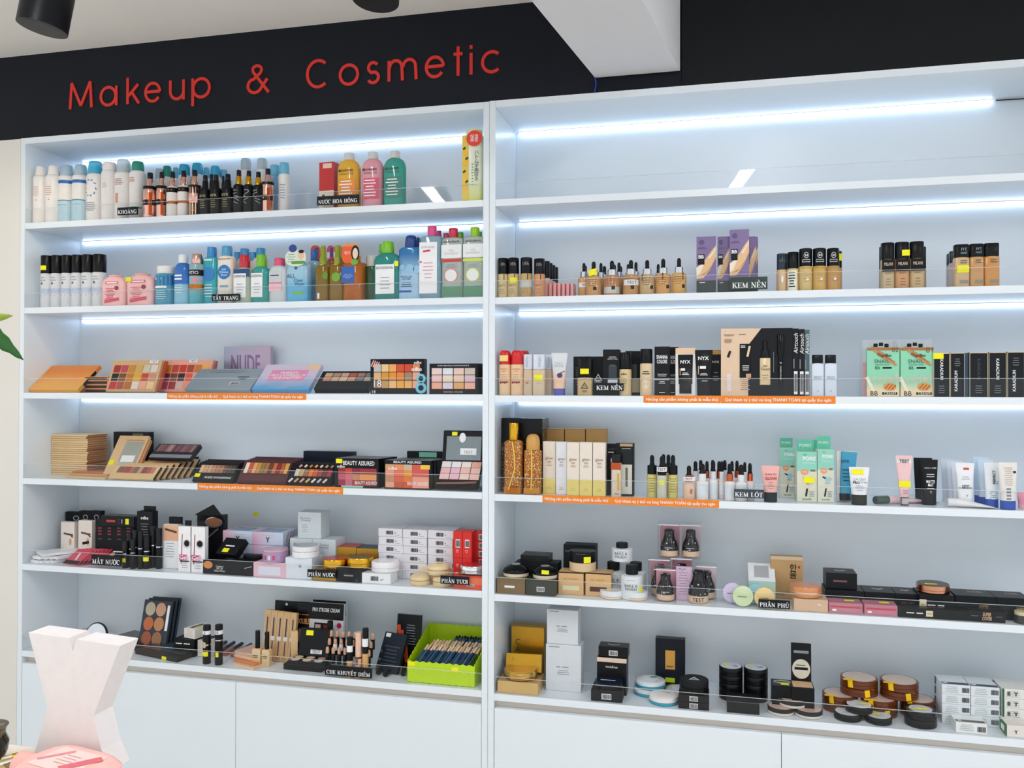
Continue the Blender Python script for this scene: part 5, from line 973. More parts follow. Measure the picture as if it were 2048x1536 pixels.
wall('front_wall', ((-W/2+e, 0), (W/2-e, 0), hF, hF)); wall('back_wall', ((-W/2, dpt), (W/2-.004, dpt), hB_, hB_)); wall('side_wall', ((-W/2+e, 0), (-W/2, dpt), hF, hB_)); wall('side_wall', ((W/2-e, 0), (W/2-.002, dpt), hF, hB_))
add(t, 'bottom', boxmesh('bottom', -W/2+e+.002, W/2-e-.002, .003, dpt-.002, .0026, .0046), BK)
hl = []
for i in range(13):
    for j in range(2): x = -W/2+.025+i*(W-.05)/12; hl.append((x-.001, x+.001, -.0006, -.0002, .022+.018*j+(i % 2)*.006, .0235+.018*j+(i % 2)*.006))
add(t, 'vent_hole', joinboxes('vent_hole', hl), mat('7a9a10', .5), kind='stuff')
tg = T(); tg.o = t.o; tg.w, tg.d, tg.h, tg.fy, tg.wrap = W, dpt, hF, 0, None; sticker(tg, -.42, .88, .022, .013); sticker(tg, .2, .78, .022, .013)
n_ = 0
for k, (yy, zz, nn, xa, xb) in enumerate(((.014, .058, 19, -.43, .32), (.055, .062, 16, -.40, .32), (.10, .066, 12, -.12, .33))):
    for i in range(nn):
        x = cx+W*(xa+(xb-xa)*i/(nn-1)); y = .018+yy; L = .10
        q = thing('dual_pencil', f'navy and nude pencil in the {("front", "middle", "rear")[k]} basket row, {ORD[i]} from the left', 'pencil', (x, y, shz('L6')+zz-.014+(i % 2)*.0025), yaw=random.uniform(-6, -4), group='two-tone pencils in the basket')
        d = Vector((.016, .088, .045)).normalized()*L; c1 = d*.16; c2 = d*.74
        nude = mat(('e6c6a0', 'd8ac84', 'eed4b8')[(i+k) % 3], .35); nv = mat(('2a4a68', '1c3450', '3a6484')[(i*2+k) % 3], .18)
        if k == 2: add(q, 'tip', tubemesh('tip', [(0, 0, 0), tuple(d*.5)], .0040, 10), nude); add(q, 'barrel', tubemesh('barrel', [tuple(d*.5), tuple(d*.9)], .0042, 10), nv); add(q, 'end_cap', tubemesh('end_cap', [tuple(d*.9), tuple(d)], .0042, 10), BLK)
        else: add(q, 'tip', tubemesh('tip', [(0, 0, 0), tuple(c1)], .0040, 10), nude); add(q, 'barrel', tubemesh('barrel', [tuple(c1), tuple(c2)], .0042, 10), nv); add(q, 'tail', tubemesh('tail', [tuple(c2), tuple(d)], .0040, 10), nude)
        if k == 2 and i in (4, 7): 
            add(q, 'price_sticker', tubemesh('price_sticker', [tuple(d*.22), tuple(d*.36)], .0044, 10), YEL)
# ================================================================== right cabinet, second shelf: foundations
def found(s, x0, x1, yt, dy, label, fluid, cap, capz, group, capw=.96, n=2.0, ar=1.0, txt=None, ink=None, name='foundation_bottle', **k):
    t = bottle(fit(s, x0, x1, yt, dy), name, label, fluid, cap, capw, capz, k.pop('sh', .03), group=group, n=n, ar=ar, capn=n, neck=False, **k)
    if txt: text(t, txt, ink or mat('5a4632', .5), 0, capz*.5, wf=.62)
    return t
SK = [mat('d8c08c', .12), mat('d0b884', .12), mat('c8a66a', .12), mat('d89a6c', .12), mat('c89458', .12)]
for i, (a, b, yt) in enumerate(((995, 1015.5, 517), (1016, 1038.5, 516.5), (1041, 1065, 516), (1068, 1090, 518))):
    t = found('R2', a, b, yt, .03, f'{("first", "second", "third", "fourth")[i]} matte foundation with black 18h cap from the seam', SK[i], BLK, .60, 'black-capped 18h foundations', txt='MATT'); text(t, '18h', INKG, .05, .84, wf=.5); fine(t, mat('8a744c', .5), 0, .2, .6, 3, .05); patch(t, 'wand', mat('5a4a2c', .4), .2, .52, .1, .16)
    if i == 1: sticker(t, .1, .43, .022, .016)
    if i == 2: patch(t, 'grey_tape', mat('c9ccc8', .5), 0, .33, 1.4, .16, off=.0012)
for i in range(4):
    t = found('R2', 1085+5.5*i, 1100+5.5*i, 523+4*i, .075+.035*i, f'black-capped foundation in the receding row, {ORD[i]} from the front', mat('cdb9ae', .15), BLK, .55, 'receding black-capped foundations')
for i in range(7):
    f = fit('R2', 1089+8.6*i, 1095+8.6*i, 566, .06); t = carton(f, .05, mat('f4a8a8', .3), 'pink_sachet', f'slim pink pack standing on edge, {ORD[i]} from the foundations', 'pack', group='slim pink packs on edge'); patch(t, 'red_edge', mat('e8646a', .4), -.4, .5, .2, 1)
TANG = [mat('cf9a62', .08, a=.94), mat('c48a58', .08, a=.94), mat('c8945c', .08, a=.94), mat('c9a878', .08, a=.94), mat('d8a05c', .08, a=.94), mat('dca85c', .08, a=.94)]
def serum(x0, x1, yt, dy, label, g, test=None, s='R2', gr='silver-collared dropper foundations', col=None, bulb=None, **k):
    t = dropper(fit(s, x0, x1, yt, dy), 'dropper_bottle', label, g, col or SILV, bulb or BLK, group=gr, bz=k.pop('bz', (.58, .74)), cw=k.pop('cw', .56), bw=k.pop('bw', .26), sh=.05, **k)
    return t
for i, (a, b, yt) in enumerate(((1172, 1203, 523), (1208, 1240, 521.5), (1246, 1278, 520), (1279, 1310, 520), (1311, 1342, 517.5), (1343, 1373, 516))):
    t = serum(a, b, yt, .028, f'{ORD[i]} tan dropper bottle in the front row by the KEM NỀN card', TANG[i]); fine(t, mat('6a4a2c', .5), -.05, .45, .6, 4, .06); patch(t, 'black_square', BLK, .14 if i < 3 else .34, .2, .22, .1)
    if i == 0: sticker(t, .0, .66, .026, .018, rot=15)
    if i in (1,): patch(t, 'grey_tape', mat('c8c8bc', .5), 0, .14, 1.3, .18)
    if i == 2: patch(t, 'paper_tape', WHT, .1, .34, 1.1, .15, off=.001); text(t, 'TEST', INKK, .1, .34, wf=.6, off=.0018)
    if i > 2: patch(t, 'brown_stripe', mat('5a3820', .4), -.3+(i-3)*.3, .48, .09, .2)
t = serum(1156, 1180, 526, .05, 'tan dropper bottle half hidden at the left of the front row', TANG[0]); patch(t, 'paper_tape', WHT, .1, .34, 1.0, .13); text(t, 'TEST', INKK, .12, .34, wf=.5, off=.0014)
for i, (a, b, yt) in enumerate(((1160, 1182, 531), (1190, 1214, 526), (1196, 1222, 532), (1218, 1240, 529), (1226, 1250, 525), (1228, 1254, 532), (1246, 1266, 528), (1260, 1284, 524), (1305, 1328, 528), (1284, 1306, 529))):
    serum(a, b, yt, .115+.025*(i % 3), f'tan dropper bottle in the back rows, {ORD[i]} from the left', TANG[i % 6], gr='dropper foundations in the back rows')
PUR = mat('7f6c9c', .4)
def bbbox(x0, x1, yt, dy, label, full=True):
    t = carton(fit('R2', x0, x1, yt, dy), .032, PUR, 'bb_cream_box', label, 'box', group='purple BB cream boxes'); patch(t, 'green_foot', mat('22332e', .4), 0, .115, 1, .23)
    poly(t, 'cream_swirl', mat('e6be8c', .35), [(-.5, .26), (-.15, .27), (.2, .42), (.5, .62), (.5, .84), (.3, .76), (.0, .62), (-.3, .5), (-.5, .46)], off=.0005)
    poly(t, 'cream_light', mat('f4e4d0', .35), [(-.5, .32), (-.3, .36), (-.1, .52), (-.28, .51), (-.5, .46)], off=.0007)
    poly(t, 'cream_fold', mat('c88448', .35), [(-.4, .3), (.0, .38), (.3, .5), (.5, .64), (.5, .60), (.2, .44), (-.1, .33)], off=.0009)
    poly(t, 'cream_shine', mat('f6ead8', .35), [(.1, .62), (.5, .80), (.5, .77), (.2, .62)], off=.0009)
    patch(t, 'black_tab', BLK, -.26, .60, .34, .18, off=.002); text(t, 'BB', INKW, -.26, .645, wf=.28, bold=.03, off=.0026); text(t, 'POWER\nPERFECTION', mat('3c2c54', .5), -.2, .80, wf=.46); patch(t, 'emblem', mat('5c4a7c', .4), -.24, .9, .3, .09, round_=True); fine(t, INKW, -.2, .19, .4, 1)
    return t
bbbox(1393, 1432, 473, .034, 'purple BB box at the left of the group'); bbbox(1435, 1461, 473, .05, 'purple BB box in the middle, partly covered'); bbbox(1459.5, 1498, 459, .012, 'tallest purple BB box at the front, behind KEM NỀN card'); 
for i in range(2): bbbox(1490+6*i, 1512+4*i, 473+i, .07+.05*i, ('purple BB box just behind the tallest one', 'rearmost purple BB box behind the tallest one')[i])
t = found('R2', 1553, 1575, 508, .04, 'beige pump foundation with clear overcap', mat('e0bc8c', .12), mat('1c3444', .1, a=.85), .58, 'pump foundations', capw=.96); add(t, 'pump', loft('pump', [(t.w*.3, t.w*.3, t.h*.58), (t.w*.3, t.w*.3, t.h*.75), (t.w*.16, t.w*.16, t.h*.76), (t.w*.16, t.w*.16, t.h*.97)], 18), BLK); patch(t, 'white_oval', INKW, 0, .33, .2, .2, round_=True)
t = found('R2', 1574, 1598, 505, .03, 'golden foundation with white ingredients label', mat('d8b878', .12), BLK, .58, 'pump foundations'); patch(t, 'paper_label', mat('eef0e0', .5), -.15, .27, .9, .52); fine(t, INKK, -.15, .45, .6, 6, .07, th=.03)
for i, (a, b, yt) in enumerate(((1597.5, 1625, 498), (1625, 1652.5, 497.5), (1653, 1679, 497.5))):
    t = found('R2', a, b, yt, .028, f'{("first", "second", "third")[i]} foundation with black 24 hour cap', mat(('d8bc7c', 'd6ac58', 'c89850')[i], .12), BLK, .58, '24 hour foundations'); patch(t, 'ring_24', INKW, 0, .83, .36, .14, round_=True); patch(t, 'ring_core', BLK, 0, .83, .31, .12, round_=True, off=.0007); text(t, '24', INKW, 0, .83, wf=.22, bold=.02, off=.001); patch(t, 'pill', INKW, 0, .7, .6, .06); patch(t, 'pill_core', BLK, 0, .7, .56, .04, off=.0007); text(t, 'REVLON', mat('a0804c', .5), 0, .53, wf=.7); fine(t, mat('a8844c', .5), 0, .42, .6, 4, .07); patch(t, 'white_dot', INKW, .1, .27, .2, .07, round_=True)
t = found('R2', 1668, 1684, 503, .09, 'foundation with yellow sticker peeking out behind the 24 hour caps', mat('c8945c', .12), BLK, .6, '24 hour foundations'); sticker(t, .2, .85, .016, .02)
for i, (a, b) in enumerate(((1761, 1788.5), (1788.5, 1818), (1818, 1848))):
    t = found('R2', a, b, 486.5-1.2*i, .03, f'{("first", "second", "third")[i]} conceal foundation of three with tall black cap', mat(('c8b088', 'cf9a68', 'c8ac7c')[i], .12), BLK, .64, 'black-topped conceal foundations', n=2.6, ar=.9); patch(t, 'black_fade', BLK, 0, .5, .94, .26, off=.0004); text(t, 'MILANI', mat('d8c0a8', .5), 0, .53, wf=.62, hf=.07, bold=.01, off=.001); text(t, 'CONCEAL+\nPERFECT', mat('3a2a1c', .5), 0, .34, wf=.6); fine(t, mat('5a4228', .5), 0, .2, .4, 3, .06)
    if i == 1: sticker(t, .2, .76, .02, .016)
for i, (a, b) in enumerate(((1752, 1776), (1832, 1852))): found('R2', a+6, b, 494, .10, ('conceal foundation hidden behind on the left', 'conceal foundation hidden behind on the right')[i], mat('b89a70', .12), BLK, .5, 'conceal foundations behind', n=2.6)
for i, (a, b) in enumerate(((1906.5, 1937), (1937.5, 1966), (1966.5, 1997))):
    t = found('R2', a, b, 490-1.4*i, .03, f'{("first", "second", "third")[i]} square FIT foundation with black cap', mat(('cfae84', 'cb9a64', 'd0904c')[i], .1), BLK, .70, 'square FIT foundations', n=5, ar=.75); 
    if i < 2: text(t, 'FIT\nme!', mat('8fb0b8', .5), .1, .84, wf=.4)
    fine(t, mat('6a6a58', .5), .1, .6, .5, 2, .05, th=.03); patch(t, 'grey_print', mat('8c8c74', .5), .1, .12, .56, .08)
    if i == 0: sticker(t, .05, .42, .03, .02)
for i in range(2): found('R2', 1893+5*i, 1915+5*i, 508-5*i, .14-.05*i, ('rearmost square foundation left of the FIT trio', 'square foundation filed behind the FIT trio')[i], mat('c8b4b0', .15), mat('1c2c38', .3), .7, 'square foundations behind', n=5, ar=.75)

# ================================================================== right cabinet, third shelf
for i, (a, b, dy) in enumerate(((999, 1022.5, .03), (1022.5, 1047, .03), (1034, 1054, .09), (1040, 1059, .14))):
    t = found('R3', a, b, 701+(i > 1)*.5, dy, ('red-domed peach foundation with sticker beside the seam', 'red-domed peach foundation second from the seam', 'red-domed foundation behind the front pair', 'rearmost red-domed peach foundation')[i], mat('ecc8a0', .2), mat('d81a1c', .25), .69, 'red-domed peach foundations', n=2.4, dome=.5)
    if i < 2:
        text(t, 'healthy\nmix', mat('d87a4c', .5), 0, .56, wf=.6); fine(t, mat('c89a78', .5), 0, .45, .66, 4, .05)
        for k in range(4): patch(t, 'berry', mat('8a1c20', .4), -.26+.17*k, .28+.01*(k % 2), .17, .05, round_=True)
    if i == 0: sticker(t, 0, .82, .026, .018, ma=mat('f2d88a', .5))
for i, (a, b, dy) in enumerate(((1048, 1067, .035), (1067, 1091, .022), (1089, 1106, .06))):
    t = found('R3', a, b, 709+.6*(i == 2), dy, ('clear foundation with pale square cap, beside the red domes', 'clear foundation with pale cap and yellow sticker', 'clear foundation with pale cap, half hidden')[i], mat('e4cdb0', .06, a=.85), mat('d8e0ec', .2), .64, 'pale-capped clear foundations', n=6, ar=.8); text(t, 'MAQUI', mat('9aa8c0', .5), -.1 if i == 0 else .1, .81, wf=.24, rot=90); fine(t, mat('c8a48c', .5), 0, .4, .5, 3, .06)
    if i == 1: sticker(t, .0, .43, .026, .018)
    if i == 0: patch(t, 'red_mark', mat('d8604c', .4), -.1, .3, .3, .05, round_=True)
t = tube(fit('R3', 1103, 1135, 706, .03), 'foundation_tube', 'grey STAY MATTE tube with violet cap and heart', grad('f0c8ac', 'dfe2e4', .3, 2, lo=.3, hi=.55), mat('5a5ab0', .3), .16, .7); text(t, 'STAY\nMATTE', mat('a8b0b8', .5), -.02, .72, wf=.6); patch(t, 'heart', mat('4a3c74', .4), .05, .47, .34, .12, round_=True); patch(t, 'heart_arrow', mat('4a3c74', .4), .18, .54, .4, .02, rot=25)
def kbox(s, x0, x1, yt, dy, d, label, ma=None, name='foundation_box', group=None): return carton(fit(s, x0, x1, yt, dy), d, ma or BLKM, name, label, 'box', group=group)
t = kbox('R3', 1147, 1183, 713, .06, .04, 'black carton behind the square beige foundation'); fine(t, INKG, -.3, .7, .2, 8, .06)
t = found('R3', 1156, 1185.5, 716, .02, 'square beige foundation with tall black cap and triangle mark', mat('cdb080', .12, a=.95), BLK, .48, None, n=6, ar=.7); sticker(t, .0, .64, .026, .016); text(t, '△', INKK, 0, .27, wf=.5); text(t, 'CE', INKK, 0, .25, wf=.16, off=.001); fine(t, INKK, 0, .13, .4, 2, .04)
t = kbox('R3', 1184, 1209, 713, .05, .04, 'black carton with white triangle emblem'); text(t, '△', INKW, 0, .47, wf=.66); text(t, 'CE', INKW, 0, .45, wf=.2, off=.001); scrib(t, 'LIQUID\nFOUNDATION', INKW, 0, .36, wf=.6)
t = kbox('R3', 1206, 1238.5, 699, .03, .04, 'tall black carton with drawn bottle, beside the odd gap'); text(t, 'Long wear\nTriple Touch\nBB & CC Cream', INKW, .1, .82, wf=.62); patch(t, 'drawn_bottle', mat('26323a', .3), .1, .5, .5, .3); patch(t, 'drawn_neck', mat('3a4a52', .3), .1, .65, .34, .04, off=.0008); patch(t, 'white_base', mat('d8dce0', .4), .1, .31, .6, .07)
t = found('R3', 1239, 1263, 705, .026, 'cream foundation bottle with matte black cap, script logo', mat('ddc390', .2), BLK, .61, None); text(t, 'odbo', mat('4a3c20', .5), -.1, .5, wf=.5, bold=.02); fine(t, mat('5a4828', .5), -.05, .38, .5, 3, .05)
t = kbox('R3', 1251, 1281, 702, .075, .04, 'black carton behind the cream foundation bottles'); patch(t, 'drawn_bottle', mat('2c3438', .3), 0, .55, .5, .3); patch(t, 'cream_base', mat('c8b890', .4), .2, .22, .5, .3)
t = found('R3', 1280, 1305.5, 698, .022, 'cream foundation bottle with black cap and printed lines', mat('e2caa4', .18), BLK, .69, None); fine(t, mat('4a3018', .5), 0, .5, .7, 2, .045, th=.025); patch(t, 'pale_oval', mat('eed6bc', .2), 0, .25, .6, .2, round_=True)
for i, (a, b, dy) in enumerate(((1309, 1339.5, .022), (1334, 1356, .06))):
    t = kbox('R3', a, b, 693+i, dy, .035, ('black carton with bold two-line white title', 'second black carton with white title, filed behind')[i]); text(t, 'SIVANNA\nCOLORS', INKW, 0, .74, wf=.74, hf=.17, bold=.02); text(t, 'Triple Fluide\nFoundation', INKW, 0, .42, wf=.6); patch(t, 'grey_bar', mat('b0aca4', .4), 0, .33, 1, .025); fine(t, INKW, 0, .28, .5, 2, .03); fine(t, INKW, 0, .06, .5, 1)
t = kbox('R3', 1351, 1391, 696, .024, .03, 'white carton showing a black tube', mat('ece8e4', .4)); patch(t, 'peach_top', mat('ecc8a4', .4), 0, .94, 1, .12)
m = loft('tube_window', [(t.w*.30, .003, t.h*.05), (t.w*.30, .003, t.h*.24), (t.w*.34, .002, t.h*.25), (t.w*.38, .002, t.h*.86)], 20, 4); add(t, 'tube_window', m, BLK, (0, -.001, 0)); tg = T(); tg.o = t.o; tg.w, tg.d, tg.h, tg.fy, tg.wrap = t.w, t.d, t.h, -.004, None; text(tg, 'NYX', INKW, 0, .71, wf=.5, bold=.02); patch(tg, 'white_slug', INKW, -.12, .55, .2, .05); patch(tg, 'peach_slug', mat('d8a47c', .4), -.26, .5, .04, .14); fine(tg, INKW, 0, .47, .4, 2, .03)
t = tube(fit('R3', 1390, 1425.5, 700, .022), 'foundation_tube', 'black tube with creased top between two cartons', BLK, mat('0e0f12', .25), .2, .76); text(t, 'NYX', INKW, -.02, .82, wf=.6, bold=.02); patch(t, 'white_slug', INKW, -.05, .62, .34, .06); patch(t, 'peach_slug', mat('d8a47c', .4), -.3, .56, .05, .18); fine(t, INKW, 0, .48, .5, 2, .03); fine(t, INKW, .05, .32, .4, 1)
t = kbox('R3', 1420, 1443, 700, .05, .03, 'black and ochre carton beside the gift box'); patch(t, 'ochre_top', mat('b88a3c', .4), 0, .95, 1, .09); text(t, 'NYX', INKW, 0, .74, wf=.6); fine(t, INKG, 0, .5, .5, 3, .08)
# gift box
t = kbox('R3', 1442, 1585, 656.5, .0215, .022, 'large black and beige AIR TOUCH gift box with bottle and wand', mat('e6c8aa', .4), 'gift_box')
w, h = t.w, t.h
V = [(-w/2+w*.385, -.0008, 0), (w/2, -.0008, 0), (w/2, -.0008, h), (-w/2+w*.57, -.0008, h), (-w/2+w*.385, -.0008, h*.75)]; add(t, 'black_window', mesh('black_window', V, [(0, 1, 2, 3, 4)]), mat('12151a', .25))
tg = T(); tg.o = t.o; tg.w, tg.d, tg.h, tg.fy, tg.wrap = w, .022, h, -.001, None
patch(tg, 'black_panel', BLK, -.15, .52, .17, .5); scrib(tg, 'SERUM\nVIBES', INKW, -.185, .73, wf=.07); patch(tg, 'cream_swatch', mat('e8d0b0', .4), -.11, .66, .03, .16, rot=-12, off=.0008); patch(tg, 'peach_corner', mat('d89a80', .4), -.11, .3, .07, .06, off=.0008); fine(tg, INKW, -.15, .44, .1, 3, .03, off=.0009)
text(tg, 'AIR TOUCH LOCK\nFOUNDATION', mat('4a3426', .5), -.385, .9, wf=.15, bold=.02); text(tg, 'SIVANNA', mat('4a3426', .5), -.2, .91, wf=.1, bold=.02); fine(tg, mat('b08a6a', .5), -.4, .83, .12, 3, .02); patch(tg, 'drawn_dropper', mat('2a2420', .4), -.385, .62, .035, .1, rot=-20); patch(tg, 'drawn_bottle', mat('e8d8d8', .4), -.385, .2, .065, .26); fine(tg, mat('b89a80', .5), -.16, .24, .15, 6, .03)
fb = loft('bottle_body', [(w*.072, .007, h*.165), (w*.075, .008, h*.17), (w*.075, .008, h*.55), (w*.07, .007, h*.56)], 26, 3); add(t, 'sample_bottle', fb, mat('dcc49a', .2), (w*.12, -.004, 0)); cp = loft('sample_cap', [(w*.06, .007, h*.56), (w*.06, .007, h*.68), (w*.035, .006, h*.69), (w*.034, .006, h*.8), (w*.02, .004, h*.82)], 22); add(t, 'sample_cap', cp, BLK, (w*.12, -.005, 0))
tg.fy = -.0125; text(tg, 'Air\nTouch', mat('2a2420', .5), .12, .42, wf=.13, shear=.2); fine(tg, mat('a8906a', .5), .12, .3, .1, 2, .04)
add(t, 'concealer_wand', loft('concealer_wand', [(w*.025, .004, h*.11), (w*.03, .005, h*.14), (w*.034, .006, h*.6), (w*.05, .006, h*.62), (w*.05, .006, h*.89), (w*.045, .005, h*.9)], 20), mat('0a0b0e', .15), (w*.335, -.004, 0)); tg.fy = -.011; text(tg, 'SIVANNA COLORS', INKW, .335, .34, wf=.2, rot=-90); fine(tg, INKW, .335, .48, .03, 1)
tg.fy = -.001; patch(tg, 'clear_edge', mat('8a9498', .2), .24, .5, .006, .3); patch(tg, 'clear_edge', mat('8a9498', .2), .055, .36, .006, .38)
for i, (a, b, c) in enumerate(((1585.5, 1597.5, '12151a'), (1598, 1609, '12151a'), (1609.5, 1619, '3f5f60'))):
    t = kbox('R3', a, b, 657+i*1.2, .02, .12, f'{("first", "second", "third")[i]} gift box spine beside the open front', mat(c, .35), 'gift_box', 'gift boxes seen from the spine'); text(t, 'Airtouch', INKW, 0, .78, wf=.3, rot=90, shear=.2); patch(t, 'white_bar', INKG, -.3, .48, .16, .14); barcode(t, 0, .2, .008, .05)
for i, (a, b) in enumerate(((1622, 1647.5), (1648, 1673.5))):
    t = found('R3', a, b, 710, .022, ('white water bottle with black cap beside the gift boxes', 'white water bottle with black cap next to the gap')[i], mat('d9e3f0', .25), BLK, .80, 'white black-capped water bottles', capw=.84, n=4, ar=.8, sh=.03); text(t, 'BEAUTY\nWATER', INKG, 0, .45, wf=.6); patch(t, 'small_mark', INKG, 0, .13, .1, .03, round_=True)
def sachet(x0, x1, yt, dy, label, num):
    t = carton(fit('R3', x0+9, x1, yt+16, dy), .016, grad('f0dcb4', '8fd8b4', .35, 2, lo=.12, hi=.3), 'snail_sachet', label, 'sachet', group='mint snail cream sachets'); w, h = t.w, t.h
    for k in range(4): patch(t, 'brown_smear', mat(('a87444', 'c09064', '8a5c34', 'd0a478')[k], .4), -.12+.1*k, .9-.06*k, .62, .06, rot=-32, off=.0005+.0002*k) if k < 3 else patch(t, 'brown_smear', mat('c08a58', .4), .2, .72, .5, .05, rot=-32, off=.0012)
    patch(t, 'brown_corner', mat('a8703c', .4), 0, .97, .98, .06, off=.0004)
    text(t, 'odbo', mat('4a2c14', .5), .1, .84, wf=.3, bold=.02, off=.0016); text(t, 'SNAIL', mat('3c5a48', .5), -.05, .72, wf=.46, off=.0016); text(t, 'REPAIR SKIN', mat('3c8a68', .5), -.02, .65, wf=.44); text(t, 'BB', INKK, -.18, .585, wf=.14); patch(t, 'black_tab', BLK, .12, .585, .28, .035); text(t, num, mat('7a4a1c', .5), .36, .95, wf=.2, off=.0016)
    text(t, 'celeb', mat('d4c4ae', .5), .1, .38, wf=.9, hf=.2, off=.0008); patch(t, 'cream_curve', mat('f4e8cc', .4), -.38, .22, .1, .4, rot=24, off=.0007); patch(t, 'shell', mat('e89a3c', .35), .2, .2, .4, .16, round_=True, off=.001)
    for k in range(3): patch(t, 'shell_line', mat('8a4a1c', .4), .12+.1*k, .21-.01*k, .03, .12, rot=-40, off=.0013)
    text(t, 'BB', INKK, -.28, .065, wf=.22, off=.001); patch(t, 'black_bar', BLK, .2, .065, .46, .055, off=.0007); text(t, 'CREAM', INKW, .2, .065, wf=.36, off=.0012)
    for k in range(3): add(t, 'spout_cap', loft('spout_cap', [(.0052, .0052, 0), (.0056, .0056, .001), (.0056, .0056, .0085), (.0048, .0048, .0095)], 14), BLK, (-.02*w*10*.1+(-.2+.17*k)*w, .008, h+(.002, .0045, .001)[k]))
    return t
for i, (a, b) in enumerate(((1725, 1799), (1792, 1868))):
    c = carton(fit('R3', a, b-4, 679, .06), .05, mat('dfe6e6', .1, a=.3), 'display_tray', ('clear sachet tray on the left, beside the gap', 'clear sachet tray on the right, beside the black cartons')[i], 'tray', group='clear sachet trays'); patch(c, 'pink_side', mat('e8b0b4', .4), -.42, .3, .16, .6)
    sachet(a, b, 679, .024, ('mint snail BB cream sachet beside the gap', 'mint snail BB cream sachet touching the black cartons')[i], ('02', '01')[i])
for i, (a, b, r) in enumerate(((1867, 1899.5, -90), (1900.5, 1929, 90), (1939, 1976, -90), (1977.5, 2013, -90), (2014.5, 2049, 90))):
    t = kbox('R3', a, b, 706-i*.7, .02, .034, f'{ORD[i]} black carton with cream edges and vertical lettering', mat('10151c', .35), 'slim_carton', 'black cartons with vertical lettering'); patch(t, 'cream_edge', mat('d8c8a4', .4), -.485, .5, .03, 1); patch(t, 'cream_edge', mat('d8c8a4', .4), 0, .99, 1, .02); patch(t, 'cream_edge', mat('d8c8a4', .4), .485, .5, .03, 1)
    text(t, 'KARADIUM', INKW if i != 2 else mat('3c4450', .4), .0 if r < 0 else -.1, .62 if r < 0 else .36, wf=.46, rot=r, bold=.01); fine(t, INKG, 0, .24 if r < 0 else .85, .5, 4, .05)
    if i == 0: sticker(t, -.2, .93, .026, .016)
kbox('R3', 1929.5, 1939, 706, .03, .034, 'blue-grey carton spine between the lettered black cartons', mat('3c5a78', .4), 'slim_carton')

# ================================================================== right cabinet, fourth shelf: primers and serums
for i, (a, b) in enumerate(((1004, 1043), (1043.5, 1085))):
    t = kbox('R4', a, b, 836+i, .075, .10, ('tall black carton behind the left gold spray', 'tall black carton behind the bulb-topped gold spray')[i], glitter('1a1614', 'caa878', 300, 1, .66), 'perfume_box', 'tall black cartons'); patch(t, 'black_top', BLK, 0, .83, 1.0, .34)
GLD = glitter('a85c0c', 'f4d890', 360, .93, .63)
t = bottle(fit('R4', 1010, 1046, 846, .035), 'gold_spray', 'gold flake spray bottle with tall gold cap', GLD, GOLD, .54, .76, .04, ar=.8, n=3); add(t, 'dip_tube', tubemesh('dip_tube', [(0, -t.w*.41, t.h*.74), (t.w*.12, -t.w*.42, t.h*.55), (t.w*.14, -t.w*.42, t.h*.35), (-t.w*.2, -t.w*.41, t.h*.06)], .0022), mat('f0c84c', .3)); patch(t, 'amber_foot', mat('c8741c', .1, a=.8), 0, .05, .92, .09); scrib(t, 'BERGAMO', mat('6a3a10', .5), .1, .1, wf=.5)
t = bottle(fit('R4', 1049, 1083, 868, .032), 'gold_spray', 'gold flake spray bottle with clear domed cap', GLD, mat('e8b060', .08, a=.75), .8, .74, .03, ar=.8, n=3, dome=.8); add(t, 'dip_tube', tubemesh('dip_tube', [(0, -t.w*.41, t.h*.74), (.0015, -t.w*.42, t.h*.4), (-.001, -t.w*.41, t.h*.08)], .0022), mat('f0c84c', .3)); add(t, 'nozzle', loft('nozzle', [(t.w*.2, t.w*.2, t.h*.74), (t.w*.2, t.w*.2, t.h*.82), (t.w*.08, t.w*.08, t.h*.9)], 16), GOLD); patch(t, 'amber_foot', mat('d8943c', .1, a=.8), 0, .06, .9, .1)
for i, (a, b) in enumerate(((1092, 1128), (1130, 1170), (1172, 1211))):
    t = kbox('R4', a, b, 858, .15, .06, f'{ORD[i]} kraft carton standing behind the cream glow boxes', mat('bf9150', .5), 'kraft_carton', 'kraft cartons behind'); patch(t, 'pale_top', mat('d8b898', .5), 0, .5, 1, 1, 'top'); fine(t, mat('a87c40', .5), 0, .8, .5, 2, .04)
for i, (a, b, yt, yb) in enumerate(((1086, 1111, 883, .045), (1112, 1133.5, 884, .035), (1134, 1158.5, 885, .02), (1159.5, 1184.5, 885, .02), (1186, 1211, 885.5, .02))):
    t = kbox('R4', a, b, yt, yb, .03, f'{ORD[i]} cream and yellow GLOW ON carton from the gold sprays', mat(('e8ddcc', 'e4e4ea', 'eadfd0', 'eae0d2', 'eadfd2')[i], .4), 'glow_carton', 'cream GLOW ON cartons')
    if i != 1: patch(t, 'yellow_foot', mat('e6d27a', .45), 0, .15, 1, .3)
    text(t, 'glow\non', mat('9a7a5c', .5), 0, .65, wf=.62, bold=.01); fine(t, mat('b8a088', .5), 0, .56, .5, 2, .025); fine(t, mat('c8b464', .5), 0, .12, .5, 2, .03)
t = kbox('R4', 1210, 1235, 888, .06, .03, 'black primer carton with orange tube picture'); text(t, 'CARA', mat('4a4e54', .5), .1, .9, wf=.6); patch(t, 'white_disc', INKW, .1, .68, .3, .1, round_=True); patch(t, 'orange_tube', mat('c05a2c', .4), .2, .4, .14, .5); scrib(t, 'TRENDY', INKW, 0, .84, wf=.5)
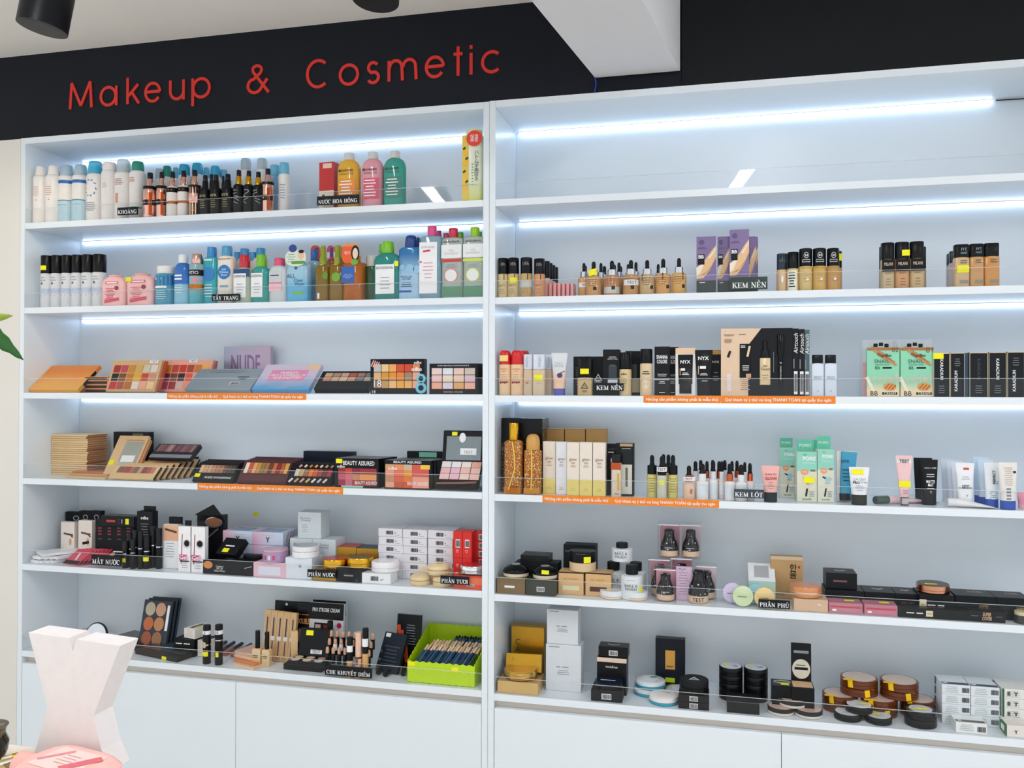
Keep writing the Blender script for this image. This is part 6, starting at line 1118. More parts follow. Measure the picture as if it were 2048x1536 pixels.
t = kbox('R4', 1231, 1267, 887, .045, .035, 'black carton with drawn cream bottle and curved lid'); patch(t, 'drawn_cap', mat('1c2024', .15), .12, .76, .6, .28); patch(t, 'drawn_rim', mat('d8d4cc', .3), .1, .9, .5, .015); patch(t, 'drawn_body', mat('dcd8cc', .3), .12, .32, .6, .56); scrib(t, 'SIVANNA', mat('6a665c', .5), .12, .34, wf=.4, rot=-90); patch(t, 'tan_top', mat('b89a6c', .4), .1, .97, .7, .05)
t = bottle(fit('R4', 1223, 1243, 908, .014), 'primer_tube', 'clear primer tube with copper collar before the cream-bottle carton', mat('e8dccb', .06, a=.8), mat('1a1c20', .15), .94, .80, .02, n=4, ar=.9); patch(t, 'copper_collar', mat('b8542c', .25, .8), 0, .72, 1.0, .16); patch(t, 'gold_column', GOLD, .22, .36, .2, .4); scrib(t, 'gold', mat('8a6a30', .5), .1, .08, wf=.5)
for i, (a, b, yt, dy) in enumerate(((1294, 1314.5, 910, .04), (1314, 1333.5, 912, .016), (1336, 1356, 910, .035), (1318, 1336, 908, .10), (1328, 1346, 909, .13))):
    t = serum(a, b, yt, dy, ('yellow serum with black dropper, left of the TEST one', 'clear serum dropper wearing TEST tape and yellow sticker', 'yellow serum with black dropper, right of the TEST one', 'yellow serum dropper hidden behind the TEST one', 'yellow serum dropper furthest behind')[i], mat('dcd07c', .1, a=.9) if i != 1 else mat('e4e4d4', .06, a=.7), 0, 'R4', 'yellow serum droppers', col=BLK, bz=(.55, .76), cw=.92, bw=.42)
    if i == 1: patch(t, 'paper_tape', WHT, 0, .69, 2.6, .11, off=.0012); text(t, 'TEST', INKK, 0, .69, wf=.8, off=.0019); sticker(t, 0, .38, .016, .012)
    else: fine(t, mat('7a7230', .5), 0, .45, .7, 6, .06)
MILK = mat('f1efef', .1, a=.95); CUL = mat('c8603c', .2, 1.0)
def small(x0, x1, yt, dy, label, cop, i): 
    t = serum(x0, x1, yt, dy, label, MILK if i % 3 else mat('efdcd2', .1, a=.95), 0, 'R4', 'small milky droppers', col=CUL if cop else mat('e4e6ea', .2), bz=(.52, .72), cw=.62, bw=.42); patch(t, 'pale_label', mat('dfe6ee', .4), 0, .26, .7, .3); return t
t = serum(1366, 1390, 931, .018, 'small peach dropper with TEST tape, apart from the cluster', mat('ecc8b0', .12, a=.96), 0, 'R4', 'small milky droppers', col=CUL, bz=(.52, .72), cw=.62, bw=.36); patch(t, 'paper_tape', WHT, 0, .61, 2.0, .13, off=.001); text(t, 'TEST', INKK, 0, .61, wf=.56, off=.0017); patch(t, 'tan_mark', mat('b8743c', .4), .2, .24, .22, .14)
for i, (a, b, yt, dy, c) in enumerate(((1392, 1417, 927, .03, 0), (1417, 1436, 921, .05, 0), (1436, 1451, 922, .06, 0), (1449, 1470, 927, .03, 1), (1471, 1494, 929, .028, 0), (1491, 1509, 926, .045, 1))):
    small(a, b, yt, dy, f'small milky dropper bottle in the front of the cluster, {ORD[i]} from the left', c, i+1)
for i, (a, b, yt) in enumerate(((1382, 1400, 922), (1393, 1410, 920), (1406, 1422, 922), (1417, 1434, 919.5), (1430, 1446, 922), (1441, 1458, 920), (1456, 1472, 922), (1466, 1482, 921), (1482, 1497, 924))):
    small(a, b, yt, .10+.03*(i % 2), f'small milky dropper bottle at the back of the cluster, {ORD[i]} from the left', i in (2, 4, 7), i)
t = tube(fit('R4', 1523, 1559, 931, 1004), 'primer_tube', 'pink BORN TO GLOW tube with black cap', mat('eeb4ac', .3), mat('161c1e', .15), .27, .74); text(t, 'BORN TO', mat('b04a44', .5), .02, .76, wf=.62, bold=.01); text(t, 'GLOW!', mat('b0302c', .5), .02, .65, wf=.66, hf=.09, bold=.02); fine(t, mat('b86a60', .5), 0, .54, .4, 4, .055)
def pore(x0, x1, yt, yb, label, st, tabh):
    t = carton(fit('R4', x0, x1, yt, yb), .036, mat('dcdcc8', .4), 'pore_carton', label, 'box', group='mint PORE cartons', yaw=3); patch(t, 'mint_top', mat('8fd4c0', .4), 0, .81, 1, .38); text(t, 'the', mat('2c4a44', .5), -.1, .95, wf=.18); text(t, 'PORE', INKW, .12, .87, wf=.66, bold=.03); text(t, 'FESSIONAL', mat('d8f0e8', .5), .1, .78, wf=.64)
    patch(t, 'badge', mat('e8a074', .4), -.12, .60, .4, .12, round_=True, off=.0006); text(t, 'PORE', INKW, -.12, .6, wf=.24, off=.001); patch(t, 'hat', mat('b87a4c', .4), .3, .63, .24, .04); patch(t, 'blue_shirt', mat('9cccd8', .4), .12, .42, .3, .14); patch(t, 'hand', mat('e8bc98', .4), .34, .44, .12, .05, round_=True, off=.0007); patch(t, 'black_glove', BLK, -.1, .47, .22, .025, rot=-30, off=.0008); patch(t, 'black_boot', BLK, -.02, .19, .1, .16, rot=-8); patch(t, 'skirt', mat('ead0b0', .4), .02, .32, .2, .1); fine(t, INKG, .24, .2, .3, 4, .03); text(t, 'benefit', mat('4a5a50', .5), 0, .06, wf=.46)
    add(t, 'hang_tab', chamfer('hang_tab', t.w*.84, .0012, tabh, .0003), mat('5cc0a0', .4), (0, .034, t.h)); tg = T(); tg.o = t.o; tg.w, tg.d, tg.h, tg.fy, tg.wrap = t.w, t.d, tabh, .034, None; tab = text(tg, 'PORES', INKW, 0, .5, wf=.6); tab.location.z = t.h
    if st: sticker(t, .1, .44, .03, .018)
pore(1560, 1591, 896, .13, 'mint PORE carton furthest back on the left', False, .028); pore(1594, 1634, 904, 1004, 'mint PORE carton at the front with yellow sticker', True, .034); pore(1635, 1668, 899, .04, 'mint PORE carton beside the blue tube', False, .036)
carton(fit('R4', 1622, 1650, 881, .14), .03, mat('5cc0a0', .4), 'pore_carton', 'green carton peeking out behind the PORE cartons', 'box')
t = carton(fit('R4', 1674, 1706, 903, .075, lean=4), .012, mat('e6e6e0', .4), 'primer_pack', 'white pack leaning with a bright blue tube', 'pack'); m = loft('blue_tube', [(t.w*.36, .004, t.h*.06), (t.w*.37, .005, t.h*.16), (t.w*.42, .005, t.h*.18), (t.w*.5, .0012, t.h*.99)], 22, 3); add(t, 'blue_tube', m, mat('3c9ec4', .25), (.002, -.005, 0), (0, math.radians(4), 0)); tg = T(); tg.o = t.o; tg.w, tg.d, tg.h, tg.fy, tg.wrap = t.w, t.d, t.h, -.0105, None; text(tg, 'NYX', mat('10304a', .5), .02, .8, wf=.5, bold=.02); fine(tg, mat('14405c', .5), .05, .62, .5, 4, .07, th=.02); add(t, 'tube_cap', loft('tube_cap', [(t.w*.36, .006, 0), (t.w*.37, .006, t.h*.14)], 22), BLK, (0, -.006, t.h*.02))
t = tube(fit('R4', 1698, 1738.5, 934, 1010), 'primer_tube', 'short white tube with yellow smear and black cap', mat('eef0f4', .3), mat('2a2a22', .2), .27, .76); sticker(t, -.08, .87, .03, .014); text(t, 'LA Girl', INKG, 0, .68, wf=.6, shear=.3); text(t, 'PRO', INKK, -.16, .59, wf=.34, bold=.02); text(t, 'prep', INKG, .22, .59, wf=.3); fine(t, INKG, 0, .5, .5, 2, .05); fine(t, INKG, 0, .38, .4, 1)
t = tube(fit('R4', 1791, 1825, 911, .034), 'primer_tube', 'slim pink tube wearing TEST tape with clear cap', mat('f0c8c8', .3), mat('e8e0e0', .08, a=.5), .17, .5); patch(t, 'paper_tape', WHT, 0, .89, .8, .07); text(t, 'TEST', INKK, 0, .89, wf=.6, bold=.02, off=.0016); sticker(t, .02, .43, .03, .017); fine(t, mat('c87a7c', .5), .05, .3, .4, 3, .03); add(t, 'cap_bracket', joinboxes('cap_bracket', [(-t.w*.25, -t.w*.2, -.013, -.012, .001, t.h*.17), (-t.w*.25, t.w*.22, -.013, -.012, .001, .004), (-t.w*.25, t.w*.22, -.013, -.012, t.h*.155, t.h*.17)]), BLK)
for i, (a, b, yt, yb) in enumerate(((1827, 1864, 915.5, .11), (1840, 1875.5, 919, .07))):
    t = tube(fit('R4', a, b, yt, yb), 'primer_tube', ('black matte tube filed behind its twin', 'black MATTE MAT tube with white print')[i], BLKM, mat('0c0d10', .3), .2, .82, group='black matte tubes')
    if i: text(t, 'wet n wild', INKW, .05, .82, wf=.66); fine(t, INKW, .05, .67, .5, 2, .05); text(t, 'MATTE\nMAT', INKW, .05, .48, wf=.48, hf=.14, bold=.02); fine(t, INKW, .05, .36, .5, 1); text(t, 'Y', INKW, .05, .28, hf=.05)
def lying(x0, y0, x1, y1, s, label, body, cap, name, w, flip=False):
    A = atZ(x0, y0, shz(s)+.0122); B = atZ(x1, y1, shz(s)+.003); A.y = max(A.y, .034); B.y = max(B.y, .036); t = thing(name, label, 'tube', tuple(A)); d = B-A; L = d.length; t.o.rotation_euler = (0, 0, math.atan2(d.y, d.x)); r = w/2
    S = [(r*.75, .011, 0)]
    V = []; seg = 20; secs = [(0, r*.6, .0115), (.16, r*.62, .0115)]; 
    def sec(L_, u, ry, rz): return [(u*L_, ry*math.cos(2*math.pi*i/seg), max(-.0115, rz*math.sin(2*math.pi*i/seg)-(.0115-rz)*1.0)) for i in range(seg)]
    def ring(name, LS, ma):
        V, Q = [], []
        for s_ in LS: V += sec(L, *s_)
        for k in range(len(LS)-1):
            for i in range(seg): j = (i+1) % seg; Q.append((k*seg+i, k*seg+j, (k+1)*seg+j, (k+1)*seg+i))
        Q.append(tuple(range(seg))); Q.append(tuple((len(LS)-1)*seg+i for i in range(seg))); add(t, name, mesh(name, V, Q, True), ma)
    ring('cap', [(0, r*.55, .0105), (.01, r*.6, .0115), (.2, r*.6, .0115)], cap); ring('body', [(.2, r*.6, .0113), (.28, r*.78, .0113), (.5, r*.9, .0085), (.8, r, .004), (1, r, .0012)], body); return t
lying(1762, 1008, 1868, 1002, 'R4', 'pink tube with dark cap lying on the shelf', mat('f0ccd0', .3), mat('3c5048', .2), 'primer_tube', .042)
for i, (a, b, yt, dy) in enumerate(((1882, 1912, 918, .15), (1892, 1924, 921, .12), (1902, 1936, 924, .09), (1911, 1948.5, 926, .05))):
    t = tube(fit('R4', a, b, yt, dy), 'primer_tube', ('rearmost of the white luminous tubes', 'third white luminous tube from the front', 'second white luminous tube from the front', 'white DEWY LUMINEUX tube with red stamp at the front')[i], mat('e2eaf4' if i < 3 else 'eef0f4', .3), mat('e6ecf4', .25), .2, .8, group='white luminous tubes')
    text(t, 'LU' if i < 3 else 'DEWY\nLUMINEUX', INKK, .0, .46, wf=.3 if i < 3 else .7, bold=.02)
    if i == 3: patch(t, 'red_stamp', mat('d0482c', .4), .05, .87, .3, .05); fine(t, INKG, 0, .68, .5, 2, .05); text(t, 'Y', INKK, .05, .26, hf=.05)
lying(1912, 1013, 2000, 1019, 'R4', 'white tube lying before the luminous tubes', mat('f0eeee', .3), mat('e8e6e8', .3), 'primer_tube', .045)
for i, (a, b, yt, yb) in enumerate(((1946, 1978, 914, .12), (1955, 1986, 919, .09), (1968, 1999, 925, .05), (1997, 2034, 925, 1020))):
    t = tube(fit('R4', a, b, yt, yb), 'primer_tube', ('rearmost tube with royal blue cap', 'second rearmost tube with royal blue cap', 'white PERFECT tube with royal blue cap', 'front royal-blue-capped tube with barcode back')[i], mat(('cfe2f4', 'd4e4f2', 'e8ecf0', 'eae6e2')[i], .3), mat('1f4fae', .3), .19, .84, group='royal-blue-capped tubes')
    if i == 2: text(t, 'PERFECT', INKK, .1, .68, wf=.3, rot=90, bold=.02); fine(t, mat('4a9ac8', .5), .05, .35, .6, 5, .04); patch(t, 'blue_swirl', mat('9cc4dc', .4), .3, .55, .16, .08, round_=True)
    if i == 3: fine(t, mat('b8a488', .5), 0, .88, .5, 10, .04); 
    if i == 3:
        for k in range(4): patch(t, 'code_block', INKG, -.02, .44-.07*k, .24, .04)
        patch(t, 'navy_square', mat('1c2c5c', .4), .34, .8, .18, .05)
t = tube(fit('R4', 2034, 2056, 985, .05), 'primer_tube', 'pink tube edge at the right end of the row', mat('e890a8', .3), mat('e8a8b8', .3), .3, .8)
# ================================================================== right cabinet, fifth shelf: loose powders
def rbox(s, x0, x1, yt, dy, d, label, ma, up=0, h=None, name='powder_carton', group=None, yaw=0, lean=0):
    f = fit(s, x0, x1, yt, dy, up=up, lean=lean)
    if h: f.h = h
    return carton(f, d, ma, name, label, 'box', yaw=yaw, group=group)
OLB = mat('4c4c3a', .35)
def dome(x0, x1, yt, dy, up, label, st):
    f = fit('R5', x0, x1, yt, dy, up=up); r = f.w/2; h = .036; t = thing('powder_jar', label, 'jar', (f.x, f.y+r, f.z), group='black domed powder jars'); t.w = t.d = f.w; t.h, t.fy, t.wrap = h, -r, r
    add(t, 'jar', loft('jar', [(r*.9, r*.9, 0), (r*.97, r*.97, .003), (r*.97, r*.97, h*.34)], 36), mat('d8cbb0', .2)); add(t, 'lid', loft('lid', [(r, r, h*.34), (r*1.02, r*1.02, h*.45), (r*.92, r*.92, h*.66), (r*.66, r*.66, h*.85), (r*.42, r*.42, h*.95), (r*.34, r*.34, h*.98)], 36), mat('08090c', .08)); add(t, 'knob', loft('knob', [(r*.34, r*.34, h*.97), (r*.36, r*.36, h*1.02), (r*.3, r*.3, h*1.04)], 26), mat('b9c0c4', .2, .5))
    if st: sticker(t, .1, .66, .022, .012, rot=-4)
t = rbox('R5', 994, 1050, 1157, .014, .062, 'olive-brown carton under the domed jar by the seam', mat('7c6440', .3)); h1 = t.h; patch(t, 'white_slot', INKW, -.05, .46, .36, .14)
dome(1000, 1052, 1131, .016, h1+.0005, 'black domed powder jar nearest the seam', False)
t = rbox('R5', 1051.5, 1111, 1161, .012, .062, 'dark olive carton under the stickered domed jar', mat('33382a', .35)); h2 = t.h; barcode(t, .0, .42, .02, .011)
dome(1060, 1111, 1135, .016, h2+.0005, 'black domed powder jar with yellow sticker', True)
for i in range(2): rbox('R5', 1028+38*i, 1066+50*i, 1126, .10, .06, ('low black carton behind the domed jars, left', 'low black carton behind the domed jars, right')[i], BLKM)
zb = .07
t = rbox('R5', 1041, 1097, 1106, .11, .07, 'black barcode carton perched behind the domed jars', mat('1b1d20', .35), up=.0525, h=.048); barcode(t, -.1, .3, .02, .012); patch(t, 'brown_tab', mat('6a4c2c', .4), .1, .7, .34, .2, 'top')
TN = mat('d9b07c', .4)
for i, (a, b) in enumerate(((1117, 1167), (1171, 1222))):
    t = rbox('R5', a, b, 1144+2*i, .045, .06, ('tan slotted carton under the big powder jar, left', 'tan slotted carton under the big powder jar, right')[i], TN, group='tan slotted cartons'); h3 = t.h; patch(t, 'black_edge', BLK, 0, .97, 1, .05); patch(t, 'slot', mat(('e0d8b0', '4a2418')[i], .2), 0, .3, .66, .2); scrib(t, 'POU NATURAL', mat('c89a3c', .4), 0, .7, wf=.6)
t = rbox('R5', 1127, 1191, 1090, .13, .05, 'black carton standing behind the big powder jar', BLKM, up=.0); text(t, 'POU', INKG, -.36, .85, wf=.16)
t = bottle(fit('R5', 1139, 1192, 1100, .078, up=h3+.0005), 'powder_jar', 'big powder jar with black lid on the tan cartons', mat('e0c498', .12, a=.9), BLK, 1.0, .45, .02, cat='jar'); sticker(t, .25, .62, .022, .018); fine(t, INKG, 0, .9, .5, 1)
BF = mat('dfe4e8', .3)
def bake(x0, x1, yt, dy, up, label, txt=True, st=False):
    t = bottle(fit('R5', x0, x1, yt, dy, up=up), 'bake_jar', label, BF, mat('17191d', .5), .56, .72, .06, cat='jar', group='white BAKE & FINISH jars')
    if txt: text(t, 'BAKE &\nFINISH', mat('5a646c', .5), 0, .38, wf=.6, bold=.005); fine(t, INKG, 0, .58, .5, 1)
    if st: sticker(t, .48, .3, .012, .02)
    return t
j = bake(1242, 1286, 1129, .05, 0, 'white BAKE & FINISH jar at the front with sticker', st=True); hj = j.h
bake(1205, 1249, 1123, .135, 0, 'white BAKE & FINISH jar at the back left'); bake(1251, 1293, 1124, .14, 0, 'white BAKE & FINISH jar at the back right', False)
bake(1223, 1265, 1085, .10, hj*1.0+.0012, 'white BAKE & FINISH jar on top of the others')
for i, (a, b, y) in enumerate(((1197, 1245, 1180), (1246, 1294, 1183))):
    t = compact(fit('R5', a, b, y, .013), 'white_compact', ('white facet-top compact with peach base, beside the tan cartons', 'white facet-top compact with yellow dot sticker')[i], mat('ecd4bc', .3), mat('e8ebf0', .15), None, .023, split=.35, group='white facet-top compacts'); patch(t, 'facet', mat('f4f6f8', .08), -.1, .5, .6, .4, 'top', rot=20)
    if i: sticker(t, .05, .3, .014, .012, 'top')
# clear boxes with black bulb bottles
def bulbpot(t, w, h, loc=(0, 0, 0), test=False):
    r = w/2
    add(t, 'powder_base', loft('powder_base', [(r*.8, r*.8, 0), (r*.98, r*.98, h*.05), (r, r, h*.24)], 30), mat('e0c0a4', .3), loc); add(t, 'black_cap', loft('black_cap', [(r*1.02, r*1.02, h*.24), (r*1.03, r*1.03, h*.34), (r*.9, r*.9, h*.52), (r*.66, r*.66, h*.68), (r*.56, r*.56, h*.8), (r*.58, r*.58, h*.95), (r*.4, r*.4, h)], 30), glitter('0b0c10', 'c9ced4', 150, 1, .745, .12), loc)
CB = ACR
def clearbox(x0, x1, yt, dy, up, label, pink):
    f = fit('R5', x0, x1, yt, dy, up=up); t = carton(f, .055, CB, 'clear_box', label, 'box', group='clear boxes with black powder pots', body='clear_shell'); bulbpot(t, f.w*.82, f.h*.8, (0, .028, .002))
    patch(t, 'lid_line', mat('dfe2e8', .2), 0, .97, 1, .03); fine(t, INKW, 0, .3, .5, 1)
    poly(t, 'rear_card', mat('c8909c' if pink else 'd8c0c8', .5), [(-.46, .02), (.46, .02), (.46, .9), (-.46, .9)], off=-.052)
    return t
c1 = clearbox(1308, 1352, 1138, .02, 0, 'clear box with black powder pot, front left', True); hc = c1.h
c2 = clearbox(1297, 1340, 1118, .085, 0, 'clear box with black powder pot, behind on the left', True); clearbox(1341, 1384, 1116, .095, 0, 'clear box with black powder pot, behind in the middle', True); c3 = clearbox(1392, 1434, 1132, .075, 0, 'clear box with black powder pot, right side', False)
clearbox(1316, 1359, 1048, .095, c2.h+.001, 'upper left clear box with black powder pot', True); clearbox(1360, 1402, 1049, .1, c2.h+.001, 'upper right clear box with black powder pot', False)
t = rbox('R5', 1352, 1384, 1134, .06, .012, 'lilac text card between the clear boxes', mat('d9bcd4', .5), name='text_card'); fine(t, mat('8a6a8c', .5), -.05, .82, .7, 9, .08); scrib(t, 'SOFT BLUR\n07', mat('7a5a7c', .5), -.1, .92, wf=.5)
f = fit('R5', 1376, 1417, 1143, 1209); t = thing('powder_pot', 'unboxed black bulb powder pot with TEST written on base', 'pot', (f.x, f.y+f.w*.5, f.z)); t.w, t.h = f.w, f.h; t.wrap = f.w/2*1.0; bulbpot(t, f.w, f.h); text(t, 'TEST', INKK, 0, .13, wf=.6); None
def disc(x0, x1, yt, yb, col, label, dy):
    f = fit('R5', x0, x1, yt, dy); r = f.h/2; t = thing('pastel_disc', label, 'compact', (f.x, f.y, f.z+r), group='pastel discs standing on edge')
    add(t, 'case', loft('case', [(r*.96, r*.96, 0), (r, r, .002), (r, r, .014), (r*.96, r*.96, .016)], 40), mat(col, .35), (0, 0, 0), (math.radians(82), 0, math.radians(4))); add(t, 'rim_line', loft('rim_line', [(r*.8, r*.8, .0158), (r*.8, r*.8, .0166), (r*.78, r*.78, .0168)], 36), mat(col, .6), (0, 0, 0), (math.radians(82), 0, math.radians(4)))
    k = T(); k.o = t.o; k.w = k.h = 2*r; k.d = .016; k.fy = -.0185; k.wrap = None; scrib(k, 'innisfree', mat('8a8a6a', .5), .0, .02, wf=.5)
disc(1445, 1484, 1165, 0, 'd8ccec', 'lilac disc standing on edge, furthest left', .07); disc(1493, 1530, 1167, 0, '9cd4e4', 'pale blue disc standing on edge behind the others', .075); disc(1464, 1506, 1171, 0, 'd4e4b8', 'pale green disc standing on edge', .035); disc(1507, 1549, 1174, 0, 'f2d490', 'pale orange disc beside the PHẤN PHỦ card', .035)
f = fit('R5', 1497, 1551, 1163, .10); t = thing('mint_box', 'white and mint box with sloping windowed top', 'box', (f.x, f.y, f.z)); w2 = f.w/2; H = f.h; H2 = H+.04; d = .07
t.w, t.d, t.h, t.fy = f.w, d, H, 0
add(t, 'body', mesh('body', [(-w2, 0, 0), (w2, 0, 0), (w2, d, 0), (-w2, d, 0), (-w2, 0, H), (w2, 0, H), (w2, d, H2), (-w2, d, H2)], [(0, 1, 5, 4), (1, 2, 6, 5), (2, 3, 7, 6), (3, 0, 4, 7), (0, 3, 2, 1)]), mat('bfe0d0', .4)); add(t, 'sloping_top', mesh('sloping_top', [(-w2, 0, H+.0004), (w2, 0, H+.0004), (w2, d, H2+.0004), (-w2, d, H2+.0004)], [(0, 1, 2, 3)]), mat('f0f2f2', .35)); q = .55
add(t, 'window', mesh('window', [(-w2*q, d*.2, H+.008+.0009), (w2*q, d*.2, H+.008+.0009), (w2*q, d*.85, H+.034+.0009), (-w2*q, d*.85, H+.034+.0009)], [(0, 1, 2, 3)]), mat('b4b6b8', .1))
t = rbox('R5', 1541, 1606, 1113, .15, .03, 'tan carton with brushed Korean characters and red seal', mat('c09a68', .45)); text(t, '한\n율', INKK, .2, .66, hf=.34, bold=.01); patch(t, 'red_seal', mat('b02a2c', .4), .38, .76, .07, .07, round_=True); patch(t, 'pale_top_band', mat('d8bc9c', .4), 0, .96, 1, .08); fine(t, mat('6a4a28', .5), -.2, .14, .3, 2, .04)
t = rbox('R5', 1588, 1656, 1199, .013, .075, 'tan carton under the orange compact', mat('dcb898', .4)); patch(t, 'pale_mark', mat('e8d8cc', .4), .25, .6, .1, .16); h5 = t.h
t = compact(fit('R5', 1580, 1648, 1172, .016, up=h5+.0005), 'orange_compact', 'orange compact with rose top on the tan carton', mat('d8955c', .25, .3), mat('d8905c', .25, .3), mat('d89a80', .2), .030, split=.5, rim=.93, topname='lid_top', band=mat('f0c8a8', .2, .5)); text(t, 'oo', mat('b06a4c', .4), .2, .6, wf=.14, face='top', off=.0012)
NB = mat('0f1318', .35)
def nb(x0, x1, yt, dy, d, label, up=0, h=None, group='black powder cartons', txt=None, ink=None, top=None):
    t = rbox('R5', x0, x1, yt, dy, d, label, NB, up, h, group=group)
    if txt: scrib(t, txt, ink or mat('7a4a4c', .5), -.02, .5, wf=.5)
    return t
for i, (a, b, y) in enumerate(((1650, 1728, 1177), (1729, 1791, 1183), (1792, 1840, 1186))):
    t = nb(a, b, y, .07, .085, f'{ORD[i]} black carton with crescent in the rear row', h=.052, txt='BEAUTY MATTE'); 
    for k in range(5): patch(t, 'crescent', mat('d8c8b0', .4), -.14+.07*k, .55-.05*(2-abs(k-2)), .09, .1, 'top', rot=(k-2)*16)
t = nb(1652, 1714, 1158, .085, .075, 'black carton with crescent stacked on the rear row', up=.0525, h=.045, txt='BEAUTY')
for k in range(5): patch(t, 'crescent', mat('d8c8b0', .4), -.14+.07*k, .55-.05*(2-abs(k-2)), .09, .1, 'top', rot=(k-2)*16)
for i, (x, w_) in enumerate(((1643, 14), (1912, 14))): 
    f = fit('R5', x, x+w_, 1170, .10); f.z += .0515; f.h = .004; carton(f, .02, YEL, 'price_tag', ('yellow price tag lying behind the orange compact', 'yellow price tag lying beside the copper compact')[i], 'tag') if False else None
t = nb(1839, 1909, 1195, .05, .085, 'black NO2 carton under the copper-edged compact', h=.058, txt='BEAUTY MATTE', ink=INKW); patch(t, 'cream_tag', mat('e8d8b4', .4), -.4, .5, .2, .5); text(t, 'NO2', INKK, -.4, .5, wf=.13, off=.0012)
t = compact(fit('R5', 1839, 1907, 1176, .052, up=.0585), 'copper_compact', 'copper-edged black compact with yellow tag on the NO2 carton', COPPER, COPPER, mat('1c1c20', .2), .022, split=.4, rim=.95, topname='lid_top'); sticker(t, -.1, .3, .032, .014, 'top')
for i, (a, b, y) in enumerate(((1911, 1992, 1192), (1993, 2062, 1196))):
    t = nb(a, b, y, .05, .085, ('black SUPER COVER carton with rounded top print, rear', 'black SUPER COVER carton at the right edge, rear')[i], h=.06); text(t, 'SUPER\nCOVER', mat('d8b48c', .4), .1, .6, wf=.4, face='top', shear=.2); text(t, 'SUPER\nCOVER', mat('c8a070', .4), .2, .5, wf=.26, shear=.2)
PK = mat('f0a4b8', .08, a=.55)
for i, (a, b, y) in enumerate(((1658, 1725, 1206), (1729, 1795, 1210))):
    t = rbox('R5', a, b, y, .013, .055, ('clear pink carton with tan powder inside, left', 'clear pink carton with rose powder inside, right')[i], PK, group='clear pink cartons'); add(t, 'powder_cake', loft('powder_cake', [(t.w*.44, .022, .003), (t.w*.46, .024, t.h*.5), (t.w*.4, .02, t.h*.6)], 28, 2, 0, .028), mat(('c8a06c', 'd8647c')[i], .3)); patch(t, 'rose_band', mat('c8405c', .3), 0, .62, .9, .16, off=.0006); sticker(t, .15, .5, .026, .018, 'top'); patch(t, 'logo_spot', INKW, -.34, .3, .14, .2, round_=True)
t = nb(1797, 1866, 1216, .013, .03, 'black NO2 carton in the front row', group='front black cartons', txt='BEAUTY MATTE', ink=INKW); patch(t, 'cream_tag', mat('e8d8b4', .4), .4, .5, .2, .6); text(t, 'NO2', INKK, .4, .5, wf=.13, off=.0012)
nb(1866.5, 1936, 1220, .013, .03, 'plain black carton in the front row', group='front black cartons')
t = nb(1937, 2011, 1222, .013, .03, 'black SUPER COVER carton in the front row', group='front black cartons'); text(t, 'SUPER\nCOVER', mat('d8b48c', .4), 0, .5, wf=.26, hf=.7, shear=.2, bold=.02); fine(t, INKG, -.33, .5, .22, 1, th=.03); fine(t, INKG, .33, .5, .22, 1, th=.03)
t = bottle(fit('R5', 2028, 2062, 1222, .03), 'powder_jar', 'clear powder jar cut off by the right edge', mat('3a3a34', .1, a=.8), mat('d8cfa8', .2), .95, .7, .03, cat='jar')

# ================================================================== right cabinet, bottom shelf: pressed powders
GC = mat('c8982c', .3, .75)
def gb(x0, x1, yt, dy, d, label, up=0, h=None, ma=None, **k): return rbox('R6', x0, x1, yt, dy, d, label, ma or GC, up, h, **k)
for i in range(2): t = gb(1023+3*i, 1088+3*i, 1254-5*i, .17+.03*i, .026, ('gold carton standing at the back with vertical letters', 'second gold carton filed behind the lettered one')[i], h=None); text(t, 'C\nA\nR', mat('5a3c10', .5), -.3, .55, hf=.4) if i == 0 else None
t = gb(995, 1076, 1364, .013, .10, 'pale gold base carton under the gold compact', ma=mat('dcb878', .35, .4)); hg = t.h
f = fit('R6', 1012, 1082, 1312, .085, up=hg+.0005, lean=14); t = carton(f, .03, GC, 'gold_carton', 'gold carton leaning behind the gold compact', 'box', yaw=4); scrib(t, 'PEARL ART FACTORY', mat('5a3c10', .5), .1, .5, wf=.4, face='top'); text(t, 'C', mat('7a5410', .5), -.3, .7, hf=.14)
t = compact(fit('R6', 1001, 1068, 1338, .014, up=hg+.0006), 'gold_compact', 'shiny pale gold compact on the gold carton', mat('b87a2c', .25, .9), mat('d8b25c', .15, .9), mat('e6cc8c', .12, .85), .026, split=.4, rim=.95, topname='lid_top')
WB = mat('d6dbe0', .4)
for i, (a, b, y, up) in enumerate(((1092, 1162, 1290, 0), (1094, 1156, 1220, 0))):
    if i: up = hw+.0005
    t = gb(a, b, y, .07 if i == 0 else .075, .06, ('lower square white carton of two', 'upper square white carton of two')[i], up, ma=WB, group='square white cartons'); hw = t.h; scrib(t, 'ARTINATURE', INKG, -.25, .95, wf=.34); scrib(t, 'High  Beauty', INKG, 0, .52, wf=.4); fine(t, INKG, 0, .44, .4, 3, .04); None
t = gb(1182, 1244, 1381, .012, .075, 'low black barcode carton under the round black compact', ma=BLKM); barcode(t, 0, .45, .024, .013); hk = t.h
t = gb(1194, 1253, 1316, .075, .055, 'upright black carton with crescent face', ma=BLK); patch(t, 'cream_top', mat('e0c8b4', .4), 0, .94, 1, .12); text(t, 'innisfree', INKW, 0, .76, wf=.4)
for k in range(7): patch(t, 'crescent', mat('e6d2b8', .4), -.24+.08*k, .38-.03*(3-abs(k-3)), .1, .1, rot=(k-3)*12)
fine(t, INKW, 0, .25, .6, 3, .05); h6 = t.h
t = gb(1197, 1256, 1281, .08, .05, 'black barcode carton tilted on the upright one', up=h6+.0005, ma=BLK, h=.032); barcode(t, 0, .4, .022, .012)
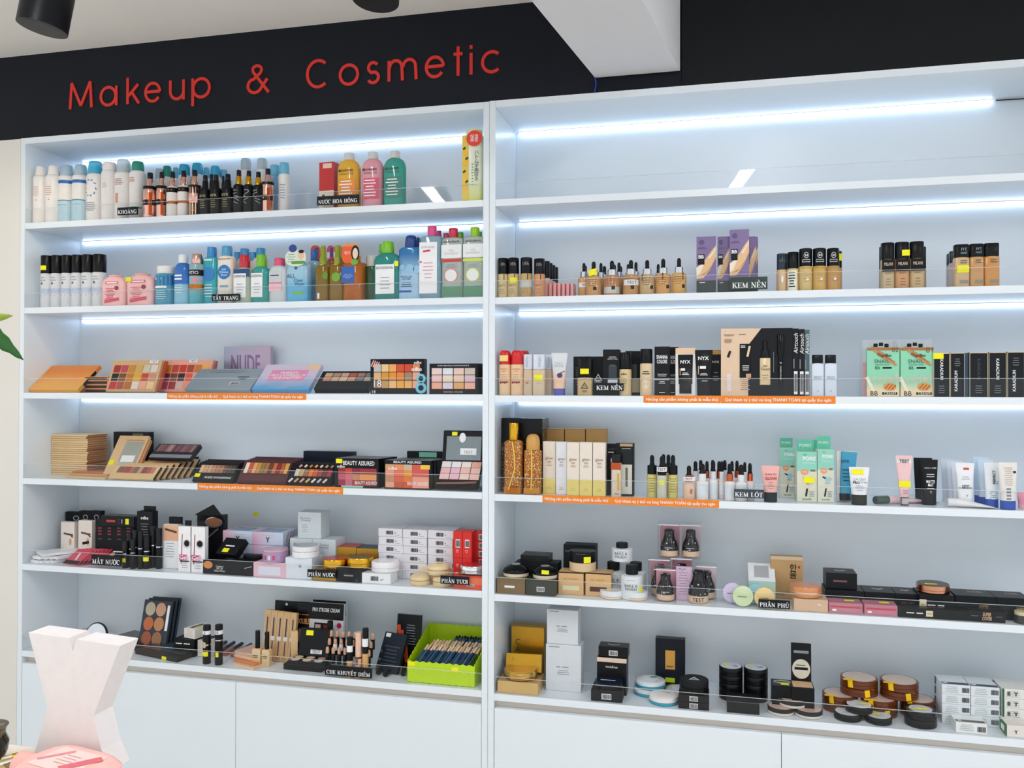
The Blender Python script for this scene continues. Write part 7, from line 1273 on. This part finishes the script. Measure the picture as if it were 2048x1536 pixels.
for k in range(5): patch(t, 'crescent', mat('e6d2b8', .4), -.16+.08*k, .5-.04*(2-abs(k-2)), .1, .12, 'top', rot=(k-2)*14)
t = compact(fit('R6', 1187, 1243, 1358, .014, up=hk+.0005), 'black_compact', 'round black compact with white arched print', BLK, mat('12161e', .12), mat('14203a', .1), .018, split=.4, rim=.92, topname='lid_top'); scrib(t, 'INNISFREE', INKW, 0, .4, wf=.6, face='top', off=.0012)
TQ = mat('2fa6c0', .15, a=.92); FR = mat('e6eef2', .12)
for i, (a, b, y, dy, up, w) in enumerate(((1265, 1326, 1363, .075, 0, 'lower'), (1268, 1329, 1331, .078, .0225, 'upper'), (1329, 1386, 1354, .085, 0, 'half-hidden'))):
    t = compact(fit('R6', a, b, y, dy, up=up), 'teal_compact', f'{w} frosted white compact with turquoise base in clear wrap', TQ, FR, None, .0222, split=.42, group='frosted turquoise compacts', dome=.35); patch(t, 'green_leaf', mat('3c8a70', .4), .1, .62, .22, .12, 'top', rot=20); add(t, 'clear_wrap', loft('clear_wrap', [(t.w*.52, t.w*.52, .001), (t.w*.53, t.w*.53, .008), (t.w*.5, t.w*.5, .0215)], 20), ACR)
t = compact(fit('R6', 1296, 1356, 1383, .013), 'teal_compact', 'white-topped turquoise compact at the shelf front', TQ, mat('f2ecec', .2), None, .027, split=.36, dome=.25); patch(t, 'leaf_print', mat('c8c890', .4), -.05, .62, .3, .08, 'top'); patch(t, 'leaf_print', mat('5ab0c0', .4), .15, .5, .16, .06, 'top')
t = gb(1311, 1370, 1278, .17, .03, 'black carton with gold square emblem at the back', ma=mat('0f1622', .35)); patch(t, 'gold_square', mat('d8a04a', .35, .5), 0, .58, .33, .38); scrib(t, 'ORCHID', mat('5a3410', .5), 0, .45, wf=.24, off=.001); sticker(t, .0, .18, .028, .014, ma=mat('bfd820', .5))
for i in range(2):
    t = gb(1357, 1418, 1400, .012, .07, ('lower', 'upper')[i]+' black barcode carton under the triangle-marked lid', ma=BLK, up=.0205*i, h=.02); barcode(t, 0, .5, .02, .011)
t = compact(fit('R6', 1358, 1417, 1362, .013, up=.0415), 'black_jar', 'round black jar with white triangle mark on two cartons', BLK, BLKM, None, .034, split=.5); text(t, '△', INKW, 0, .5, wf=.36, face='top', off=.0008); text(t, 'CE', INKW, 0, .46, wf=.14, face='top', off=.001)
for c, (a, b, y) in enumerate(((1438, 1486, 1322), (1488, 1537, 1326))):
    for k in range(4):
        f = fit('R6', a, b, y, .105+.004*c); t = compact(f, 'stacked_compact', f'black compact, {ORD[k]} from the bottom of the {("left", "right")[c]} column', BLK, BLK, mat('c9d2de', .3) if k == 3 else None, .0235, split=.5, rim=.9, topname='paper_disc', group='columns of black compacts'); t.o.location.z = shz('R6')+.024*k
        if k == 3: sticker(t, -.2, .6, .016, .014, 'top'); text(t, 'IA', INKK, .2, .45, wf=.2, face='top', off=.0015)
t = gb(1454, 1519, 1404, .013, .075, 'flat black carton lying before the compact columns', ma=BLKM); patch(t, 'sheen_line', INKG, 0, .96, 1, .02); scrib(t, 'LOUIS\nClassic', mat('3a3e44', .4), 0, .5, wf=.34, face='top')
t = gb(1544, 1588, 1372, .055, .06, 'black carton with oval logo beside the open compact', ma=BLK); patch(t, 'oval_logo', mat('b8ac90', .4), 0, .6, .8, .55, 'top', round_=True); patch(t, 'oval_bar', BLK, 0, .6, .6, .12, 'top', off=.0008); sticker(t, .1, .25, .022, .018, 'top', ma=mat('d8e820', .5)); fine(t, INKG, 0, .5, .6, 2, .3)
f = fit('R6', 1584, 1629, 1376, .045); t = carton(f, .062, BLK, 'open_compact', 'open black compact with beige cake and upright logo lid', 'compact'); patch(t, 'beige_cake', mat('dcb488', .5), 0, .5, .9, .86, 'top')
lid = add(t, 'lid', chamfer('lid', t.w*.92, .006, .108, .001), BLK, (0, .06, t.h), (math.radians(-4), 0, 0)); l = T(); l.o = lid; l.w, l.d, l.h, l.fy, l.wrap = t.w*.92, .006, .108, 0, None
patch(l, 'logo_disc', mat('cfcab8', .35), 0, .32, .9, .52, round_=True); patch(l, 'logo_bar', BLK, 0, .33, .66, .07, off=.0008); scrib(l, 'GIRL+PEARL', INKK, 0, .42, wf=.5, off=.001); patch(l, 'word_mark', INKG, 0, .77, .74, .07)
for i, (a, b, y, up, dy) in enumerate(((1536, 1591, 1411, 0, .016), (1591, 1649, 1418, 0, .012), (1559, 1616, 1395, .0195, .03))):
    t = compact(fit('R6', a, b, y, dy, up=up), 'blush_compact', ('left lower', 'right lower', 'top')[i]+' clear-lidded pink powder compact of three', mat('dcd4c8', .1), mat('24262a', .15), mat('e8c4b0', .35), .019, split=.45, rim=.9, topname='powder', group='clear-lidded pink compacts'); add(t, 'clear_rim', loft('clear_rim', [(t.w*.5, t.w*.5, t.h), (t.w*.485, t.w*.485, t.h+.0012)], 32), ACR)
    if i == 2: sticker(t, .12, .4, .018, .016, 'top', off=.002)
BR = mat('6a3414', .15, a=.93); BRT = mat('d6c0b4', .2)
for i, (a, b, y, dy, up, w) in enumerate(((1648, 1721, 1372, .105, 0, 'left'), (1727, 1802, 1388, .095, 0, 'middle'), (1806, 1878, 1386, .115, 0, 'right'), (1685, 1762, 1344, .115, .0465, 'upper left'), (1766, 1845, 1350, .115, .0465, 'upper right'))):
    for k in range(2):
        t = compact(fit('R6', a, b, y, dy-.03, up=up), 'bronzer_compact', f'{("lower", "upper")[k]} brown bronzer with yellow tab in the {w} pile', BR, BR, BRT if k else mat('a8805c', .2), .0228, split=.5, rim=.88, topname='window', group='brown bronzer compacts'); t.o.location.z = shz('R6')+up+.0232*k
        t.wrap = t.w/2; sgn = -.3 if k else .15
        patch(t, 'yellow_tab', YEL2, sgn, .6, .14, .9, off=.0012, rot=6); patch(t, 'yellow_tab_top', YEL2, sgn, .14, .34, .16, 'top', off=.0015)
for i, (a, b, y, up, dy) in enumerate(((1671, 1728, 1425, 0, .014), (1735, 1789, 1432, 0, .010), (1694, 1750, 1412, .0195, .026))):
    t = compact(fit('R6', a, b, y, dy, up=up), 'white_label_compact', ('left lower', 'right lower', 'top')[i]+' black compact with white paper top of three', BLK, BLKM, mat('d8dade', .4), .019, split=.5, rim=.9, topname='paper_disc', group='white-topped black compacts'); sticker(t, (.1, -.1, .2)[i], .5, .022, .012, 'top', off=.0015, ma=None if i else mat('c8e020', .5)); fine(t, INKG, 0, .4, .4, 2, .08, 'top', off=.0012)
for k in range(2):
    t = compact(fit('R6', 1815, 1881, 1424, .012), 'wide_compact', ('lower', 'upper')[k]+' wide black compact in the pile before the white cartons', BLK, mat('16181c', .2), mat('c8ccd0', .3) if k else None, .021, split=.5, rim=.72, topname='paper_disc', group='wide black compacts'); t.o.location.z += .0213*k
    if k: sticker(t, 0, .45, .03, .012, 'top', off=.0015)
for c, (a, b, ma) in enumerate(((1884, 1940.5, 'dfe6ea'), (1942, 1999, 'dfe6ea'), (2004, 2066, 'e6e6e0'))):
    for r in range(4):
        f = fit('R6', a, b, 1350, .075); f.z = shz('R6')+.0272*r; f.h = .0267; f.y = .075
        t = carton(f, .085, mat(ma, .4), 'pressed_powder_box', f'white powder box, {ORD[r]} from the bottom of the {("left", "middle", "right edge")[c]} stack', 'box', group='stacked white powder boxes'); fine(t, INKG, -.15, .75, .5, 4, .18, th=.03)
        if c < 2: barcode(t, .33, .5, .018, .013, back=False)
        else: patch(t, 'green_side', mat('1f5a34', .4), -.46, .5, .07, 1); patch(t, 'green_square', mat('3a4a40', .4), -.28, .5, .1, .4); text(t, 'Y', INKK, -.05, .5, hf=.4, bold=.03)
        patch(t, 'navy_side', mat('24344c', .4), -.38, .5, .2, .8, 'left')
        if r == 3 and c < 2: patch(t, 'navy_band', mat('27384e', .4), 0, .14, .96, .2, 'top'); patch(t, 'white_oval', INKW, -.36, .14, .18, .1, 'top', round_=True, off=.0008)
t = gb(1912, 1974, 1446, .013, .06, 'single white powder box with dark band at the shelf front', ma=mat('eef0ee', .4), name='pressed_powder_box'); fine(t, INKG, -.15, .75, .5, 4, .16, th=.03); barcode(t, .32, .45, .02, .014, back=False); patch(t, 'dark_band', mat('5a5450', .4), 0, .2, .94, .26, 'top'); patch(t, 'white_oval', INKW, -.36, .2, .16, .14, 'top', round_=True, off=.0008)
t = gb(2014, 2066, 1452, .013, .07, 'white box with green side at the right edge', ma=mat('eee6de', .4), name='pressed_powder_box'); patch(t, 'green_side', mat('1f6a34', .4), 0, .5, 1, 1, 'left'); patch(t, 'side_label', INKW, 0, .45, .4, .5, 'left', off=.0008); text(t, 'Y', INKK, -.15, .45, hf=.3, bold=.03)

# ================================================================== foreground: table with white letter stand, flask, pot plant
TZ = .90
t = thing('display_table', 'cream table top in the near left corner', 'table', (-.67, -1.90, 0)); add(t, 'tabletop', chamfer('tabletop', 1.02, .83, .03, .003), mat('f0e6d8', .35), (0, -.415, TZ-.03))
for sx in (-1, 1):
    for sy in (-1, 1): add(t, 'leg', boxmesh('leg', sx*.46-.02, sx*.46+.02, sy*.36-.02, sy*.36+.02, 0, TZ-.0305), WHT)
Y0 = -1.53
def fx(px, py): p = atY(px, py, Y0); return (p.x, p.z)
out = [fx(57, 1265), fx(137, 1276), fx(145, 1303), fx(153, 1279), fx(240, 1292), fx(187, 1432), fx(203, 1500)]
xbr = fx(222, 1560)[0]; xbl = fx(58, 1560)[0]
out += [(xbr, TZ+.0005), (xbl, TZ+.0005), fx(72, 1497), fx(95, 1415)]
cx = sum(p[0] for p in out)/len(out); V = [(x-cx, 0, z-TZ) for x, z in out]+[(x-cx, .038, z-TZ) for x, z in out]; n = len(out)
Q = [tuple(range(n)), tuple(range(2*n-1, n-1, -1))]+[(i, n+i, n+(i+1) % n, (i+1) % n) for i in range(n)]
t = thing('letter_stand', 'thick white X-shaped foam letter standing on the table', 'letter', (cx, Y0, TZ)); t.o.rotation_euler = (0, 0, math.radians(0)); add(t, 'block', mesh('block', V, Q), mat('e6e1e0', .55))
p = atZ(146, 1514, TZ+.0385); t = thing('pink_flask', 'pink cleanser flask lying flat before the white letter', 'bottle', (p.x, min(p.y, -1.59), TZ), yaw=-12)
add(t, 'body', loft('body', [(.060, .042, 0, 4), (.064, .046, .006, 4), (.064, .046, .03, 4), (.058, .04, .037, 4), (.05, .033, .0385, 4)], 40), mat('f4b9b0', .3)); t.w, t.d, t.h, t.fy = .128, .09, .0385, -.045
patch(t, 'white_panel', mat('f4d0c8', .4), 0, .5, .62, .62, 'top'); patch(t, 'red_swoosh', mat('d86470', .45), .2, .5, .12, .56, 'top', rot=-30, off=.0008); patch(t, 'red_frame', mat('e08c90', .45), -.2, .55, .05, .5, 'top', rot=-34, off=.0008); fine(t, mat('e0a0a0', .5), 0, .62, .3, 4, .08, 'top', off=.0009)
add(t, 'cap', loft('cap', [(.014, .014, 0), (.016, .016, .002), (.016, .016, .024), (.014, .014, .026)], 24), mat('f2b0a8', .3), (-.066, 0, .018), (0, math.radians(-90), 0))
p = atZ(-28, 1528, TZ); PX, PY = p.x, p.y
t = thing('potted_plant', 'potted plant with glossy leaves reaching in at the left', 'plant', (PX, PY, TZ))
add(t, 'pot', loft('pot', [(k*.8, k*.8, z*.78) for k, z in ((.022, 0), (.026, .004), (.033, .022), (.035, .038), (.029, .052), (.031, .062), (.034, .066), (.028, .066))], 36), glitter('1a140c', '6a4c1c', 60, 1, .58, .12))
add(t, 'soil', loft('soil', [(.021, .021, .045), (.021, .021, .047)], 24), mat('2a2018', .9))
def leafat(px, py, px2, py2, D, wd, droop, col, jag=0):
    A, B = atD(px, py, D), atD(px2, py2, D*.99); n = 14; V, Q = [], []; d = B-A; side = d.cross(FWD).normalized()
    for i in range(n+1):
        u = i/n; c = A+d*u+UPV*(droop*math.sin(u*math.pi)); w_ = wd*math.sin(math.pi*min(1, .12+u*.88))**.8*(1+(.25 if jag and i % 2 else 0)); 
        fold = FWD*(.25*w_)
        V += [tuple(c+side*w_-fold-t.o.location), tuple(c-t.o.location), tuple(c-side*w_-fold-t.o.location)]
    for i in range(n): a = 3*i; Q += [(a, a+1, a+4, a+3), (a+1, a+2, a+5, a+4)]
    m = mesh('leaf', V, Q, True); o = add(t, 'leaf', m, mat(col, .35, var=.3, scale=40)); s_ = o.modifiers.new('thick', 'SOLIDIFY'); s_.thickness = .0012
t.o.location = (PX, PY, TZ)
D0 = (Vector((PX, PY, TZ))-CAM).dot(FWD)
S0 = atD(-110, 640, D0); add(t, 'stem', tubemesh('stem', [(0, 0, .045), (-.05, .0, .2), tuple((S0-t.o.location)*.75), tuple(S0-t.o.location)], .005, 10), mat('5c7a2c', .5))
leafat(-110, 640, 25, 631, D0, .0095, -.002, '8aa02c'); leafat(-110, 640, 46, 720, D0, .0125, .016, '1f5f1c', 1); leafat(-110, 640, -180, 600, D0, .015, .02, '4c8a2c'); leafat(-110, 640, -190, 700, D0, .015, .01, '3c7a2c')
for i, (x0, y0, x1, y1, c) in enumerate(((-14, 1523, 48, 1509, 'e8d8b0'), (-14, 1534, 52, 1518, 'f0e6c8'), (-12, 1545, 40, 1530, 'd8b070'))):
    A, B = atZ(x0, y0, TZ+.006), atZ(x1, y1, TZ+.006); q = thing('makeup_brush', f'gold-handled brush lying on the table, {ORD[i]} from the back', 'brush', tuple(A), group='brushes on the table'); d = B-A
    add(q, 'handle', tubemesh('handle', [(0, 0, 0), tuple(d*.6)], .0045, 12), mat(c, .2, .3)); add(q, 'ferrule', tubemesh('ferrule', [tuple(d*.6), tuple(d*.8)], .0048, 12), GOLD); add(q, 'bristles', tubemesh('bristles', [tuple(d*.8), tuple(d*.92), tuple(d)], .0052, 12, (1, 1, .5)), mat('e8dccb', .7))
p = atZ(54, 1532, TZ); f = Fit(); f.x, f.y, f.z, f.w, f.h, f.lean = p.x-.004, p.y-.03, TZ+.0005, .022, .012, 0; t = carton(f, .03, mat('7a6a50', .4), 'small_box', 'small olive box half hidden by the pink flask', 'box', yaw=-25)
